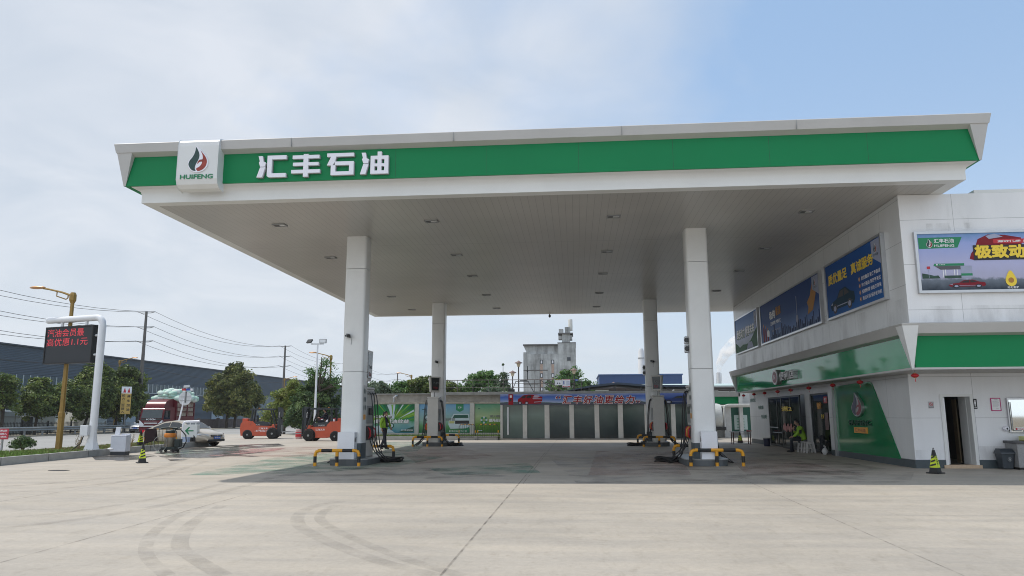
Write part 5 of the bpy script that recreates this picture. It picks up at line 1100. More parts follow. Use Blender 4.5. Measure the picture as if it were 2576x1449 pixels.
# chimneys, shed, pipe rack, far roofs
t = thing('chimney', 'tall pale cylindrical chimney with rounded top', 'chimney', (31.0, 355, 0)); b = MB(); b.lathe([(1.6, 0), (1.55, 28), (1.35, 28.3), (1.3, 31), (.8, 32.2)], n=20); b.build('stack', M('stack_pale', (.6, .61, .62), .6, var=.05), t, smooth=True)
b = MB(); b.lathe([(1.62, 27.4), (1.62, 27.9)], n=20); b.build('band', greym, t)
t = thing('chimney', 'short lattice framed chimney giving off white smoke', 'chimney', (65.4, 350, 0)); b = MB(); b.lathe([(.9, 0), (.8, 20.4)], n=14); b.build('stack', M('stack_pale', ()), t, smooth=True)
b = MB()
for sx in (-1, 1): b.box(sx*1.15-.06, sx*1.15+.06, -.06, .06, 0, 20)
for z in range(2, 21, 3): b.box(-1.15, 1.15, -.06, .06, z, z+.12)
b.build('lattice', greym, t)
smk = bpy.data.materials.new('smoke_vapour'); smk.use_nodes = True; n, l = smk.node_tree.nodes, smk.node_tree.links; n.remove(n['Principled BSDF'])
pv = n.new('ShaderNodeVolumePrincipled'); pv.inputs['Color'].default_value = (1, 1, 1, 1); pv.inputs['Anisotropy'].default_value = .3; tc2 = n.new('ShaderNodeTexCoord'); q = n.new('ShaderNodeTexNoise'); q.inputs['Scale'].default_value = .35; q.inputs['Detail'].default_value = 4; l.new(tc2.outputs['Object'], q.inputs[0]); rr = n.new('ShaderNodeMapRange'); rr.inputs[1].default_value = .38; rr.inputs[2].default_value = .7; rr.inputs[4].default_value = .9; l.new(q.outputs[0], rr.inputs[0]); l.new(rr.outputs[0], pv.inputs['Density']); l.new(pv.outputs[0], n['Material Output'].inputs['Volume'])
b = MB(); b.tube([(65.4, 350, 20.4), (65.9, 350, 24), (68.5, 350, 29), (73, 350, 33), (79, 350, 36), (88, 350, 38)], [.8, 1.7, 2.6, 3.6, 4.6, 5.5], 12); tag(b.build('smoke', smk, smooth=True), 'white plume of smoke drifting right from the short chimney', 'smoke', None, 'stuff')
t = thing('blue_shed', 'dark blue steel shed roof behind the basin', 'building', (10, 175, 0)); b = MB(); b.box(5.4, 24, 172, 190, 5.0, 10.35); b.box(5.6, 24, 172.3, 190, 0, 5); b.build('wall', M('shed_blue', (.025, .07, .20), .6, var=.12, scale=2, streak=(4, 1, .1)), t, True)
b = MB(); b.box(5.2, 24.2, 171.8, 190.2, 10.35, 10.6); b.build('roof', M('shed_blue_light', (.04, .11, .28), .5, var=.1), t, True)
t = thing('long_shed', 'long pale low shed behind the pipes on the right', 'building', (20, 100, 0)); b = MB(); b.box(1.8, 60, 100, 112, 0, 4.9); b.build('wall', M('shed_pale', (.5, .55, .52), .6, var=.08), t, True); b = MB(); b.prism([(99.5, 4.9), (112.5, 4.9), (112.5, 5.4), (106, 5.7), (99.5, 5.2)], 'x', 1.6, 60.2); b.build('roof', M('roof_mint', (.45, .55, .52), .4, var=.08), t, True)
t = thing('pipe_rack', 'dark elevated pipe rack crossing behind the wash building', 'pipework', (8, 80, 0)); b = MB(); b.tube([(1, 80, 4.25), (24, 80, 4.2)], .14, 8); b.tube([(3.5, 80.6, 4.05), (24, 80.6, 4.0)], .1, 8); b.tube([(1, 79.6, 3.7), (24, 79.6, 3.7)], .06, 6); b.build('pipe', M('pipe_dark', (.05, .04, .04), .6, var=.2), t, True, smooth=True)
for x in (1.5, 3.6, 5.2, 7, 8.8, 10.6, 12.4, 14.2, 16, 17.8): b = MB(); b.box(x-.05, x+.05, 79.95, 80.05, 0, 4.2); b.build('post', blackm, t, True)
b = MB(); b.tube([(9.9, 78, 0), (9.9, 78, 3.9), (10.1, 78, 4.05), (12, 78, 4.05)], .09, 8); b.build('white_pipe', silver, t, True, smooth=True)
t = thing('tarpaulin_roof', 'low dark tarpaulin roof right of the railing', 'roof', (3, 62, 0)); b = MB(); b.prism([(-1.4, 3.2), (1.2, 3.75), (3.2, 3.95), (5.5, 3.75), (9, 3.7), (9, 3.55), (5.5, 3.6), (3.2, 3.8), (1.2, 3.6)], 'y', 58, 64); b.build('sheet', M('tarp_blue_dark', (.03, .045, .07), .6, var=.2), t, True)
b = MB()
for x in (1.0, 3.0, 5.0, 7.0, 8.8): b.box(x-.05, x+.05, 58.1, 58.2, 0, 3.6)
b.build('post', blackm, t, True)
# right hand corner: pump house band, pipes, tanker
t = thing('storage_building', 'white outbuilding with green band beyond the shop end', 'building', (11, 55, 0))
b = MB(); b.box(7.7, 18, 52, 58, 0, 2.9); b.build('wall', M('pier_white', ()), t, True); b = MB(); b.box(7.6, 10.75, 51.2, 51.3, 2.15, 2.66); b.build('green_band', green, t, True); b = MB(); b.box(7.5, 10.85, 51.0, 52, 2.66, 3.0); b.build('roof_edge', M('edge_grey', (.3, .29, .27), .7, var=.1), t, True)
b = MB(); b.box(10.75, 10.98, 51.0, 51.3, 0, 2.95); b.box(9.75, 10.2, 51.0, 51.4, 0, 2.05); b.build('column', M('pier_white', ()), t, True)
b = MB(); b.box(10.2, 12, 51.35, 51.4, .4, 2.1); b.build('green_wall', darkgreenp, t, True)
Fq = Fr((0, 51.34, 0), (1, 0, 0)); b = MB(); b.slab(Fq, [(10.45, .5), (11.3, .5), (11.3, 1.45), (10.45, 1.45)], 0, .02, 0)
for q in range(7): b.rect(Fq, 10.62, 11.1, .62+q*.1, .65+q*.1, .024, 1)
b.build('info_board', [M('board_mint', (.5, .6, .58), .5, var=0), greenp], t, True)
t = thing('overhead_pipe', 'white pipe running along the outbuilding and bending down', 'pipe', (9, 50.9, 2)); b = MB(); b.tube([(7.6, 50.85, 2.0), (12, 50.85, 2.05)], .09, 10); b.tube([(12, 50.6, 2.12), (9.95, 50.6, 2.12), (9.75, 50.6, 2.05), (9.68, 50.6, 1.9), (9.68, 50.6, .3)], .06, 10); b.build('pipe', M('pipe_white', (.6, .6, .57), .4, var=.05), t, True, smooth=True)
t = thing('electric_box', 'open white electrical box on the wall beside the tank truck', 'cabinet', (9.2, 50.4, .9)); b = MB(); b.box(8.95, 9.55, 50.3, 50.6, .95, 1.6); b.build('case', greym, t, True); b = MB(); b.box(8.98, 9.28, 50.27, 50.295, .98, 1.55); b.build('door', whitep, t, True); b = MB(); b.box(9.33, 9.52, 50.28, 50.295, 1.0, 1.5); b.build('meter', blackm, t, True)
t = thing('tank_truck', 'white tank truck parked behind the front right column', 'truck', (7.6, 50, 0)); b = MB(); b.v = []
b.lathe([(.2, 4.9), (.85, 5.0), (.9, 5.2), (.9, 9.1), (.85, 9.3), (.2, 9.4)], (0, 1.3), 24); b.v = [(p[2], 50+p[0], p[1]) for p in b.v]; b.build('tank', M('tank_white', (.55, .56, .53), .4, var=.1), t, True, smooth=True)
b = MB(); b.box(5, 9.5, 49.2, 50.8, .5, .7); b.box(5.2, 8.2, 49.1, 49.5, .25, .5); b.build('chassis', blackm, t, True)
for x in (5.8, 7.2, 8.5):
    b = MB(); b.lathe([(.3, 49.15), (.38, 49.2), (.38, 49.4), (.3, 49.45)], (x, .38), 18, ax='y'); b.build('wheel', black, t, True)
b = MB(); b.box(8.1, 8.35, 49.1, 49.12, .2, .5); b.build('number_plate', whitep, t, True)
# ================================================================== LEFT: street
ribs = M('factory_ribs', (.058, .082, .105), .6, var=.08, scale=.4); n, l, bb = nodes(ribs); t_ = n.new('ShaderNodeTexCoord'); s_ = n.new('ShaderNodeSeparateXYZ'); l.new(t_.outputs['Object'], s_.inputs[0])
wv = n.new('ShaderNodeMath'); wv.operation = 'SINE'; ml = n.new('ShaderNodeMath'); ml.operation = 'MULTIPLY'; ml.inputs[1].default_value = 2*math.pi/.18; l.new(s_.outputs[2], ml.inputs[0]); l.new(ml.outputs[0], wv.inputs[0])
bp = n.new('ShaderNodeBump'); bp.inputs['Strength'].default_value = .5; bp.inputs['Distance'].default_value = .03; l.new(wv.outputs[0], bp.inputs['Height']); l.new(bp.outputs[0], bb.inputs['Normal'])
fac = thing('factory_hall', 'long dark blue grey metal clad factory hall across the road', 'building', (-75, 120, 0))
b = MB(); b.box(-100, -60, 20, 230, 0, 9.1); b.build('wall', ribs, fac, True)
b = MB(); b.box(-100.2, -59.8, 19.8, 230.2, 9.1, 9.25); b.build('roof_edge', M('factory_trim', (.04, .055, .07), .5, var=0), fac, True)
for z0, z1, ys in ((4.8, 6.0, (60, 125)), (1.9, 2.9, (60, 90))):
    b = MB(); b.box(-60.0, -59.93, ys[0], ys[1], z0, z1); wdw = b.build('window_band', M('band_glass', (.05, .085, .10), .25, var=.2, scale=2), fac, True)
    b = MB(); y = ys[0]
    while y < ys[1]: b.box(-59.93, -59.86, y, y+.1, z0+.02, z1+.05); y += 1.05
    b.box(-59.93, -59.88, ys[0], ys[1], z0-.1, z0); b.v = [(p[0]+75, p[1]-120, p[2]) for p in b.v]; b.build('mullion', M('mullion_pale', (.42, .47, .48), .5, var=0), wdw)
b = MB(); b.box(-59.9, -59.88, 95.2, 98.6, .3, 3.6); b.box(-59.9, -59.88, 120, 124, .3, 3.6); b.build('door_panel', M('door_pale_blue', (.28, .35, .40), .5, var=.08), fac, True)
b = MB(); b.box(-59.95, -59.9, 126, 180, 0, 5.2); b.build('lower_cladding', M('cladding_plain', (.13, .175, .20), .5, var=.06), fac, True)
# small roadside buildings
t = thing('roadside_hut', 'small grey hut with a white framed window across the road', 'building', (-50, 56, 0)); b = MB(); b.box(-54, -48.5, 50, 60.2, 0, 2.2); b.build('wall', M('hut_grey', (.35, .36, .36), .7, var=.1), t, True)
b = MB(); b.prism([(-54.4, 2.25), (-48.0, 2.2), (-48.0, 2.35), (-51, 2.9), (-54.4, 2.95)], 'y', 49.5, 61.2); b.build('roof', M('hut_roof', (.14, .13, .12), .8, var=.2), t, True)
for y0, y1, mt__, nm in ((55.2, 57.0, signw, 'door_frame'), (58.0, 59.8, M('shutter', (.42, .46, .5), .4, var=.05), 'shutter')):
    b = MB(); b.box(-48.5, -48.44, y0, y1, .1 if nm != 'x' else 0, 1.75); o = b.build(nm, mt__, t, True)
b = MB(); b.box(-48.44, -48.40, 55.35, 56.05, .6, 1.6); b.box(-48.44, -48.40, 56.15, 56.85, .2, 1.6); b.build('door_glass', screen, t, True)
for k, (y0, y1, x, h, c, lb) in enumerate(((60.6, 64.2, -49, 2.0, (.45, .5, .52), 'low white container beside the grey hut'), (64.5, 68.2, -49.5, 2.1, (.40, .45, .47), 'pale container behind the roadside trees'), (73, 77, -50, 2.2, (.3, .36, .38), 'pale grey container near the yellow sign'))):
    t = thing('container', lb, 'container', (x-2, y0, 0)); b = MB(); b.box(x-3, x, y0, y1, .1, h); b.build('box', M(f'cont{k}', c, .5, var=.1, streak=(1, 6, .2)), t, True, bevel=.03)
    b = MB(); b.box(x, x+.03, y0+.3, y1-.3, .6, .66); b.box(x, x+.03, y0+.3, y1-.3, h-.5, h-.44); b.box(x, x+.03, (y0+y1)/2-.04, (y0+y1)/2+.04, .1, h-.05); b.build('ribs', greym, t, True)
t = thing('tarpaulin_tent', 'cream tapered tent like cover between the tree trunks', 'tent', (-49, 70.2, 0)); b = MB(); b.add([(-50, 68.4, .2), (-47.5, 68.4, .2), (-47.5, 72.0, .2), (-50, 72, .2), (-49.5, 69.1, 2.1), (-48.5, 69.1, 2.1), (-48.5, 71.8, 2.1), (-49.5, 71.8, 2.1)], [(0, 1, 5, 4), (1, 2, 6, 5), (2, 3, 7, 6), (3, 0, 4, 7), (4, 5, 6, 7)]); b.build('cover', M('tent_cream', (.55, .53, .46), .7, var=.1), t, True)
t = thing('gate_pillar', 'short dark pillar with a white cap by the fence', 'pillar', (-46.8, 61.0, 0)); b = MB(); b.box(-47.1, -46.5, 60.7, 61.3, 0, 1.5); b.build('shaft', M('pillar_dark', (.07, .08, .085), .7, var=.1), t, True); b = MB(); b.box(-47.15, -46.45, 60.65, 61.35, 1.5, 1.62); b.build('cap', whitep, t, True)
# iron fence + guard rail
def pfence(label, x, y0, y1, h, mt__, step, z=.04):
    t = thing('iron_fence', label, 'fence', (x, (y0+y1)/2, 0)); b = MB()
    for zz in (z+.12, z+h-.15): b.box(x-.02, x+.02, y0, y1, zz, zz+.05)
    b.build('rail', mt__, t, True); b = MB(); y = y0
    while y < y1: b.box(x-.012, x+.012, y, y+.025, z, z+h); y += step
    b.build('bars', mt__, t, True)
    for i in range(int((y1-y0)/3)+1): b = MB(); b.box(x-.05, x+.05, y0+i*3-.05, y0+i*3+.05, 0, z+h+.1); b.build('post', mt__, t, True)
pfence('black iron picket fence behind the guard rail', -45.6, 44, 66, 1.05, blackm, .16); pfence('pale picket fence behind the guard rail, under the darker trees', -45.6, 67, 82, .95, M('fence_pale', (.35, .36, .34), .6, var=0), .2)
t = thing('low_wall', 'brownish low wall behind the truck along the far roadside', 'wall', (-45.5, 115, 0)); b = MB(); b.box(-45.7, -45.5, 83, 150, 0, 1.15); b.build('wall', M('wall_brown', (.11, .085, .08), .9, var=.25), t, True)
b = MB()
for y in range(83, 150, 5): b.box(-45.75, -45.45, y, y+.35, 0, 1.3)
b.build('pier', M('wall_pier', (.13, .11, .11), .9, var=.2), t, True)
t = thing('guard_rail', 'grey steel crash barrier along the far side of the road', 'barrier', (-43, 58, 0)); b = MB()
pr = [(-42.98, .42), (-42.90, .47), (-42.98, .56), (-42.90, .67), (-42.98, .74), (-43.02, .74), (-42.95, .67), (-43.02, .56), (-42.95, .47), (-43.02, .42)]
b.prism(pr, 'y', 38, 70.3); b.build('beam', M('barrier_steel', (.27, .28, .27), .45, metal=.4, var=.12), t, True)
for y in range(38, 71, 2): b = MB(); b.box(-43.12, -43.03, y-.06, y+.06, 0, .72); b.build('post', greym, t, True)
# power poles and wires
polem = M('pole_concrete', (.13, .12, .11), .85, var=.2)
PY = [(35.4, 12.2), (72.8, 12.2), (110.2, 12.1), (146.6, 12.1), (183, 12.0)]
for i, (y, h) in enumerate(PY):
    if i == 0: continue
    t = thing('power_pole', ('', 'nearest tall concrete power pole across the road', 'second power pole, behind the big round tree', 'third power pole, hidden behind the front left column', 'farthest power pole above the distant trees')[i], 'pole', (-44, y, 0), 0, 'concrete power poles')
    b = MB(); b.tube([(0, 0, 0), (0, 0, h)], [.24, .12], 10); b.build('shaft', polem, t, smooth=True)
    for z in (h-.15, h-1.7, h-3.15): b = MB(); b.tube([(-.95, 0, z+.12), (-.5, 0, z), (.5, 0, z), (.95, 0, z+.12)], .045, 6); b.build('cross_arm', greym, t)
    b = MB(); b.box(-.16, .16, -.28, -.1, 4.9, 5.3); b.build('fuse_box', blackm, t)
for s in (0, 1, 2, 3):
    (ya, ha), (yb, hb) = PY[s], PY[s+1]
    for k, dz in enumerate((-.03, -1.58, -3.03)):
        for sx in (-.9, .9):
            b = MB(); P = []
            for i in range(13): q = i/12; P.append((-44+sx, ya+(yb-ya)*q, ha+dz+(hb-ha)*q-4*(1.25)*q*(1-q)))
            b.tube(P, .019, 4, cap=False); o = b.build('power_line', blackm, loc=(-44, (ya+yb)/2, 9), world=True); tag(o, f'thin black overhead wires between power poles, {("left of the nearest pole","between the first two poles","behind the big round tree","fading into the distance")[s]}', 'wire', f'overhead wires span {("one","two","three","four")[s]}')
b = MB(); P = []
for i in range(40): y = 35+i*4; q = ((y-35.4) % 37.4)/37.4; P.append((-44.3, y, 6.6-4*.7*q*(1-q)))
b.tube(P, .035, 5); tag(b.build('telephone_cable', blackm, loc=(-44, 100, 6), world=True), 'sagging dark cable low across the factory wall', 'cable')
# gold street lamps
gold = M('lamp_gold', (.30, .185, .045), .45, metal=.25, var=.12)
def glamp(x, y, h, side, label, r=.10):
    t = thing('street_lamp', label, 'street lamp', (x, y, 0), 0, 'gold painted street lamps')
    b = MB(); b.lathe([(r*1.25, .0), (r*1.2, 1.45), (r*1.3, 1.5), (r*1.3, 1.65), (r*1.0, 1.72), (r*.72, h-.3)], n=8); b.build('pole', gold, t)
    b = MB(); b.lathe([(r*.8, h-.35), (r*1.35, h-.22), (r*1.35, h+.0), (r*.9, h+.1)], n=8); b.build('finial', gold, t)
    b = MB(); b.tube([(0, 0, h-.05), (side*.5, 0, h+.12), (side*1.1, 0, h+.26), (side*1.35, 0, h+.3)], [.05, .045, .04, .04], 6)
    b.tube([(side*.22, 0, h-.12), (side*.3, 0, h-.18), (side*.72, 0, h-.04), (side*.72, 0, h+.14)], .025, 5); b.tube([(side*.22, 0, h-.12), (side*.22, 0, h+.0)], .025, 5); b.build('arm', gold, t)
    b = MB(); b.ell((side*1.6, 0, h+.34), (.36, .13, .065), 12, 6); b.build('lamp_head', M('lamp_copper', (.5, .27, .12), .4, metal=.3, var=0), t, smooth=True)
glamp(-20.75, 28.95, 6.5, -1, 'nearest gold street lamp, behind the LED display sign'); glamp(-20.7, 62, 6.5, -1, 'gold street lamp beside the floodlight mast'); glamp(-20.7, 93.5, 6.5, -1, 'distant gold street lamp seen right of the front left column')
glamp(-47.2, 74.0, 7.2, 1, 'gold street lamp across the road above the dark trees'); glamp(-43, 108, 6.9, 1, 'gold street lamp arm beside the second power pole')
# LED sign mast
t = thing('display_mast', 'white bent pipe mast carrying the dark LED board', 'mast', (-18.85, 28.2, 0)); d_ = Vector((-2.9, .8, 0)).normalized()
p0 = Vector((-18.85, 28.2, 0)); b = MB(); P = [p0+Vector((0, 0, .6)), p0+Vector((0, 0, 5.12))]
for a in range(0, 91, 15): P.append(p0+Vector((0, 0, 5.16))+d_*(.32*(1-math.cos(R(a))))+Vector((0, 0, .28*math.sin(R(a)))))
P.append(p0+d_*3.02+Vector((0, 0, 5.44))); b.tube(P, [.145]*2+[.13]*(len(P)-2), 18); b.build('pipe', M('mast_white', (.75, .76, .78), .3, var=.04), t, True, smooth=True)
b = MB(); n_ = Vector((-d_.y, d_.x, 0)); n_ = n_ if n_.y < 0 else -n_
b.lathe([(.30, .2), (.29, .23), (.19, .52), (.165, .66), (.15, .9)], (p0.x, p0.y), 8); b.build('foot', M('mast_white', ()), t, True)
b = MB(); b.box(p0.x-.33, p0.x-.02, p0.y-.32, p0.y-.1, .78, 1.18); b.build('junction_box', M('mast_white', ()), t, True, bevel=.01)
b = MB(); b.tube([p0+Vector((-.2, -.25, .8)), p0+Vector((-.25, -.3, .5)), p0+Vector((-.55, -.4, .22))], .02, 5); b.build('cable', black, t, True)
b = MB()
for s_ in (.85, 2.2): b.tube([p0+d_*s_+Vector((0, 0, 5.4)), p0+d_*s_+Vector((0, 0, 5.12))], .06, 8)
for z in (4.72, 3.95): b.tube([p0+Vector((0, 0, z)), p0+d_*.4+Vector((0, 0, z))], .045, 8)
b.build('bracket', M('mast_white', ()), t, True)
t = thing('led_display', 'dark LED board with red Chinese characters hanging from the white mast', 'display', tuple(p0+d_*1.6+Vector((0, 0, 3.66))))
Fx = Fr(p0+d_*2.93+n_*.12, -d_, (0, 0, 1)); Wd = 2.62
b = MB(); b.slab(Fx, [(0, 3.63), (Wd, 3.63), (Wd, 5.14), (0, 5.14)], -.26, 0); b.build('case', M('led_case', (.012, .014, .016), .5, var=0), t, True, bevel=.01)
b = MB(); b.slab(Fx, [(0, 3.63), (Wd, 3.63), (Wd, 3.68), (0, 3.68)], 0, .03); b.slab(Fx, [(0, 5.09), (Wd, 5.09), (Wd, 5.14), (0, 5.14)], 0, .03); b.slab(Fx, [(0, 3.68), (.05, 3.68), (.05, 5.09), (0, 5.09)], 0, .03); b.slab(Fx, [(Wd-.05, 3.68), (Wd, 3.68), (Wd, 5.09), (Wd-.05, 5.09)], 0, .03); b.build('frame', black, t, True)
b = MB(); b.rect(Fx, .05, Wd-.05, 3.68, 5.09, .004); b.build('panel', M('led_panel', (.028, .032, .038), .6, var=0), t, True)
ledr = M('led_red', (.85, .06, .08), .5, var=0, emit=.12)
b = MB(); b.text('汽油会员最', Fx, .10, 4.72, 2.02, .32, .008, 0, 0, 0); b.text('高优惠1.1元', Fx, .10, 4.35, 2.26, .31, .008, 0, 0, 0); b.build('led_characters', ledr, t, True)
# white floodlight mast
t = thing('floodlight_mast', 'thin white mast with two floodlights behind the forklifts', 'lamp', (-19.4, 54.9, 0)); b = MB(); b.tube([(0, 0, 0), (0, 0, 6.85)], [.10, .055], 10); b.build('pole', M('mast_white', ()), t, smooth=True)
b = MB(); b.box(-.5, .45, -.05, .05, 6.83, 6.92); b.build('crossbar', silver, t)
for x, rx, ry in ((-.62, R(-35), R(25)), (.42, 0, 0)):
    b = MB(); b.cbox((x, -.05, 7.08), (.52, .12, .32), rz=R(10 if x > 0 else -30), rx=rx); o = b.build('floodlight', blackm, t, bevel=.02); b = MB(); b.cbox((x, -.118, 7.08), (.44, .01, .25), rz=R(10 if x > 0 else -30), rx=rx); b.build('lens', lm if x > 0 else screen, o)
# round sign with camera on a thin pole
t = thing('sign_pole', 'thin white leaning pole with the back of a round sign and a small beacon', 'traffic sign', (-23.4, 42.5, 0)); b = MB(); b.tube([(0, 0, 0), (.55, 0, 3.0)], .045, 8); b.build('pole', signw, t)
b = MB(); b.lathe([(.40, -.03), (.40, 0)], (.52, 2.55), 24, ax='y'); b.build('round_plate', silver, t)
b = MB(); b.box(.52, .58, -.09, -.04, 2.3, 2.95); b.box(.25, .85, -.07, -.04, 2.62, 2.65); b.box(.25, .85, -.07, -.04, 2.4, 2.43); b.build('clamp', greym, t)
b = MB(); b.box(.32, .55, -.08, .05, 3.0, 3.12, 0); b.box(.58, .8, -.08, .05, 3.0, 3.12, 1); b.box(.84, .95, -.08, .05, 3.0, 3.12, 2); b.build('beacon', [redp, M('beacon_blue', (.02, .06, .35), .4, var=0), whitep], t)
b = MB(); b.cbox((.6, -.05, 3.25), (.32, .14, .13), ry=R(-6)); b.box(.56, .62, -.05, .0, 3.12, 3.2); b.build('camera', silver, t)
# green arrow entrance sign
t = thing('arrow_sign', 'white box sign with a green left arrow hanging from a short white pipe', 'sign', (-19.8, 36.7, .2)); b = MB()
b.tube([(-19.80, 36.75, .2), (-19.80, 36.75, 1.12), (-19.75, 36.75, 1.2), (-19.65, 36.75, 1.24), (-18.95, 36.75, 1.26)], .055, 10); b.build('pipe', signw, t, True, smooth=True)
b = MB(); b.box(-19.72, -18.98, 36.62, 36.88, .46, 1.09); b.box(-19.45, -19.41, 36.74, 36.76, 1.09, 1.22); b.box(-19.15, -19.11, 36.74, 36.76, 1.09, 1.22); b.build('box', M('box_white', (.72, .74, .73), .35, var=0), t, True, bevel=.025)
Fa = Fr((0, 36.615, 0), (1, 0, 0)); b = MB(); b.poly(Fa, [(-19.62, .79), (-19.42, .98), (-19.36, .96), (-19.47, .82), (-19.16, .82), (-19.16, .76), (-19.47, .76), (-19.36, .62), (-19.42, .60)], .002); b.build('arrow', greenp, t, True)
# red sign, yellow sign
t = thing('red_sign', 'small red notice with white characters on a post at the left edge', 'sign', (-22.6, 28.4, .2)); b = MB(); Fa = Fr((0, 28.4, 0), (1, 0, 0))
b.slab(Fa, [(-23.3, .63), (-22.5, .63), (-22.5, 1.05), (-23.3, 1.05)], 0, .02, 0)
for k, s in enumerate(('前方河道禁止排', '污水、垃圾入', '内禁止污水')): b.text(s, Fa, -23.22+k*.04, .93-k*.12, .66-k*.04, .08, .024, 0, .02, 1)
b.build('plate', [M('sign_red', (.42, .02, .04), .5, var=.08), whitep], t, True); b = MB(); b.box(-22.80, -22.74, 28.41, 28.46, .1, .63); b.build('post', greym, t, True)
t = thing('yellow_sign', 'tall yellow sign board with black characters and two small cones printed on top', 'sign', (-42.4, 68.4, 0)); b = MB(); Fa = Fr((-42.95, 68.8, 0), (.66, .75, 0))
b.slab(Fa, [(-.45, 1.75), (.45, 1.75), (.45, 3.7), (-.45, 3.7)], -.04, 0, 0); b.slab(Fa, [(-.45, 3.7), (.45, 3.7), (.45, 4.35), (-.45, 4.35)], -.04, 0, 1)
for k, ch in enumerate('前方三百进入'): b.text(ch, Fa, -.38, 3.38-k*.31, .3, .24, .004, 0, .03, 2)
for k, ch in enumerate('停车加油'): b.text(ch, Fa, .08, 3.3-k*.42, .3, .26, .004, 0, .03, 2)
for x in (-.3, .08): b.poly(Fa, [(x, 3.78), (x+.26, 3.78), (x+.15, 4.2), (x+.11, 4.2)], .004, 3)
b.build('board', [M('sign_ochre', (.55, .36, .09), .5, var=.05), whitep, blackp, redp], t, True); b = MB(); b.box(-43.0, -42.92, 68.80, 68.88, 0, 1.75); b.build('post', silver, t, True)
# washing machine
t = thing('washing_machine', 'white twin tub washing machine with its lid up beside the kerb', 'washing machine', (-18.05, 28.8, 0), R(6)); wm_ = M('machine_white', (.62, .64, .70), .35, var=.05)
b = MB(); b.box(-.30, .30, -.2, .2, .14, .74); b.build('body', wm_, t, bevel=.02)
b = MB(); b.box(-.29, .29, -.19, .19, 0, .14); b.build('base', M('machine_dark', (.03, .035, .045), .5, var=0), t, bevel=.01)
b = MB(); b.box(-.31, .31, -.21, .21, .745, .78); b.box(-.05, .29, .1, .2, .78, .83); b.build('top', wm_, t, bevel=.015)
b = MB(); b.cbox((-.14, .0, .94), (.22, .04, .32), rx=R(-12), rz=R(-12)); b.build('lid', wm_, t, bevel=.015)
# barricade with cloths, vacuum machine, blue boxes
def barricade(x, y, rz, label, W=1.3):
    t = thing('crowd_barrier', label, 'barrier', (x, y, 0), rz, 'black and yellow crowd barriers'); b = MB()
    b.tube([(-W/2, 0, .05), (-W/2, 0, .82), (-W/2+.1, 0, .95), (W/2-.1, 0, .95), (W/2, 0, .82), (W/2, 0, .05)], .02, 7)
    b.build('frame', blackm, t); b = MB(); b.tube([(-W/2, 0, .18), (W/2, 0, .18)], .015, 6); k = 9
    for i in range(1, k): b.tube([(-W/2+W*i/k, 0, .18), (-W/2+W*i/k, 0, .95)], .009, 5)
    b.build('bars', blackm, t); b = MB()
    for i in range(4): b.tube([(-W/2+W*(i*2+1)/9, 0, .953), (-W/2+W*(i*2+1.8)/9, 0, .953)], .022, 7)
    for s in (-1, 1): b.tube([(s*W/2, 0, .45), (s*W/2, 0, .6)], .024, 7)
    b.build('yellow_sleeves', yellow, t)
    for s in (-1, 1): b = MB(); b.tube([(s*W/2, -.22, .01), (s*W/2, -.1, .08), (s*W/2, .1, .08), (s*W/2, .22, .01)], .018, 6); b.build('foot', blackm, t)
    return t
barricade(-18.35, 32.2, R(20), 'crowd barrier draped with a dark cloth beside the kerb'); barricade(-5.4, 46.2, 0, 'crowd barrier standing before the pale green mural', 1.25); barricade(-6.7, 46.3, R(8), 'second crowd barrier overlapping the one before the mural', 1.0)
t = tag(MB().add([(-18.93, 31.94, .96), (-18.5, 32.09, .96), (-18.52, 32.04, .46), (-18.9, 31.88, .38), (-18.98, 31.99, .3), (-18.47, 32.2, .5)], [(0, 1, 2, 3), (0, 4, 5, 1)]).build('cloth', M('cloth_maroon', (.03, .015, .018), .9, var=.2), loc=(-18.7, 32, .9), world=True), 'dark maroon cloth hung over the crowd barrier', 'cloth'); so_ = t.modifiers.new('thick', 'SOLIDIFY'); so_.thickness = .02
t = thing('vacuum_machine', 'industrial vacuum cleaner with orange band and a looped hose by the kerb', 'vacuum cleaner', (-17.4, 31.3, 0), R(5)); b = MB()
b.lathe([(.2, .22), (.22, .26), (.22, .62)], n=20); b.build('tank', M('vac_clear', (.26, .24, .20), .3, metal=.5, var=.15), t, smooth=True); b = MB(); b.lathe([(.24, .62), (.25, .66), (.25, .76), (.22, .8)], n=20); b.build('band', M('vac_orange', (.62, .20, .02), .4, var=0), t, smooth=True)
b = MB(); b.lathe([(.2, .8), (.2, .9), (.12, .94)], n=16); b.box(-.3, .3, -.2, .2, .1, .22); b.box(.26, .5, -.18, .1, .22, .55); b.tube([(-.45, .1, 1.0), (-.1, 0, 1.03), (.3, 0, 1.0)], .05, 6); b.build('motor_housing', M('vac_dark', (.012, .025, .025), .5, var=.1), t, bevel=.02)
b = MB(); b.tube([(.2, 0, .95), (.45, -.05, .95), (.68, -.05, .7), (.72, -.05, .45), (.6, -.05, .2), (.35, -.1, .08), (.1, -.15, .06)], .025, 8); b.build('suction_hose', hose, t, smooth=True)
b = MB()
for s in (-1, 1):
    for q in (-.22, .22): b.lathe([(.07, q-.02), (.07, q+.02)], (s*.26, .07), 12, ax='y')
b.build('wheel', black, t); b = MB(); b.tube([(-.3+.3*math.cos(a*.42), -.26, .36+.32*math.sin(a*.42)) for a in range(16)], .012, 6); b.build('hose_reel', greym, t, smooth=True)
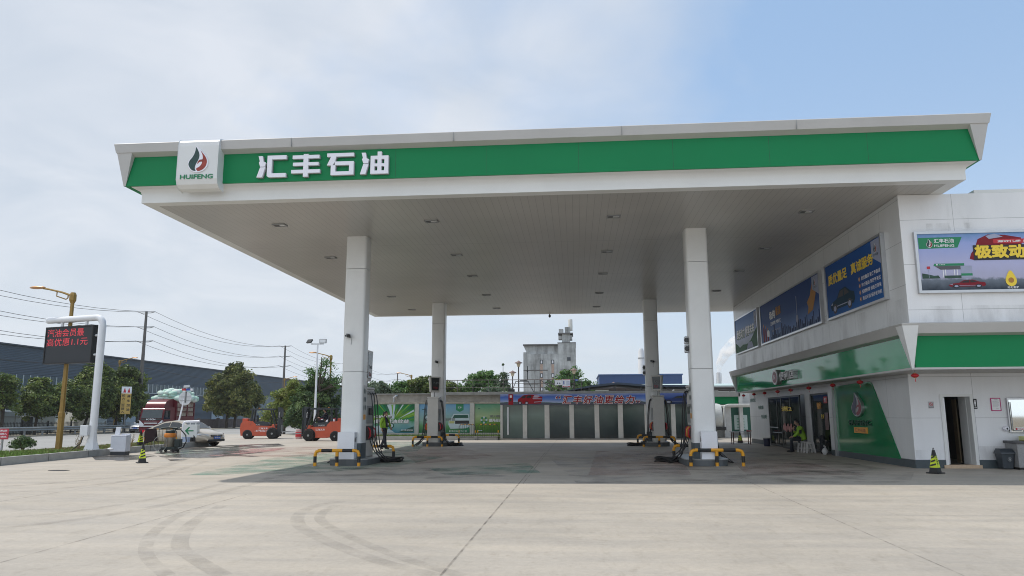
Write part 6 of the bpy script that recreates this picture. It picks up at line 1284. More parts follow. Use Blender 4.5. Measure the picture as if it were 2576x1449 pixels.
for x, y, w_, h_, c, lb in ((-19.45, 38.2, .45, .42, (.05, .15, .72), 'bright blue plastic box on the end of the verge'), (-19.25, 36.1, .3, .3, (.45, .55, .75), 'pale blue bucket beside the arrow sign'), (-19.0, 36.9, .25, .14, (.02, .03, .03), 'small black tray beside the arrow sign')):
    t = thing('plastic_box', lb, 'box', (x, y, .2)); a = w_/2; b = MB(); b.add([(-a*.85, -a*.8, 0), (a*.85, -a*.8, 0), (a*.85, a*.8, 0), (-a*.85, a*.8, 0), (-a, -a, h_), (a, -a, h_), (a, a, h_), (-a, a, h_), (-a*.9, -a*.9, h_), (a*.9, -a*.9, h_), (a*.9, a*.9, h_), (-a*.9, a*.9, h_), (-a*.75, -a*.7, .02), (a*.75, -a*.7, .02), (a*.75, a*.7, .02), (-a*.75, a*.7, .02)], [(3, 2, 1, 0), (0, 1, 5, 4), (1, 2, 6, 5), (2, 3, 7, 6), (3, 0, 4, 7), (4, 5, 9, 8), (5, 6, 10, 9), (6, 7, 11, 10), (7, 4, 8, 11), (8, 9, 13, 12), (9, 10, 14, 13), (10, 11, 15, 14), (11, 8, 12, 15), (12, 13, 14, 15)]); b.build('tub', M('tub_'+lb[:9], c, .4, var=.05), t)
t = thing('rubbish', 'scrap of white plastic lying on the verge near the mast foot', 'litter', (-18.3, 28.6, .2)); b = MB(); b.ell((0, 0, .05), (.14, .07, .05), 9, 6, jit=.3); b.build('scrap', whitep, t)

# ================================================================== TREES
def leafmats(key, c1, c2, c3):
    o = []
    for k, c in enumerate((c1, c2, c3)):
        m = M(f'leaf_{key}_{k}', c, .55, var=.25, scale=1.2, spec=.3); n, l, bb = nodes(m)
        tr = n.new('ShaderNodeBsdfTranslucent'); tr.inputs[0].default_value = (c[0]*1.6, c[1]*1.7, c[2], 1); mx_ = n.new('ShaderNodeMixShader'); mx_.inputs[0].default_value = .16
        l.new(bb.outputs[0], mx_.inputs[1]); l.new(tr.outputs[0], mx_.inputs[2]); l.new(mx_.outputs[0], n['Material Output'].inputs[0]); o.append(m)
    return o
bark = M('bark', (.055, .042, .032), .9, var=.3, scale=4, bump=.5)
def crown(blobs, nclump, per, leaf, cr, seed, up=.5):
    "leaf-sized faces gathered in clumps over the crown's lobes"
    rg = np.random.default_rng(seed); W = np.array([b_[3]**2 for b_ in blobs]); W = W/W.sum()
    V = []; MI = []
    for c in range(nclump):
        bl = blobs[rg.choice(len(blobs), p=W)]; d = rg.normal(size=3); d /= np.linalg.norm(d)
        if d[2] < -.55: d[2] *= -.5
        rr = bl[3]*rg.uniform(.45, 1.12); zs = bl[4] if len(bl) > 4 else 1
        c0 = np.array(bl[:3])+d*rr*np.array([1, 1, zs]); r_ = cr*rg.uniform(.4, 1.4)
        P = rg.normal(size=(per, 3)); P /= np.linalg.norm(P, axis=1)[:, None]; P = c0+P*(r_*rg.uniform(.3, 1, per)**.6)[:, None]*np.array([1, 1, .75])
        nn = rg.normal(size=(per, 3))*.8+d*.7+np.array([0, 0, up]); nn /= np.linalg.norm(nn, axis=1)[:, None]
        a = np.cross(nn, rg.normal(size=(per, 3))); a /= np.linalg.norm(a, axis=1)[:, None]; b_ = np.cross(nn, a); s = leaf*rg.uniform(.6, 1.3, per)[:, None]
        V.append(np.stack([P-a*s, P-b_*s*.5, P+a*s, P+b_*s*.5], 1).reshape(-1, 3)); MI += [int(rg.choice(3, p=(.3, .45, .25)))]*per if rg.uniform() < .5 else rg.choice(3, per).tolist()
    V = np.concatenate(V); return V, MI
def tree(name, label, x, y, blobs, trunk, mats, nclump=150, per=70, leaf=.13, cr=.55, seed=1, group=None, z=0, bk=None, limbs=True, cat='tree'):
    t = thing(name, label, cat, (x, y, z), 0, group)
    V, MI = crown(blobs, nclump, per, leaf, cr, seed); n_q = len(V)//4
    me = bpy.data.meshes.new('crown'); me.vertices.add(len(V)); me.vertices.foreach_set('co', V.astype('f').ravel()); me.loops.add(len(V)); me.loops.foreach_set('vertex_index', np.arange(len(V), dtype='i'))
    me.polygons.add(n_q); me.polygons.foreach_set('loop_start', np.arange(0, len(V), 4, dtype='i')); 
    for m in mats: me.materials.append(m)
    me.polygons.foreach_set('material_index', np.array(MI, dtype='i')); me.update(calc_edges=True); me.validate()
    o = bpy.data.objects.new('crown', me); COL.objects.link(o); o.parent = t
    b = MB(); r = random.Random(seed)
    for tr_ in trunk: b.tube(tr_[0], tr_[1], 8)
    if limbs:
        top = Vector(trunk[0][0][-1])
        for bl in blobs: c = Vector(bl[:3]); b.tube([top-Vector((0, 0, .3)), (top+c)/2+Vector((r.uniform(-.2, .2), r.uniform(-.2, .2), 0)), c, c+Vector((r.uniform(-.3, .3), 0, bl[3]*.6))], [trunk[0][1][-1]*.8, .07, .05, .02], 6)
    b.build('trunk', bk or bark, t, smooth=True); return t
camph = leafmats('camphor', (.045, .075, .018), (.10, .14, .034), (.19, .23, .06)); camphb = leafmats('bigcamphor', (.05, .07, .018), (.12, .14, .034), (.23, .23, .065))
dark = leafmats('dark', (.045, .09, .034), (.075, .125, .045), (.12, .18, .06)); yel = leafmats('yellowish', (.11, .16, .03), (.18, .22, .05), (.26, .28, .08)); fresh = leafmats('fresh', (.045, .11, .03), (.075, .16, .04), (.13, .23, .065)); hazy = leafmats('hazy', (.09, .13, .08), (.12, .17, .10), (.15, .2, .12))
X = -45.2
tree('camphor_tree', 'edge cropped tree at the far left margin', X, 56.2, [(0, -.2, 2.6, 1.1), (-.5, .3, 3.6, 1.1), (.0, -.6, 4.1, .9), (-1, 0, 3, 1.3)], [([(0, 0, 0), (0, 0, 2.2)], [.14, .1])], camph, 110, 70, .13, .5, 1, 'trees along the far side of the road')
tree('camphor_tree', 'small pale green tree, second from the left beside the gold lamp', X, 59.9, [(0, 0, 2.6, 1.3), (-.2, .5, 3.6, 1.1), (.3, -.8, 3.0, 1.1), (0, 1.1, 2.7, 1.15), (0, 0, 4.3, .65), (0, -.4, 1.9, .9)], [([(0, 0, 0), (0, .1, 1.2), (.0, .1, 2.2)], [.13, .11, .08])], camph, 230, 70, .12, .45, 2, 'trees along the far side of the road')
tree('camphor_tree', 'small pale green tree just behind the gold lamp post', X, 63.0, [(0, 0, 2.3, 1.3), (0, -.5, 3.2, 1.15), (0, .8, 3.5, 1.1), (.3, 1.5, 2.5, 1.2), (0, 2.2, 3.1, .8)], [([(0, 0, 0), (0, 0, 2.0)], [.11, .08])], camph, 230, 70, .12, .45, 3, 'trees along the far side of the road')
tree('camphor_tree', 'tall dark green tree partly behind the LED board', X, 67.0, [(0, 0, 3.4, 1.9), (0, -1.4, 3.0, 1.5), (0, .2, 2.1, 1.4), (0, .4, 5.2, 1.3), (0, -.5, 4.6, 1.2), (0, 1.4, 3.4, 1.4), (0, .2, 5.9, .8)], [([(0, -1, 0), (0, -.4, 1.5), (0, 0, 2.8)], [.14, .12, .09]), ([(0, .6, 0), (0, .3, 2.4)], [.12, .08])], camph, 360, 80, .14, .55, 4, 'trees along the far side of the road')
tree('camphor_tree', 'broad dark tree right of the white mast, behind the yellow sign', X, 71.5, [(0, 0, 3.3, 2.0), (0, .5, 2.0, 1.5), (0, 1.3, 4.2, 1.7), (0, -1, 4.6, 1.4), (0, .3, 5.2, 1.3), (0, 1.9, 3.1, 1.4), (0, 2.0, 5.0, .9), (0, .8, 5.9, .6)], [([(0, -.6, 0), (0, -.2, 2.6)], [.13, .1]), ([(0, 1, 0), (0, .8, 2.4)], [.13, .09])], camph, 400, 80, .14, .55, 5, 'trees along the far side of the road')
tree('camphor_tree', 'large round camphor tree left of the forklifts', -43.5, 92, [(0, 0, 4.2, 2.3), (-1.7, .2, 3.4, 1.7), (1.9, 0, 3.6, 1.8), (-.4, 0, 6.0, 1.7), (1.2, .2, 6.0, 1.5), (.4, 0, 7.2, .95), (-1.6, 0, 5.1, 1.3), (2.6, 0, 4.6, 1.2), (1.4, 0, 2.4, 1.3), (-.9, 0, 2.4, 1.3)], [([(-.4, 0, 0), (-.3, 0, 2.8)], [.2, .15]), ([(.6, 0, 0), (.7, .2, 2.8)], [.18, .12])], camphb, 520, 80, .17, .62, 6)
tree('camphor_tree', 'yellowish green tree between the forklifts', -24.9, 63, [(0, 0, 2.1, 1.2), (.7, 0, 2.8, 1.1), (-.9, 0, 1.7, .95), (.9, 0, 3.7, .75), (-.2, 0, 3.1, .85), (1.4, 0, 2.0, .9), (-1.5, 0, 1.2, .6), (.6, 0, 4.0, .35)], [([(0, 0, 0), (0, 0, 1.2)], [.12, .09])], yel, 240, 70, .10, .4, 7)
tree('leafy_tree', 'dense dark creeper covered tree behind the right forklift', -21.9, 61.2, [(0, 0, 2.6, 1.5), (-.9, 0, 1.8, 1.2), (1.0, 0, 2.2, 1.5), (.2, 0, 3.7, 1.15), (1.2, 0, 3.6, 1.1), (-1.3, 0, 1.0, .9), (0, -.2, 1.0, 1.1), (1.2, 0, 1.0, 1.0)], [([(0, 0, 0), (0, 0, 2)], [.16, .12])], dark, 360, 80, .10, .42, 8)
tree('sapling', 'thin airy tree rising above the creepers beside the column', -20.9, 60, [(0, 0, 4.8, .9), (.5, 0, 5.5, .75), (-.7, 0, 4.9, .6), (.1, 0, 6.1, .35), (1.8, 0, 4.2, .8), (2.4, 0, 3.9, .5)], [([(0, 0, 0), (0, 0, 3.8)], [.08, .05])], fresh, 70, 26, .08, .38, 9)
tree('low_bush', 'light green bush under the large round tree', -39.5, 96, [(0, 0, .7, 1.1), (1.6, 0, .6, 1.0), (3, 0, .5, .9), (-1.4, 0, .4, .8)], [([(0, 0, 0), (0, 0, .6)], [.06, .04])], yel, 120, 50, .13, .4, 10, cat='bush')
for k, (x, y, s, h, mt__, lb) in enumerate(((-19.9, 74, 1.5, 3.3, hazy, 'first hazy tree above the concrete basin, next to the column'), (-17.8, 75, 1.3, 3.4, fresh, 'round green tree above the basin wall, left of the rear pump'), (-15.6, 75, 1.5, 3.7, camph, 'dark rounded tree just left of the rear left column'), (-13.0, 76, 1.3, 3.4, camph, 'rounded tree hidden partly by the rear left column'), (-9.4, 76, 1.7, 4.2, fresh, 'taller leafy tree right of the rear left column'), (-11.2, 77, 1.2, 3.2, hazy, 'low hazy tree right of the rear left column'), (-.6, 90, 1.8, 5.0, fresh, 'dark green tree in front of the grey tower'), (-7.9, 72, 1.0, 3.0, hazy, 'small tree left of the conifer'))):
    tree('leafy_tree', lb, x, y, [(0, 0, h, s), (-s*.8, 0, h-.4, s*.75), (s*.8, 0, h-.3, s*.8), (.2*s, 0, h+s*.7, s*.5), (-.4*s, 0, h+.5*s, s*.5)], [([(0, 0, 0), (0, 0, h-.4)], [.14, .1])], mt__, 150, 60, .13, .45, 20+k, 'trees behind the basin')
tree('conifer', 'slim pointed conifer beside the garden lamps', -7.25, 75, [(0, 0, 3.0, 1.0), (0, 0, 3.9, .85), (0, 0, 4.7, .62), (0, 0, 5.4, .42), (0, 0, 6.0, .24), (0, 0, 6.5, .12)], [([(0, 0, 0), (0, 0, 6.5)], [.12, .02])], hazy, 200, 50, .09, .28, 40, limbs=False)
tree('shrub', 'dark green round shrub on the verge near the gold lamp', -21.85, 28.4, [(0, 0, .30, .30, .8), (-.25, 0, .22, .24), (.25, 0, .26, .24), (.05, 0, .44, .16), (-.2, 0, .4, .14)], [([(0, 0, 0), (0, 0, .3)], [.03, .02])], dark, 90, 40, .035, .12, 41, z=.18, cat='bush')
for k, (x, y, lb) in enumerate(((-18.0, 110, 'far off tree line right of the front left column'), (-26, 120, 'far off trees behind the yellowish tree'),)):
    tree('distant_tree', lb, x, y, [(i*2.2, 0, 3.0+.6*math.sin(i*2.1), 1.8) for i in range(-3, 4)], [([(0, 0, 0), (0, 0, 2)], [.15, .1])], hazy, 200, 60, .2, .7, 60+k, 'far off trees')
# ================================================================== VEHICLES
tyre_m = M('tyre', (.012, .012, .012), .8, var=.2); rim_m = M('rim_alloy', (.45, .45, .46), .3, metal=.8, var=0); headl = M('headlamp', (.55, .57, .6), .1, var=0, spec=.9); carglass = M('car_glass', (.012, .016, .018), .06, var=0, spec=.8)
def wheel(t, x, y, r, w_, side, rim=.62, dark=False):
    b = MB(); b.lathe([(r*.7, y-w_/2), (r*.95, y-w_/2+.01), (r, y-w_/2+.04), (r, y+w_/2-.04), (r*.95, y+w_/2-.01), (r*.7, y+w_/2)], (x, r), 24, ax='y'); w0 = b.build('wheel', tyre_m, t, smooth=True)
    b = MB(); yo = y+side*(w_/2-.02)
    if dark: b.lathe([(r*rim, yo-.01), (r*rim, yo+.01)], (x, r), 18, ax='y'); b.lathe([(r*.2, yo-.03), (r*.2, yo+.04)], (x, r), 10, ax='y'); b.build('rim', greym if dark == 1 else M('rim_dusty', (.09, .09, .085), .7, var=.1), w0)
    else:
        b.lathe([(r*rim, yo-.05), (r*rim, yo-.03)], (x, r), 18, ax='y', mi=1); b.lathe([(r*.14, yo-.04), (r*.14, yo+.015)], (x, r), 10, ax='y')
        for k in range(10): a = k*.628; F = Fr((x, yo+side*.006, r), (math.cos(a), 0, math.sin(a)), (-math.sin(a), 0, math.cos(a))); b.slab(F, [(.05, -.014), (r*rim, -.022), (r*rim, .022), (.05, .014)], -.012, .012)
        for k in range(20): a = k*.314; F = Fr((x, yo, r), (math.cos(a), 0, math.sin(a)), (-math.sin(a), 0, math.cos(a))); b.slab(F, [(r*rim-.02, -.055), (r*rim+.012, -.055), (r*rim+.012, .055), (r*rim-.02, .055)], -.012, .014)
        b.build('rim', [rim_m, black], w0)
    return w0
def loft(mb, secs, mi=0, caps=True):
    n = len(secs[0]); vs = [p for s in secs for p in s]
    mb.add(vs, [(i*n+j, i*n+(j+1) % n, (i+1)*n+(j+1) % n, (i+1)*n+j) for i in range(len(secs)-1) for j in range(n)], mi)
    if caps: mb.add(secs[0], [tuple(range(n-1, -1, -1))], mi); mb.add(secs[-1], [tuple(range(n))], mi)
def interp(T, x):
    for (a, b_), (c, d) in zip(T, T[1:]):
        if x <= c: q = (x-a)/(c-a); q = q*q*(3-2*q)*.5+q*.5; return b_+(d-b_)*q
    return T[-1][1]
def sedan(name, label, paint, pos, rz, plate, L=4.8, W=1.85, H=1.42):
    t = thing(name, label, 'car', (*pos, 0), rz); t.scale = (.925,)*3; hl = L/2; hw = W/2
    top = [(-hl, .70), (-hl+.08, .88), (-hl+.5, .96), (-.9, .95), (.9, .96), (1.2, .93), (hl-.45, .78), (hl-.1, .66), (hl, .52)]
    wid = [(-hl, .72), (-hl+.15, .90), (-1.4, .99), (0, 1.0), (1.4, .99), (hl-.35, .92), (hl-.08, .74), (hl, .62)]
    bot = [(-hl, .42), (-hl+.3, .24), (-1, .2), (1, .2), (hl-.4, .2), (hl, .34)]
    b = MB(); S = []; n = 34
    for i in range(n+1):
        x = -hl+L*i/n; z1 = interp(top, x); w_ = interp(wid, x)*hw; z0 = interp(bot, x); zm = z0+(z1-z0)*.62
        h_ = [(0, z0), (w_*.82, z0), (w_*.97, z0+.08), (w_, zm-.15), (w_*.985, zm), (w_*.93, z1-.07), (w_*.84, z1-.015), (w_*.4, z1+.02)]
        ring_ = [(x, y, z) for y, z in h_]+[(x, 0, z1+.03)]+[(x, -y, z) for y, z in h_[::-1]][:-1]; S.append(ring_)
    loft(b, S); b.build('body', paint, t, smooth=True)
    rf = [(-1.95, .95), (-1.3, 1.17), (-.75, H-.05), (-.2, H), (.25, H-.015), (.55, H-.10), (1.25, .95)]; b = MB(); S = []
    def rw(x, q): base = hw*.93-.04*abs(x); zr = interp(rf, x); return base-(base-hw*.66)*q*min(1, (zr-.92)/.5)
    for i in range(25):
        x = -1.95+3.2*i/24; zr = interp(rf, x); zb = .93; pts = [(rw(x, 0), zb-.05), (rw(x, 0), zb), (rw(x, .5), zb+(zr-zb)*.5), (rw(x, .92), zb+(zr-zb)*.88), (rw(x, 1.05), zr-.01), (rw(x, 1)*.5, zr+.012)]
        S.append([(x, y, z) for y, z in pts]+[(x, -y, z) for y, z in pts[::-1]])
    loft(b, S); b.build('cabin', paint, t, smooth=True)
    for s in (-1, 1):
        for x0, x1, nm in ((-1.5, -.32, 'rear_side_window'), (-.26, 1.0, 'front_side_window')):
            b = MB(); m_ = 14; lo, hi = [], []
            for i in range(m_+1):
                x = x0+(x1-x0)*i/m_; zr = interp(rf, x)-.085; zl = .965
                if zr < zl+.01: zr = zl+.01
                f_ = (zr-.93)/(interp(rf, x)-.93); lo.append((x, s*(rw(x, .04)+.006), zl)); hi.append((x, s*(rw(x, min(1, f_*.98))+.008), zr))
            b.add(lo+hi, [(i, i+1, m_+2+i, m_+1+i) for i in range(m_)]); b.build(nm, carglass, t, smooth=True)
        b = MB(); b.ell((.82, s*(hw+.06), 1.0), (.07, .1, .06), 10, 6); b.build('mirror', paint, t, smooth=True)
        b = MB(); y = s*hw*.70; P = [(hl-.62, s*hw*.91, .70), (hl-.28, s*hw*.78, .70), (hl-.10, s*hw*.55, .66), (hl-.09, s*hw*.55, .58), (hl-.2, s*hw*.8, .58), (hl-.5, s*hw*.95, .62)]; b.add([(p[0]+.035, p[1]+s*.03, p[2]) for p in P], [(0, 1, 2, 3, 4, 5)]); b.build('headlight', [headl], t)
        b = MB(); P = [(-hl+.5, s*hw*.97, .86), (-hl+.1, s*hw*.84, .88), (-hl-.01, s*hw*.62, .84), (-hl-.0, s*hw*.62, .72), (-hl+.1, s*hw*.88, .70)]; b.add([(p[0]-.03, p[1]+s*.02, p[2]) for p in P], [(0, 1, 2, 3, 4)]); b.build('tail_light', [M('tail_red', (.4, .01, .02), .2, var=0)], t)
        for x in (-1.38, 1.38):
            b = MB(); b.lathe([(.385, s*(hw-.02)-.012), (.385, s*(hw-.02)+.012)], (x, .36), 24, ax='y'); b.build('wheel_arch', black, t); wheel(t, x, s*(hw-.11), .335, .22, s)
        b = MB()
        for x in (.85, -.3): b.box(x-.006, x+.006, s*(hw+.001)-.004, s*(hw+.001)+.004, .3, .9)
        for x in (.05, -1.0): b.cbox((x, s*(hw*.985), .83), (.16, .03, .03))
        b.build('door_seam', greym, t)
    b = MB(); b.add([(.58, -.56, H-.11), (.58, .56, H-.11), (1.2, .72, .975), (1.2, -.72, .975)], [(0, 1, 2, 3)]); b.v = [(x+.02, y, z+.02) for x, y, z in b.v]; b.build('windscreen', carglass, t)
    b = MB(); b.add([(-.85, -.54, H-.07), (-.85, .54, H-.07), (-1.72, .66, 1.06), (-1.72, -.66, 1.06)], [(0, 1, 2, 3)]); b.v = [(x-.01, y, z+.03) for x, y, z in b.v]; b.build('rear_window', carglass, t)
    b = MB(); b.cbox((hl-.03, 0, .58), (.1, .8, .11)); b.cbox((hl-.04, 0, .33), (.1, 1.2, .12)); b.build('grille', blackm, t, bevel=.02)
    b = MB()
    for z in (.56, .60): b.cbox((hl+.022, 0, z), (.012, .78, .01))
    b.lathe([(.05, .0), (.05, .02)], (0, 0), 14); q = b.v[-28:]; b.v[-28:] = [(hl+.02+p[2], p[0], .585+p[1]) for p in q]; b.build('chrome_trim', chrome, t)
    F = Fr((hl+.03, -.24, .40), (0, 1, 0)); b = MB(); b.slab(F, [(0, 0), (.46, 0), (.46, .14), (0, .14)], 0, .02, 0); b.text(plate, F, .04, .03, .38, .08, .024, 0, .02, 1); b.build('number_plate', [M('plate_blue', (.02, .12, .5), .4, var=0), whitep], t)
    return t
sedan('sedan_car', 'champagne beige coupe saloon driving out behind the arrow sign', M('paint_champagne', (.44, .385, .31), .28, metal=.3, var=.02, coat=.6), (-20.33, 37.9), R(-18), '苏A·88U08', 4.8, 1.86, 1.40)
sedan('sedan_car', 'white saloon seen from the front, half hidden behind the red truck', M('paint_white', (.72, .73, .74), .25, var=.02, coat=.5), (-41.1, 69.8), R(-90), '苏C·5M71', 4.6, 1.8, 1.45)
# truck, local +x forward
def truck():
    t = thing('stake_truck', 'dark red cargo truck with slatted sides loaded with pale green sacks', 'truck', (-34.3, 59.4, 0), R(-86)); t.scale = (1.06, .91, 1.06); red = M('truck_red', (.12, .009, .015), .3, var=.06, spec=.3)
    b = MB(); b.prism([(-1.0, .55), (.78, .55), (.86, .85), (.84, 1.15), (.62, 2.0), (.5, 2.06), (-1.0, 2.06)], 'y', -1.05, 1.05); b.build('cab', red, t, bevel=.07)
    b = MB(); b.prism([(.50, 2.07), (.47, 2.16), (.36, 2.36), (.14, 2.55), (-.2, 2.68), (-.6, 2.75), (-.98, 2.78), (-.98, 2.07)], 'y', -.86, .86); b.build('roof_fairing', red, t, smooth=True)
    b = MB(); b.add([(.84, -.93, 1.30), (.84, .93, 1.30), (.655, .88, 1.93), (.655, -.88, 1.93)], [(0, 1, 2, 3)]); b.v = [(x+.012, y, z) for x, y, z in b.v]; b.build('windscreen', M('screen_truck', (.04, .055, .06), .12, var=.1), t)
    b = MB(); b.box(.80, .875, -.9, .9, 1.13, 1.27); b.build('black_panel', blackm, t)
    F = Fr((.878, -.42, 1.145), (0, 1, 0)); b = MB(); b.text('FOTON', F, 0, .0, .8, .12, .004, .01, .03); b.build('front_lettering', whitep, t)
    for s in (-1, 1):
        b = MB(); b.add([(.80, s*1.062, 1.2), (-.25, s*1.062, 1.2), (-.25, s*1.062, 1.88), (.60, s*1.062, 1.88)], [(0, 1, 2, 3)]); b.build('side_window', carglass, t)
        b = MB(); b.add([(.90, s*1.0, 1.16), (.91, s*.60, .84), (.90, s*.64, .70), (.90, s*1.03, .70), (.885, s*1.045, 1.14), (.7, s*1.075, .95), (.7, s*1.07, .72)], [(0, 1, 2, 3, 4), (4, 3, 6, 5)]); b.build('headlight', headl, t)
        b = MB(); b.box(.62, .72, s*1.25-.08, s*1.25+.08, 1.35, 1.8); b.tube([(.6, s*1.05, 1.8), (.66, s*1.25, 1.8)], .02); b.build('mirror', blackm, t, bevel=.02)
    b = MB(); b.box(.86, .91, -.58, .58, .86, .92); b.box(.86, .905, -.58, .58, .98, 1.02); b.box(.87, .92, -.95, .95, .64, .74); b.build('grille', silver, t, bevel=.01)
    b = MB(); b.box(.7, .90, -1.0, 1.0, .28, .60); b.build('bumper', red, t, bevel=.03)
    F = Fr((.905, -.25, .40), (0, 1, 0)); b = MB(); b.slab(F, [(0, 0), (.48, 0), (.48, .13), (0, .13)], 0, .015, 0); b.text('苏C·H523', F, .05, .03, .38, .07, .02, 0, .02, 1); b.build('number_plate', [M('plate_blue', ()), whitep], t)
    b = MB(); b.box(-4.3, .6, -.45, .45, .45, .65); b.build('chassis', blackm, t)
    b = MB(); b.box(-4.4, -1.15, -1.1, 1.1, .82, .95); b.box(-1.2, -1.12, -1.08, 1.08, .95, 2.78); b.build('cargo_bed', red, t)
    for s in (-1, 1):
        b = MB(); y = s*1.1; b.box(-4.4, -1.15, y-.03, y+.03, .95, 1.42)
        for z in (1.75, 2.12, 2.5): b.box(-4.4, -1.15, y-.02, y+.02, z, z+.05)
        x = -4.4
        while x <= -1.15: b.box(x-.012, x+.012, y-.015, y+.015, 1.42, 2.52); x += .2
        for x in (-4.4, -3.1, -1.2): b.box(x-.05, x+.05, y-.035, y+.035, .95, 2.65)
        b.build('slatted_side', red, t)
    b = MB(); b.box(-4.44, -4.39, -1.1, 1.1, .95, 2.7); b.build('tailgate', red, t)
    b = MB()
    for z in (1.45, 1.83, 2.2): b.box(-4.3, -1.25, -1.05, 1.05, z, z+.30)
    b.build('cargo_bales', M('bale_cream', (.6, .55, .42), .8, var=.3, scale=4), t)
    for x, dd in ((0.05, 1), (-3.4, 1)):
        for s in (-1, 1): wheel(t, x, s*.92, .42, .26, s, .6, 2)
    return t
truck()
sack_m = [M('sack_green', (.36, .54, .44), .7, var=.12, scale=3), M('sack_pale', (.50, .62, .54), .7, var=.1, scale=3), M('sack_white', (.60, .63, .58), .7, var=.1, scale=3)]
sk = 0
protos = []
TM = Matrix.Translation((-34.3, 59.4, 0)) @ Matrix.Rotation(R(-86), 4, 'Z')
for (x, y, z, s) in [(a*.45+rnd.uniform(-.06, .06), 1.45+r_*.58+rnd.uniform(-.08, .08), 2.90+(.78-.09*a*a)*(.75 if r_ in (0, 6) else 1)*k_+rnd.uniform(-.04, .04), 1) for r_ in range(7) for a in (-2, -1, 0, 1, 2) for k_ in (.12, .55, 1) if not (abs(a) == 2 and k_ == 1)]:
    sk += 1; row = ('front', 'second', 'third', 'fourth', 'fifth', 'sixth', 'last')[min(6, (sk-1)//12)]
    if len(protos) < 3: b = MB(); b.ell((0, 0, 0), (.30, .36, .22), 12, 8, jit=.07); o = b.build('sack', sack_m[len(protos)], smooth=True); protos.append(o)
    else: o = protos[rnd.choice((0, 0, 1, 2)) if x > -.3 else rnd.choice((0, 0, 1))].copy(); COL.objects.link(o)
    o.location = TM @ Vector((-y, x, z)); o.rotation_euler = (rnd.uniform(-.3, .3), rnd.uniform(-.3, .3), rnd.uniform(0, 3)); tag(o, 'plump pale green sack piled with others on top of the red truck', 'sack', 'sacks heaped on the truck')
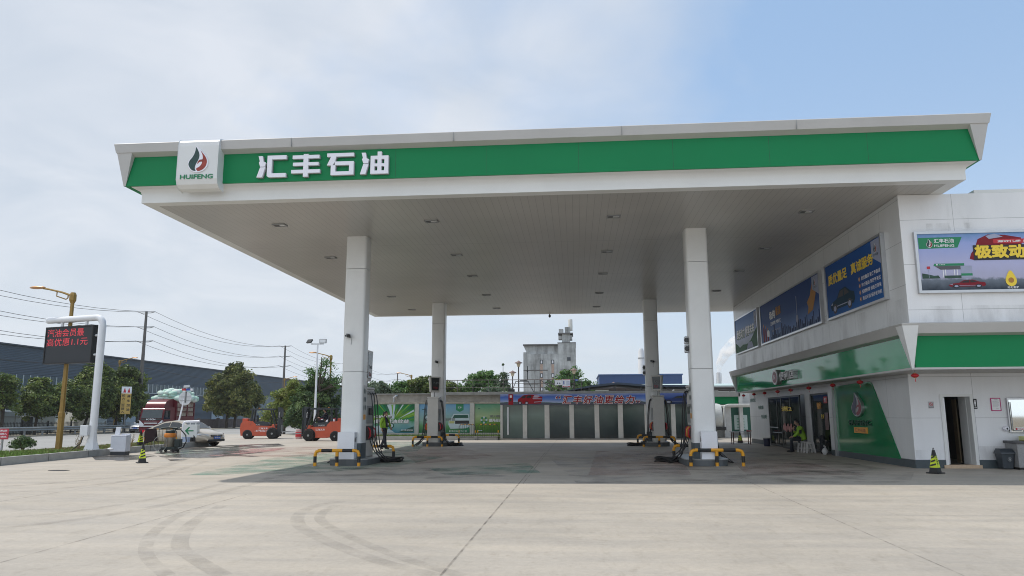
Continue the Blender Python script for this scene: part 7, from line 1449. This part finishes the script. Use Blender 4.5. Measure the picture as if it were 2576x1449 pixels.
# forklifts, local +x forward
def forklift(x, y, rz, label, phone, s=1.0):
    t = thing('forklift', label, 'forklift', (x, y, 0), rz, 'orange red forklifts'); t.scale = (s,)*3; og = M('forklift_orange', (.52, .085, .035), .4, var=.1, scale=2); dk = M('forklift_dark', (.025, .032, .038), .45, var=.12)
    b = MB(); b.prism([(-1.32, .28), (-.62, .3), (-.45, .62), (-.42, .98), (-.62, 1.18), (-1.18, 1.2), (-1.34, 1.05), (-1.38, .7)], 'y', -.55, .55); b.build('counterweight', og, t, bevel=.06)
    b = MB(); b.prism([(-.62, .26), (1.0, .26), (1.05, .7), (.62, .86), (-.5, .9)], 'y', -.53, .53); b.box(-.45, .5, -.54, .54, .2, .3); b.build('chassis', og, t, bevel=.03)
    b = MB(); b.prism([(-.72, .9), (.42, .84), (.5, 1.06), (.36, 1.12), (-.5, 1.18), (-.78, 1.1)], 'y', -.5, .5); b.build('engine_hood', dk, t, bevel=.04)
    b = MB(); b.box(-1.35, -.98, -.3, .3, 1.2, 1.42); b.build('tool_box', og, t, bevel=.02)
    for sy in (-.48, .48):
        b = MB(); b.tube([(-.72, sy, .95), (-.62, sy, 2.04)], .075, 6); b.build('rear_post', dk, t); b = MB(); b.tube([(1.0, sy, .75), (.58, sy, 2.06)], .05, 6); b.build('front_post', dk, t)
    b = MB(); b.box(-.8, .76, -.54, -.44, 2.0, 2.12); b.box(-.8, .76, .44, .54, 2.0, 2.12)
    for q in range(7): b.box(-.72+q*.23, -.66+q*.23, -.47, .47, 2.04, 2.07)
    b.build('overhead_guard', dk, t)
    b = MB(); b.tube([(-.28, 0, 2.09), (-.28, 0, 2.17)], .05, 8); b.build('beacon', M('beacon_amber', (.7, .25, .05), .4, var=0), t)
    b = MB(); b.box(-.38, .08, -.22, .22, 1.13, 1.22); b.cbox((-.36, 0, 1.42), (.1, .42, .45), ry=R(-8)); b.build('seat', blackm, t, bevel=.03)
    b = MB(); b.tube([(.72, 0, .95), (.52, 0, 1.38)], .03, 6); b.build('steering_column', dk, t); b = MB(); b.tube([(.50+.06*math.cos(a*.45), .16*math.sin(a*.45), 1.40+.14*math.cos(a*.45)) for a in range(15)], .014, 6); b.build('steering_wheel', black, t)
    b = MB(); b.box(.72, 1.02, -.5, .5, .68, 1.0); b.build('dashboard', og, t, bevel=.03)
    for sy in (-.34, .34): b = MB(); b.box(1.08, 1.27, sy-.06, sy+.06, .15, 2.2); b.box(1.14, 1.20, sy-.1+(.12 if sy < 0 else -.02), sy+.0+(.12 if sy < 0 else -.02), .15, 2.06); b.build('mast_rail', dk, t)
    b = MB()
    for z in (.5, 1.3, 2.05): b.box(1.14, 1.22, -.34, .34, z, z+.1)
    b.box(1.15, 1.19, -.2, .2, .6, 2.0)
    b.tube([(1.12, 0, .3), (1.12, 0, 1.9)], .045, 8); b.build('mast_cross', dk, t)
    b = MB(); b.box(1.26, 1.33, -.5, .5, .3, .38); b.box(1.26, 1.33, -.5, .5, .68, .76)
    for sy in (-.46, -.2, .2, .46): b.box(1.27, 1.32, sy-.02, sy+.02, .3, 1.35)
    b.box(1.26, 1.32, -.48, .48, 1.32, 1.37); b.box(1.27, 1.34, -.46, .46, 1.5, 2.1); b.box(1.27, 1.31, -.42, .42, .76, 1.3); b.build('carriage', dk, t)
    for sy in (-.27, .27): b = MB(); b.prism([(1.33, .44), (1.33, .95), (1.38, .95), (1.38, .52), (2.45, .46), (2.45, .44)], 'y', sy-.06, sy+.06); b.build('fork', greym, t)
    for sx, r, w_ in ((.78, .36, .26), (-.92, .29, .2)):
        for sd in (-1, 1):
            b = MB(); b.lathe([(r*1.14, sd*.545-.01), (r*1.14, sd*.545+.01)], (sx, r+.02), 20, ax='y'); b.build('wheel_arch', blackm, t); wheel(t, sx, sd*(.60 if sx > 0 else .52), r, w_, sd, .55, 1)
    side = -1 if abs(rz) < 1.5 else 1
    F = Fr((0, -.533, 0), (1, 0, 0)) if side < 0 else Fr((0, .533, 0), (-1, 0, 0)); q = -.42 if side < 0 else -.62
    b = MB(); b.text('江海叉车', F, q+.25, .66, .62, .13, .004, 0, .03)
    if phone: b.text(phone, F, q, .50, 1.0, .12, .004, 0, .02)
    b.build('side_lettering', whitep, t)
    F2 = Fr((0, -.503, 0), (1, 0, 0)) if side < 0 else Fr((0, .503, 0), (-1, 0, 0)); b = MB(); b.text('MAXI', F2, -.5 if side < 0 else -.2, .94, .4, .1, .004, 0, .03); b.build('hood_lettering', silver, t)
    for sy in (-1, 1): F3 = Fr((1.10, sy*.395, 0), (1, 0, 0) if sy < 0 else (-1, 0, 0)); b = MB(); [b.text(c_, F3, .03 if sy > 0 else .05, 1.75-k*.13, .07, .1, .004, 0, .03) for k, c_ in enumerate('JAC')]; b.v = [(min(p[0], 1.25), p[1], p[2]) for p in b.v]; b.build('mast_lettering', whitep, t)
    return t
forklift(-21.25, 49.9, R(13), 'left orange red forklift, unmanned, forks pointing right', '13778262189', .95)
forklift(-15.44, 45.4, R(180), 'right orange red forklift with a driver, forks pointing left', '', .94)
# roadside clutter between the forklifts
t = thing('flower_planter', 'long dark stone planter behind the forklifts with a white striped barrier', 'planter', (-18, 60, 0)); b = MB(); b.box(-20.5, -13.5, 59.0, 59.5, 0, .7); b.build('trough', M('planter_dark', (.10, .09, .075), .9, var=.3), t, True)
t = thing('water_barrier', 'red and white panel fence between the forklifts', 'barrier', (-18, 58.5, 0)); b = MB()
for k in range(5): b.box(-20.2+k*1.25, -19.1+k*1.25, 58.6, 58.64, .72, 1.25, 0)
b.build('panel', [signw], t, True); b = MB()
for k in range(6): b.box(-20.3+k*1.25, -20.24+k*1.25, 58.58, 58.66, .0, 1.35)
b.box(-20.3, -14, 58.6, 58.64, 1.27, 1.33); b.build('red_frame', M('frame_red', (.25, .02, .03), .5, var=.1), t, True)
t = thing('barrel', 'red and white striped barrel standing between the forklifts', 'barrel', (-18.35, 49.0, 0)); b = MB(); b.lathe([(.2, 0), (.215, .15), (.215, .45), (.2, .62)], n=14); b.build('shell', M('barrel_pink', (.5, .32, .3), .6, var=.3, scale=8), t); b = MB(); b.lathe([(.225, .15), (.225, .45)], n=14); b.build('red_band', redp, t)
t = thing('reflective_post', 'yellow and black warning post between the forklifts', 'bollard', (-17.35, 49.4, 0)); b = MB(); b.box(-.14, .14, -.1, .1, 0, .58); b.build('post', cy_, t, bevel=.03); b = MB(); b.box(-.08, .08, -.105, -.1, .2, .28); b.box(-.08, .08, -.105, -.1, .38, .46); b.build('mark', blackp, t)
t = thing('roadside_banner', 'white banner with red characters behind the forklift driver', 'banner', (-17.8, 60, 0)); Fv = Fr((0, 59.9, 0), (1, 0, 0)); b = MB(); b.slab(Fv, [(-18.6, 1.5), (-16.3, 1.5), (-16.3, 2.35), (-18.6, 2.35)], 0, .02, 0); b.rect(Fv, -18.6, -16.3, 2.28, 2.36, .024, 2); b.text('加油站', Fv, -18.1, 1.6, 1.5, .5, .024, 0, .03, 1); b.build('sheet', [whitep, redp, greenp], t, True); b = MB(); b.box(-18.6, -18.54, 59.92, 59.97, 0, 2.35); b.box(-16.36, -16.3, 59.92, 59.97, 0, 2.35); b.build('post', greym, t, True)

# ================================================================== PEOPLE
skin_m = M('skin', (.42, .25, .18), .55, var=.05); hairm = M('hair_black', (.012, .010, .010), .6, var=.2); neon = M('jacket_lime', (.25, .46, .03), .7, var=.12, scale=6, bump=.3); navy = M('navy_cloth', (.014, .017, .028), .85, var=.2, scale=8); shoe = M('shoe_black', (.01, .01, .01), .5, var=0)
def skin(name, J, E, mat_, parent, root=0, sub=2, smooth=True):
    "J: list of (x,y,z,r[,r2]); E: edges. grown with the Skin modifier and frozen"
    me = bpy.data.meshes.new(name); me.from_pydata([j[:3] for j in J], E, []); ob = bpy.data.objects.new(name, me); COL.objects.link(ob)
    ob.modifiers.new('s', 'SKIN'); sv = me.skin_vertices[0].data
    if name == 'body': J = [j if i in (4, 5, 13, 14, 16, 17) else (*j[:3], *[q*.76 for q in j[3:]]) for i, j in enumerate(J)]
    for i, j in enumerate(J): sv[i].radius = (j[3], j[4] if len(j) > 4 else j[3]); sv[i].use_root = (i == root)
    m_ = ob.modifiers.new('u', 'SUBSURF'); m_.levels = sub; m_.render_levels = sub
    dg = bpy.context.evaluated_depsgraph_get(); nm = bpy.data.meshes.new_from_object(ob.evaluated_get(dg)); bpy.data.objects.remove(ob); bpy.data.meshes.remove(me)
    nm.name = name; nm.materials.clear(); nm.materials.append(mat_)
    for p in nm.polygons: p.use_smooth = smooth; p.material_index = 0
    o = bpy.data.objects.new(name, nm); COL.objects.link(o); o.parent = parent; return o
def hand(mb, wrist, d, palmn, s=1, curl=.6):
    "palm and five fingers at the wrist, d = pointing direction, palmn = palm normal"
    d = Vector(d).normalized(); pn = Vector(palmn).normalized(); side = d.cross(pn).normalized(); w0 = Vector(wrist)
    mb.tube([w0-d*.02, w0+d*.03, w0+d*.075], [.022, .034, .030], 8)
    for k, (off, L_) in enumerate(((-.027, .062), (-.009, .075), (.009, .07), (.026, .055))):
        p = w0+d*.078+side*off; a = curl*.5; q1 = p+(d*math.cos(a)+pn*math.sin(a))*L_*.5; a = curl*1.4; q2 = q1+(d*math.cos(a)+pn*math.sin(a))*L_*.3; a = curl*2.2; q3 = q2+(d*math.cos(a)+pn*math.sin(a))*L_*.22
        mb.tube([p-d*.01, q1, q2, q3], [.0095, .009, .008, .006], 6)
    p = w0+d*.025-side*.028*s; mb.tube([p, p+(d*.6-side*s*.8+pn*.3)*.035, p+(d*.9-side*s*.7+pn*.5)*.058], [.012, .010, .007], 6)
def head(t, c, fwd, tilt=0, bun=False, cap=False):
    "c = head centre; a shaped head with nose, ears, eyes and mouth; hair as its child"
    rz = math.atan2(fwd[1], fwd[0])-math.pi/2; X = Matrix.Translation(c) @ Matrix.Rotation(rz, 4, 'Z') @ Matrix.Rotation(-tilt, 4, 'X'); b = MB(); b.X = X     # local: face towards +y
    n, m_ = 20, 16; vs = []
    for i in range(m_+1):
        a = math.pi*i/m_; z = -math.cos(a); r = math.sin(a)
        for j in range(n):
            p = 2*math.pi*j/n; x, y = r*math.cos(p), r*math.sin(p); q = 1
            xx, yy, zz = x*.073, y*.092, z*.115
            if z < 0: f_ = 1+z*.32; xx *= f_; yy = yy*f_+(.014*(-z) if y > 0 else -.0)
            if y > .6 and -.25 < z < .05 and abs(x) < .28: yy += .014*(1-abs(x)/.28)
            vs.append((xx, yy, zz))
    b.add(vs, [(i*n+j, i*n+(j+1) % n, (i+1)*n+(j+1) % n, (i+1)*n+j) for i in range(m_) for j in range(n)])
    b.add([(-.014, .088, -.03), (.014, .088, -.03), (0, .118, -.03), (0, .092, .012), (0, .09, -.04)], [(0, 1, 2), (0, 2, 3), (1, 3, 2), (0, 4, 2), (1, 2, 4)])
    for s in (-1, 1): b.ell((s*.073, -.002, -.008), (.010, .018, .028), 8, 6)
    ob = b.build('head', skin_m, t, smooth=True)
    e = MB(); e.X = X
    for s in (-1, 1): e.ell((s*.028, .083, .008), (.011, .006, .006), 8, 5, 0); e.cbox((s*.028, .089, .026), (.028, .004, .005), 1)
    e.build('eyes', [black, hairm], ob); e = MB(); e.X = X; e.cbox((0, .090, -.062), (.036, .008, .008)); e.build('mouth', M('lips', (.30, .10, .09), .5, var=0), ob)
    h = MB(); h.X = X; vs = []; m2 = 9
    for i in range(m2+1):
        a = math.pi*(.0+.60*i/m2)
        for j in range(n):
            p = 2*math.pi*j/n; y = math.sin(p); lim = a if y < .35 else min(a, math.pi*.33)
            vs.append((.080*math.sin(lim)*math.cos(p), .100*math.sin(lim)*math.sin(p)-.004, .124*math.cos(lim)+.002))
    h.add(vs, [(i*n+j, i*n+(j+1) % n, (i+1)*n+(j+1) % n, (i+1)*n+j) for i in range(m2) for j in range(n)])
    if bun: h.ell((0, -.115, .03), (.04, .045, .05), 10, 7); h.tube([(0, -.12, .01), (0, -.135, -.08), (0, -.12, -.14)], [.035, .028, .01], 8)
    h.build('hair', hairm, ob, smooth=True)
    return ob
def walker(x, y, H, label, rz):
    "woman walking towards local +x"
    t = thing('person', label, 'person', (x, y, 0), rz); k = H/1.66
    S = lambda L_: [(a*k, b_*k, c*k)+tuple(q*k for q in r) for a, b_, c, *r in L_]
    J = S([(0, 0, .92, .10, .13), (0, 0, 1.08, .095, .12), (.01, 0, 1.26, .10, .15), (.0, 0, 1.38, .07, .10), (.01, 0, 1.46, .045), (.02, 0, 1.52, .045),
           (.06, -.09, .86, .085), (.10, -.09, .48, .055), (.17, -.09, .10, .038), (-.04, .09, .86, .085), (-.07, .09, .50, .055), (-.26, .09, .16, .038),
           (0, -.18, 1.36, .052), (-.05, -.22, 1.10, .04), (.02, -.22, .90, .028), (0, .18, 1.36, .052), (.08, .22, 1.12, .04), (.20, .20, .95, .028)])
    E = [(0, 1), (1, 2), (2, 3), (3, 4), (4, 5), (0, 6), (6, 7), (7, 8), (0, 9), (9, 10), (10, 11), (3, 12), (12, 13), (13, 14), (3, 15), (15, 16), (16, 17)]
    bd = skin('body', J, E, skin_m, t, 0)
    hb = MB(); hand(hb, Vector(J[14][:3]), (.25, 0, -1), (1, 0, .1), 1); hand(hb, Vector(J[17][:3]), (.5, -.1, -.85), (.5, -.2, .5), -1)
    o0 = len(bd.data.vertices); vs = [v.co[:] for v in bd.data.vertices]+hb.v; fs = [tuple(p.vertices) for p in bd.data.polygons]+[tuple(i+o0 for i in f) for f in hb.f]
    bd.data.clear_geometry(); bd.data.from_pydata(vs, [], fs); [setattr(p, 'use_smooth', True) for p in bd.data.polygons]
    skin('jacket', S([(0, 0, .80, .13, .16), (.0, 0, .92, .13, .16), (.0, 0, 1.05, .125, .15), (.01, 0, 1.24, .13, .17), (.0, 0, 1.36, .10, .13), (0, 0, 1.43, .065), (0, -.19, 1.345, .075), (-.05, -.235, 1.10, .062), (.02, -.24, .945, .05), (0, .19, 1.345, .075), (.08, .235, 1.12, .062), (.18, .21, .985, .05)]), [(0, 1), (1, 2), (2, 3), (3, 4), (4, 5), (4, 6), (6, 7), (7, 8), (4, 9), (9, 10), (10, 11)], neon, t, 0)
    skin('trousers', S([(0, 0, .98, .11, .14), (.05, -.09, .84, .10), (.10, -.095, .48, .075), (.17, -.09, .01, .062), (-.04, .09, .84, .10), (-.07, .095, .50, .075), (-.285, .09, .07, .062)]), [(0, 1), (1, 2), (2, 3), (0, 4), (4, 5), (5, 6)], navy, t, 0)
    b = MB(); b.tube([(.04*k, -.06*k, 1.46*k), (.12*k, -.05*k, 1.36*k), (.15*k, -.02*k, 1.18*k), (.14*k, 0, 1.0*k)], [.03*k, .06*k, .075*k, .06*k], 10); b.build('apron', navy, t, smooth=True)
    b = MB(); b.cbox((.225*k, -.03*k, 1.12*k), (.012, .055, .10)); b.tube([(.05*k, -.05*k, 1.46*k), (.2*k, -.03*k, 1.2*k)], .004, 4); b.build('badge', whitep, t)
    for (ax, ay, az, dz, r) in ((.22, -.09, .045, 0, 0), (-.26, .09, .07, .05, 35)):
        b = MB(); b.X = Matrix.Translation((ax*k, ay*k, az*k)) @ Matrix.Rotation(R(r), 4, 'Y'); b.ell((.02, 0, 0), (.13*k, .045*k, .045*k), 12, 7); b.build('shoe', shoe, t, smooth=True)
    head(t, Vector((.05*k, 0, 1.585*k)), (1, 0), .12, bun=True); return t
walker(-8.72, 34.0, 1.66, 'woman in lime green jacket and dark trousers walking behind the front left pump', R(-25))
def sitter(x, y, rz, label, seat=.43):
    "sits facing local +x, hands near the face"
    t = thing('person', label, 'person', (x, y, 0), rz); s = seat
    J = [(0, 0, s+.11, .11, .13), (.04, 0, s+.28, .10, .13), (.09, 0, s+.44, .10, .15), (.10, 0, s+.53, .07, .10), (.13, 0, s+.60, .045), (.15, 0, s+.66, .045),
         (.12, -.10, s+.09, .075), (.44, -.11, s+.06, .055), (.40, -.11, .10, .038), (.12, .10, s+.09, .075), (.43, .13, s+.07, .055), (.47, .13, .10, .038),
         (.10, -.18, s+.50, .05), (.24, -.20, s+.27, .04), (.34, -.10, s+.47, .028), (.10, .18, s+.50, .05), (.24, .20, s+.26, .04), (.40, .16, s+.17, .028)]
    E = [(0, 1), (1, 2), (2, 3), (3, 4), (4, 5), (0, 6), (6, 7), (7, 8), (0, 9), (9, 10), (10, 11), (3, 12), (12, 13), (13, 14), (3, 15), (15, 16), (16, 17)]
    bd = skin('body', J, E, skin_m, t, 0); hb = MB(); hand(hb, Vector(J[14][:3]), (-.3, .5, 1), (-1, 0, .2), 1, .8); hand(hb, Vector(J[17][:3]), (1, -.4, -.2), (0, 0, -1), -1, .5)
    o0 = len(bd.data.vertices); vs = [v.co[:] for v in bd.data.vertices]+hb.v; fs = [tuple(p.vertices) for p in bd.data.polygons]+[tuple(i+o0 for i in f) for f in hb.f]
    bd.data.clear_geometry(); bd.data.from_pydata(vs, [], fs); [setattr(p, 'use_smooth', True) for p in bd.data.polygons]
    skin('jacket', [(-.02, 0, s+.02, .14, .17), (0, 0, s+.13, .14, .16), (.04, 0, s+.28, .135, .16), (.09, 0, s+.43, .135, .18), (.10, 0, s+.53, .10, .13), (.12, 0, s+.585, .065), (.10, -.19, s+.49, .075), (.24, -.215, s+.27, .062), (.31, -.13, s+.41, .05), (.10, .19, s+.49, .075), (.24, .215, s+.26, .062), (.36, .175, s+.19, .05)], [(0, 1), (1, 2), (2, 3), (3, 4), (4, 5), (4, 6), (6, 7), (7, 8), (4, 9), (9, 10), (10, 11)], neon, t, 0)
    skin('trousers', [(0, 0, s+.10, .13, .15), (.14, -.10, s+.09, .095), (.44, -.11, s+.06, .075), (.40, -.11, .02, .058), (.14, .10, s+.09, .095), (.43, .13, s+.07, .075), (.47, .13, .02, .058)], [(0, 1), (1, 2), (2, 3), (0, 4), (4, 5), (5, 6)], navy, t, 0)
    b = MB(); b.cbox((.215, 0, s+.36), (.03, .17, .28), ry=R(12)); b.build('dark_front', navy, t, bevel=.015)
    b = MB(); b.cbox((.09, .265, s+.38), (.09, .012, .14)); b.cbox((.09, -.265, s+.38), (.09, .012, .14)); b.build('sleeve_patch', navy, t, bevel=.004)
    for ax, ay in ((.45, -.11), (.52, .13)): b = MB(); b.ell((ax, ay, .045), (.13, .045, .045), 12, 7); b.build('shoe', shoe, t, smooth=True)
    head(t, Vector((.19, 0, s+.735)), (1, 0), .15); return t
sitter(8.98, 31.15, R(168), 'worker in lime green jacket sitting on a white stool by the glass doors')
def driver():
    t = thing('person', 'driver in dark clothes sitting in the right forklift', 'person', (-15.33, 45.4, 1.13), R(180))
    J = [(0, 0, .09, .11, .13), (.02, 0, .26, .10, .13), (.03, 0, .42, .10, .15), (.03, 0, .50, .07, .10), (.05, 0, .57, .045), (.06, 0, .62, .045), (.15, -.10, .06, .075), (.42, -.12, .04, .055), (.52, -.12, -.32, .038), (.15, .10, .06, .075), (.42, .12, .04, .055), (.52, .12, -.32, .038), (.03, -.18, .47, .05), (.18, -.21, .27, .04), (.40, -.14, .26, .028), (.03, .18, .47, .05), (.18, .21, .27, .04), (.40, .14, .26, .028)]
    E = [(0, 1), (1, 2), (2, 3), (3, 4), (4, 5), (0, 6), (6, 7), (7, 8), (0, 9), (9, 10), (10, 11), (3, 12), (12, 13), (13, 14), (3, 15), (15, 16), (16, 17)]
    bd = skin('body', J, E, skin_m, t, 0); hb = MB(); hand(hb, Vector(J[14][:3]), (1, .1, .1), (0, 0, -1), 1, .9); hand(hb, Vector(J[17][:3]), (1, -.1, .1), (0, 0, -1), -1, .9)
    o0 = len(bd.data.vertices); vs = [v.co[:] for v in bd.data.vertices]+hb.v; fs = [tuple(p.vertices) for p in bd.data.polygons]+[tuple(i+o0 for i in f) for f in hb.f]
    bd.data.clear_geometry(); bd.data.from_pydata(vs, [], fs)
    skin('shirt', [(0, 0, .10, .14, .16), (.02, 0, .27, .13, .16), (.03, 0, .41, .13, .175), (.03, 0, .50, .10, .13), (.04, 0, .56, .06), (.03, -.19, .46, .07), (.18, -.215, .27, .058), (.36, -.15, .26, .045), (.03, .19, .46, .07), (.18, .215, .27, .058), (.36, .15, .26, .045)], [(0, 1), (1, 2), (2, 3), (3, 4), (3, 5), (5, 6), (6, 7), (3, 8), (8, 9), (9, 10)], navy, t, 0)
    skin('trousers', [(0, 0, .08, .13, .15), (.15, -.10, .06, .095), (.42, -.12, .04, .075), (.52, -.12, -.30, .055), (.15, .10, .06, .095), (.42, .12, .04, .075), (.52, .12, -.30, .055)], [(0, 1), (1, 2), (2, 3), (0, 4), (4, 5), (5, 6)], navy, t, 0)
    for sy in (-.12, .12): b = MB(); b.ell((.57, sy, -.38), (.13, .045, .045), 12, 7); b.build('shoe', shoe, t, smooth=True)
    head(t, Vector((.09, 0, .70)), (1, 0), .05)
driver()
# ------------------------------------------------------------------ hazy air
hm = bpy.data.materials.new('haze_air'); hm.use_nodes = True; n, l = hm.node_tree.nodes, hm.node_tree.links; n.remove(n['Principled BSDF'])
pv = n.new('ShaderNodeVolumePrincipled'); pv.inputs['Color'].default_value = (.93, .96, 1, 1); pv.inputs['Density'].default_value = .00022; pv.inputs['Anisotropy'].default_value = .3; l.new(pv.outputs[0], n['Material Output'].inputs['Volume'])
b = MB(); b.box(-1600, 1600, -320, 3050, -4, 60); tag(b.build('haze', hm), 'thin pale summer haze filling the air', 'haze', None, 'stuff')
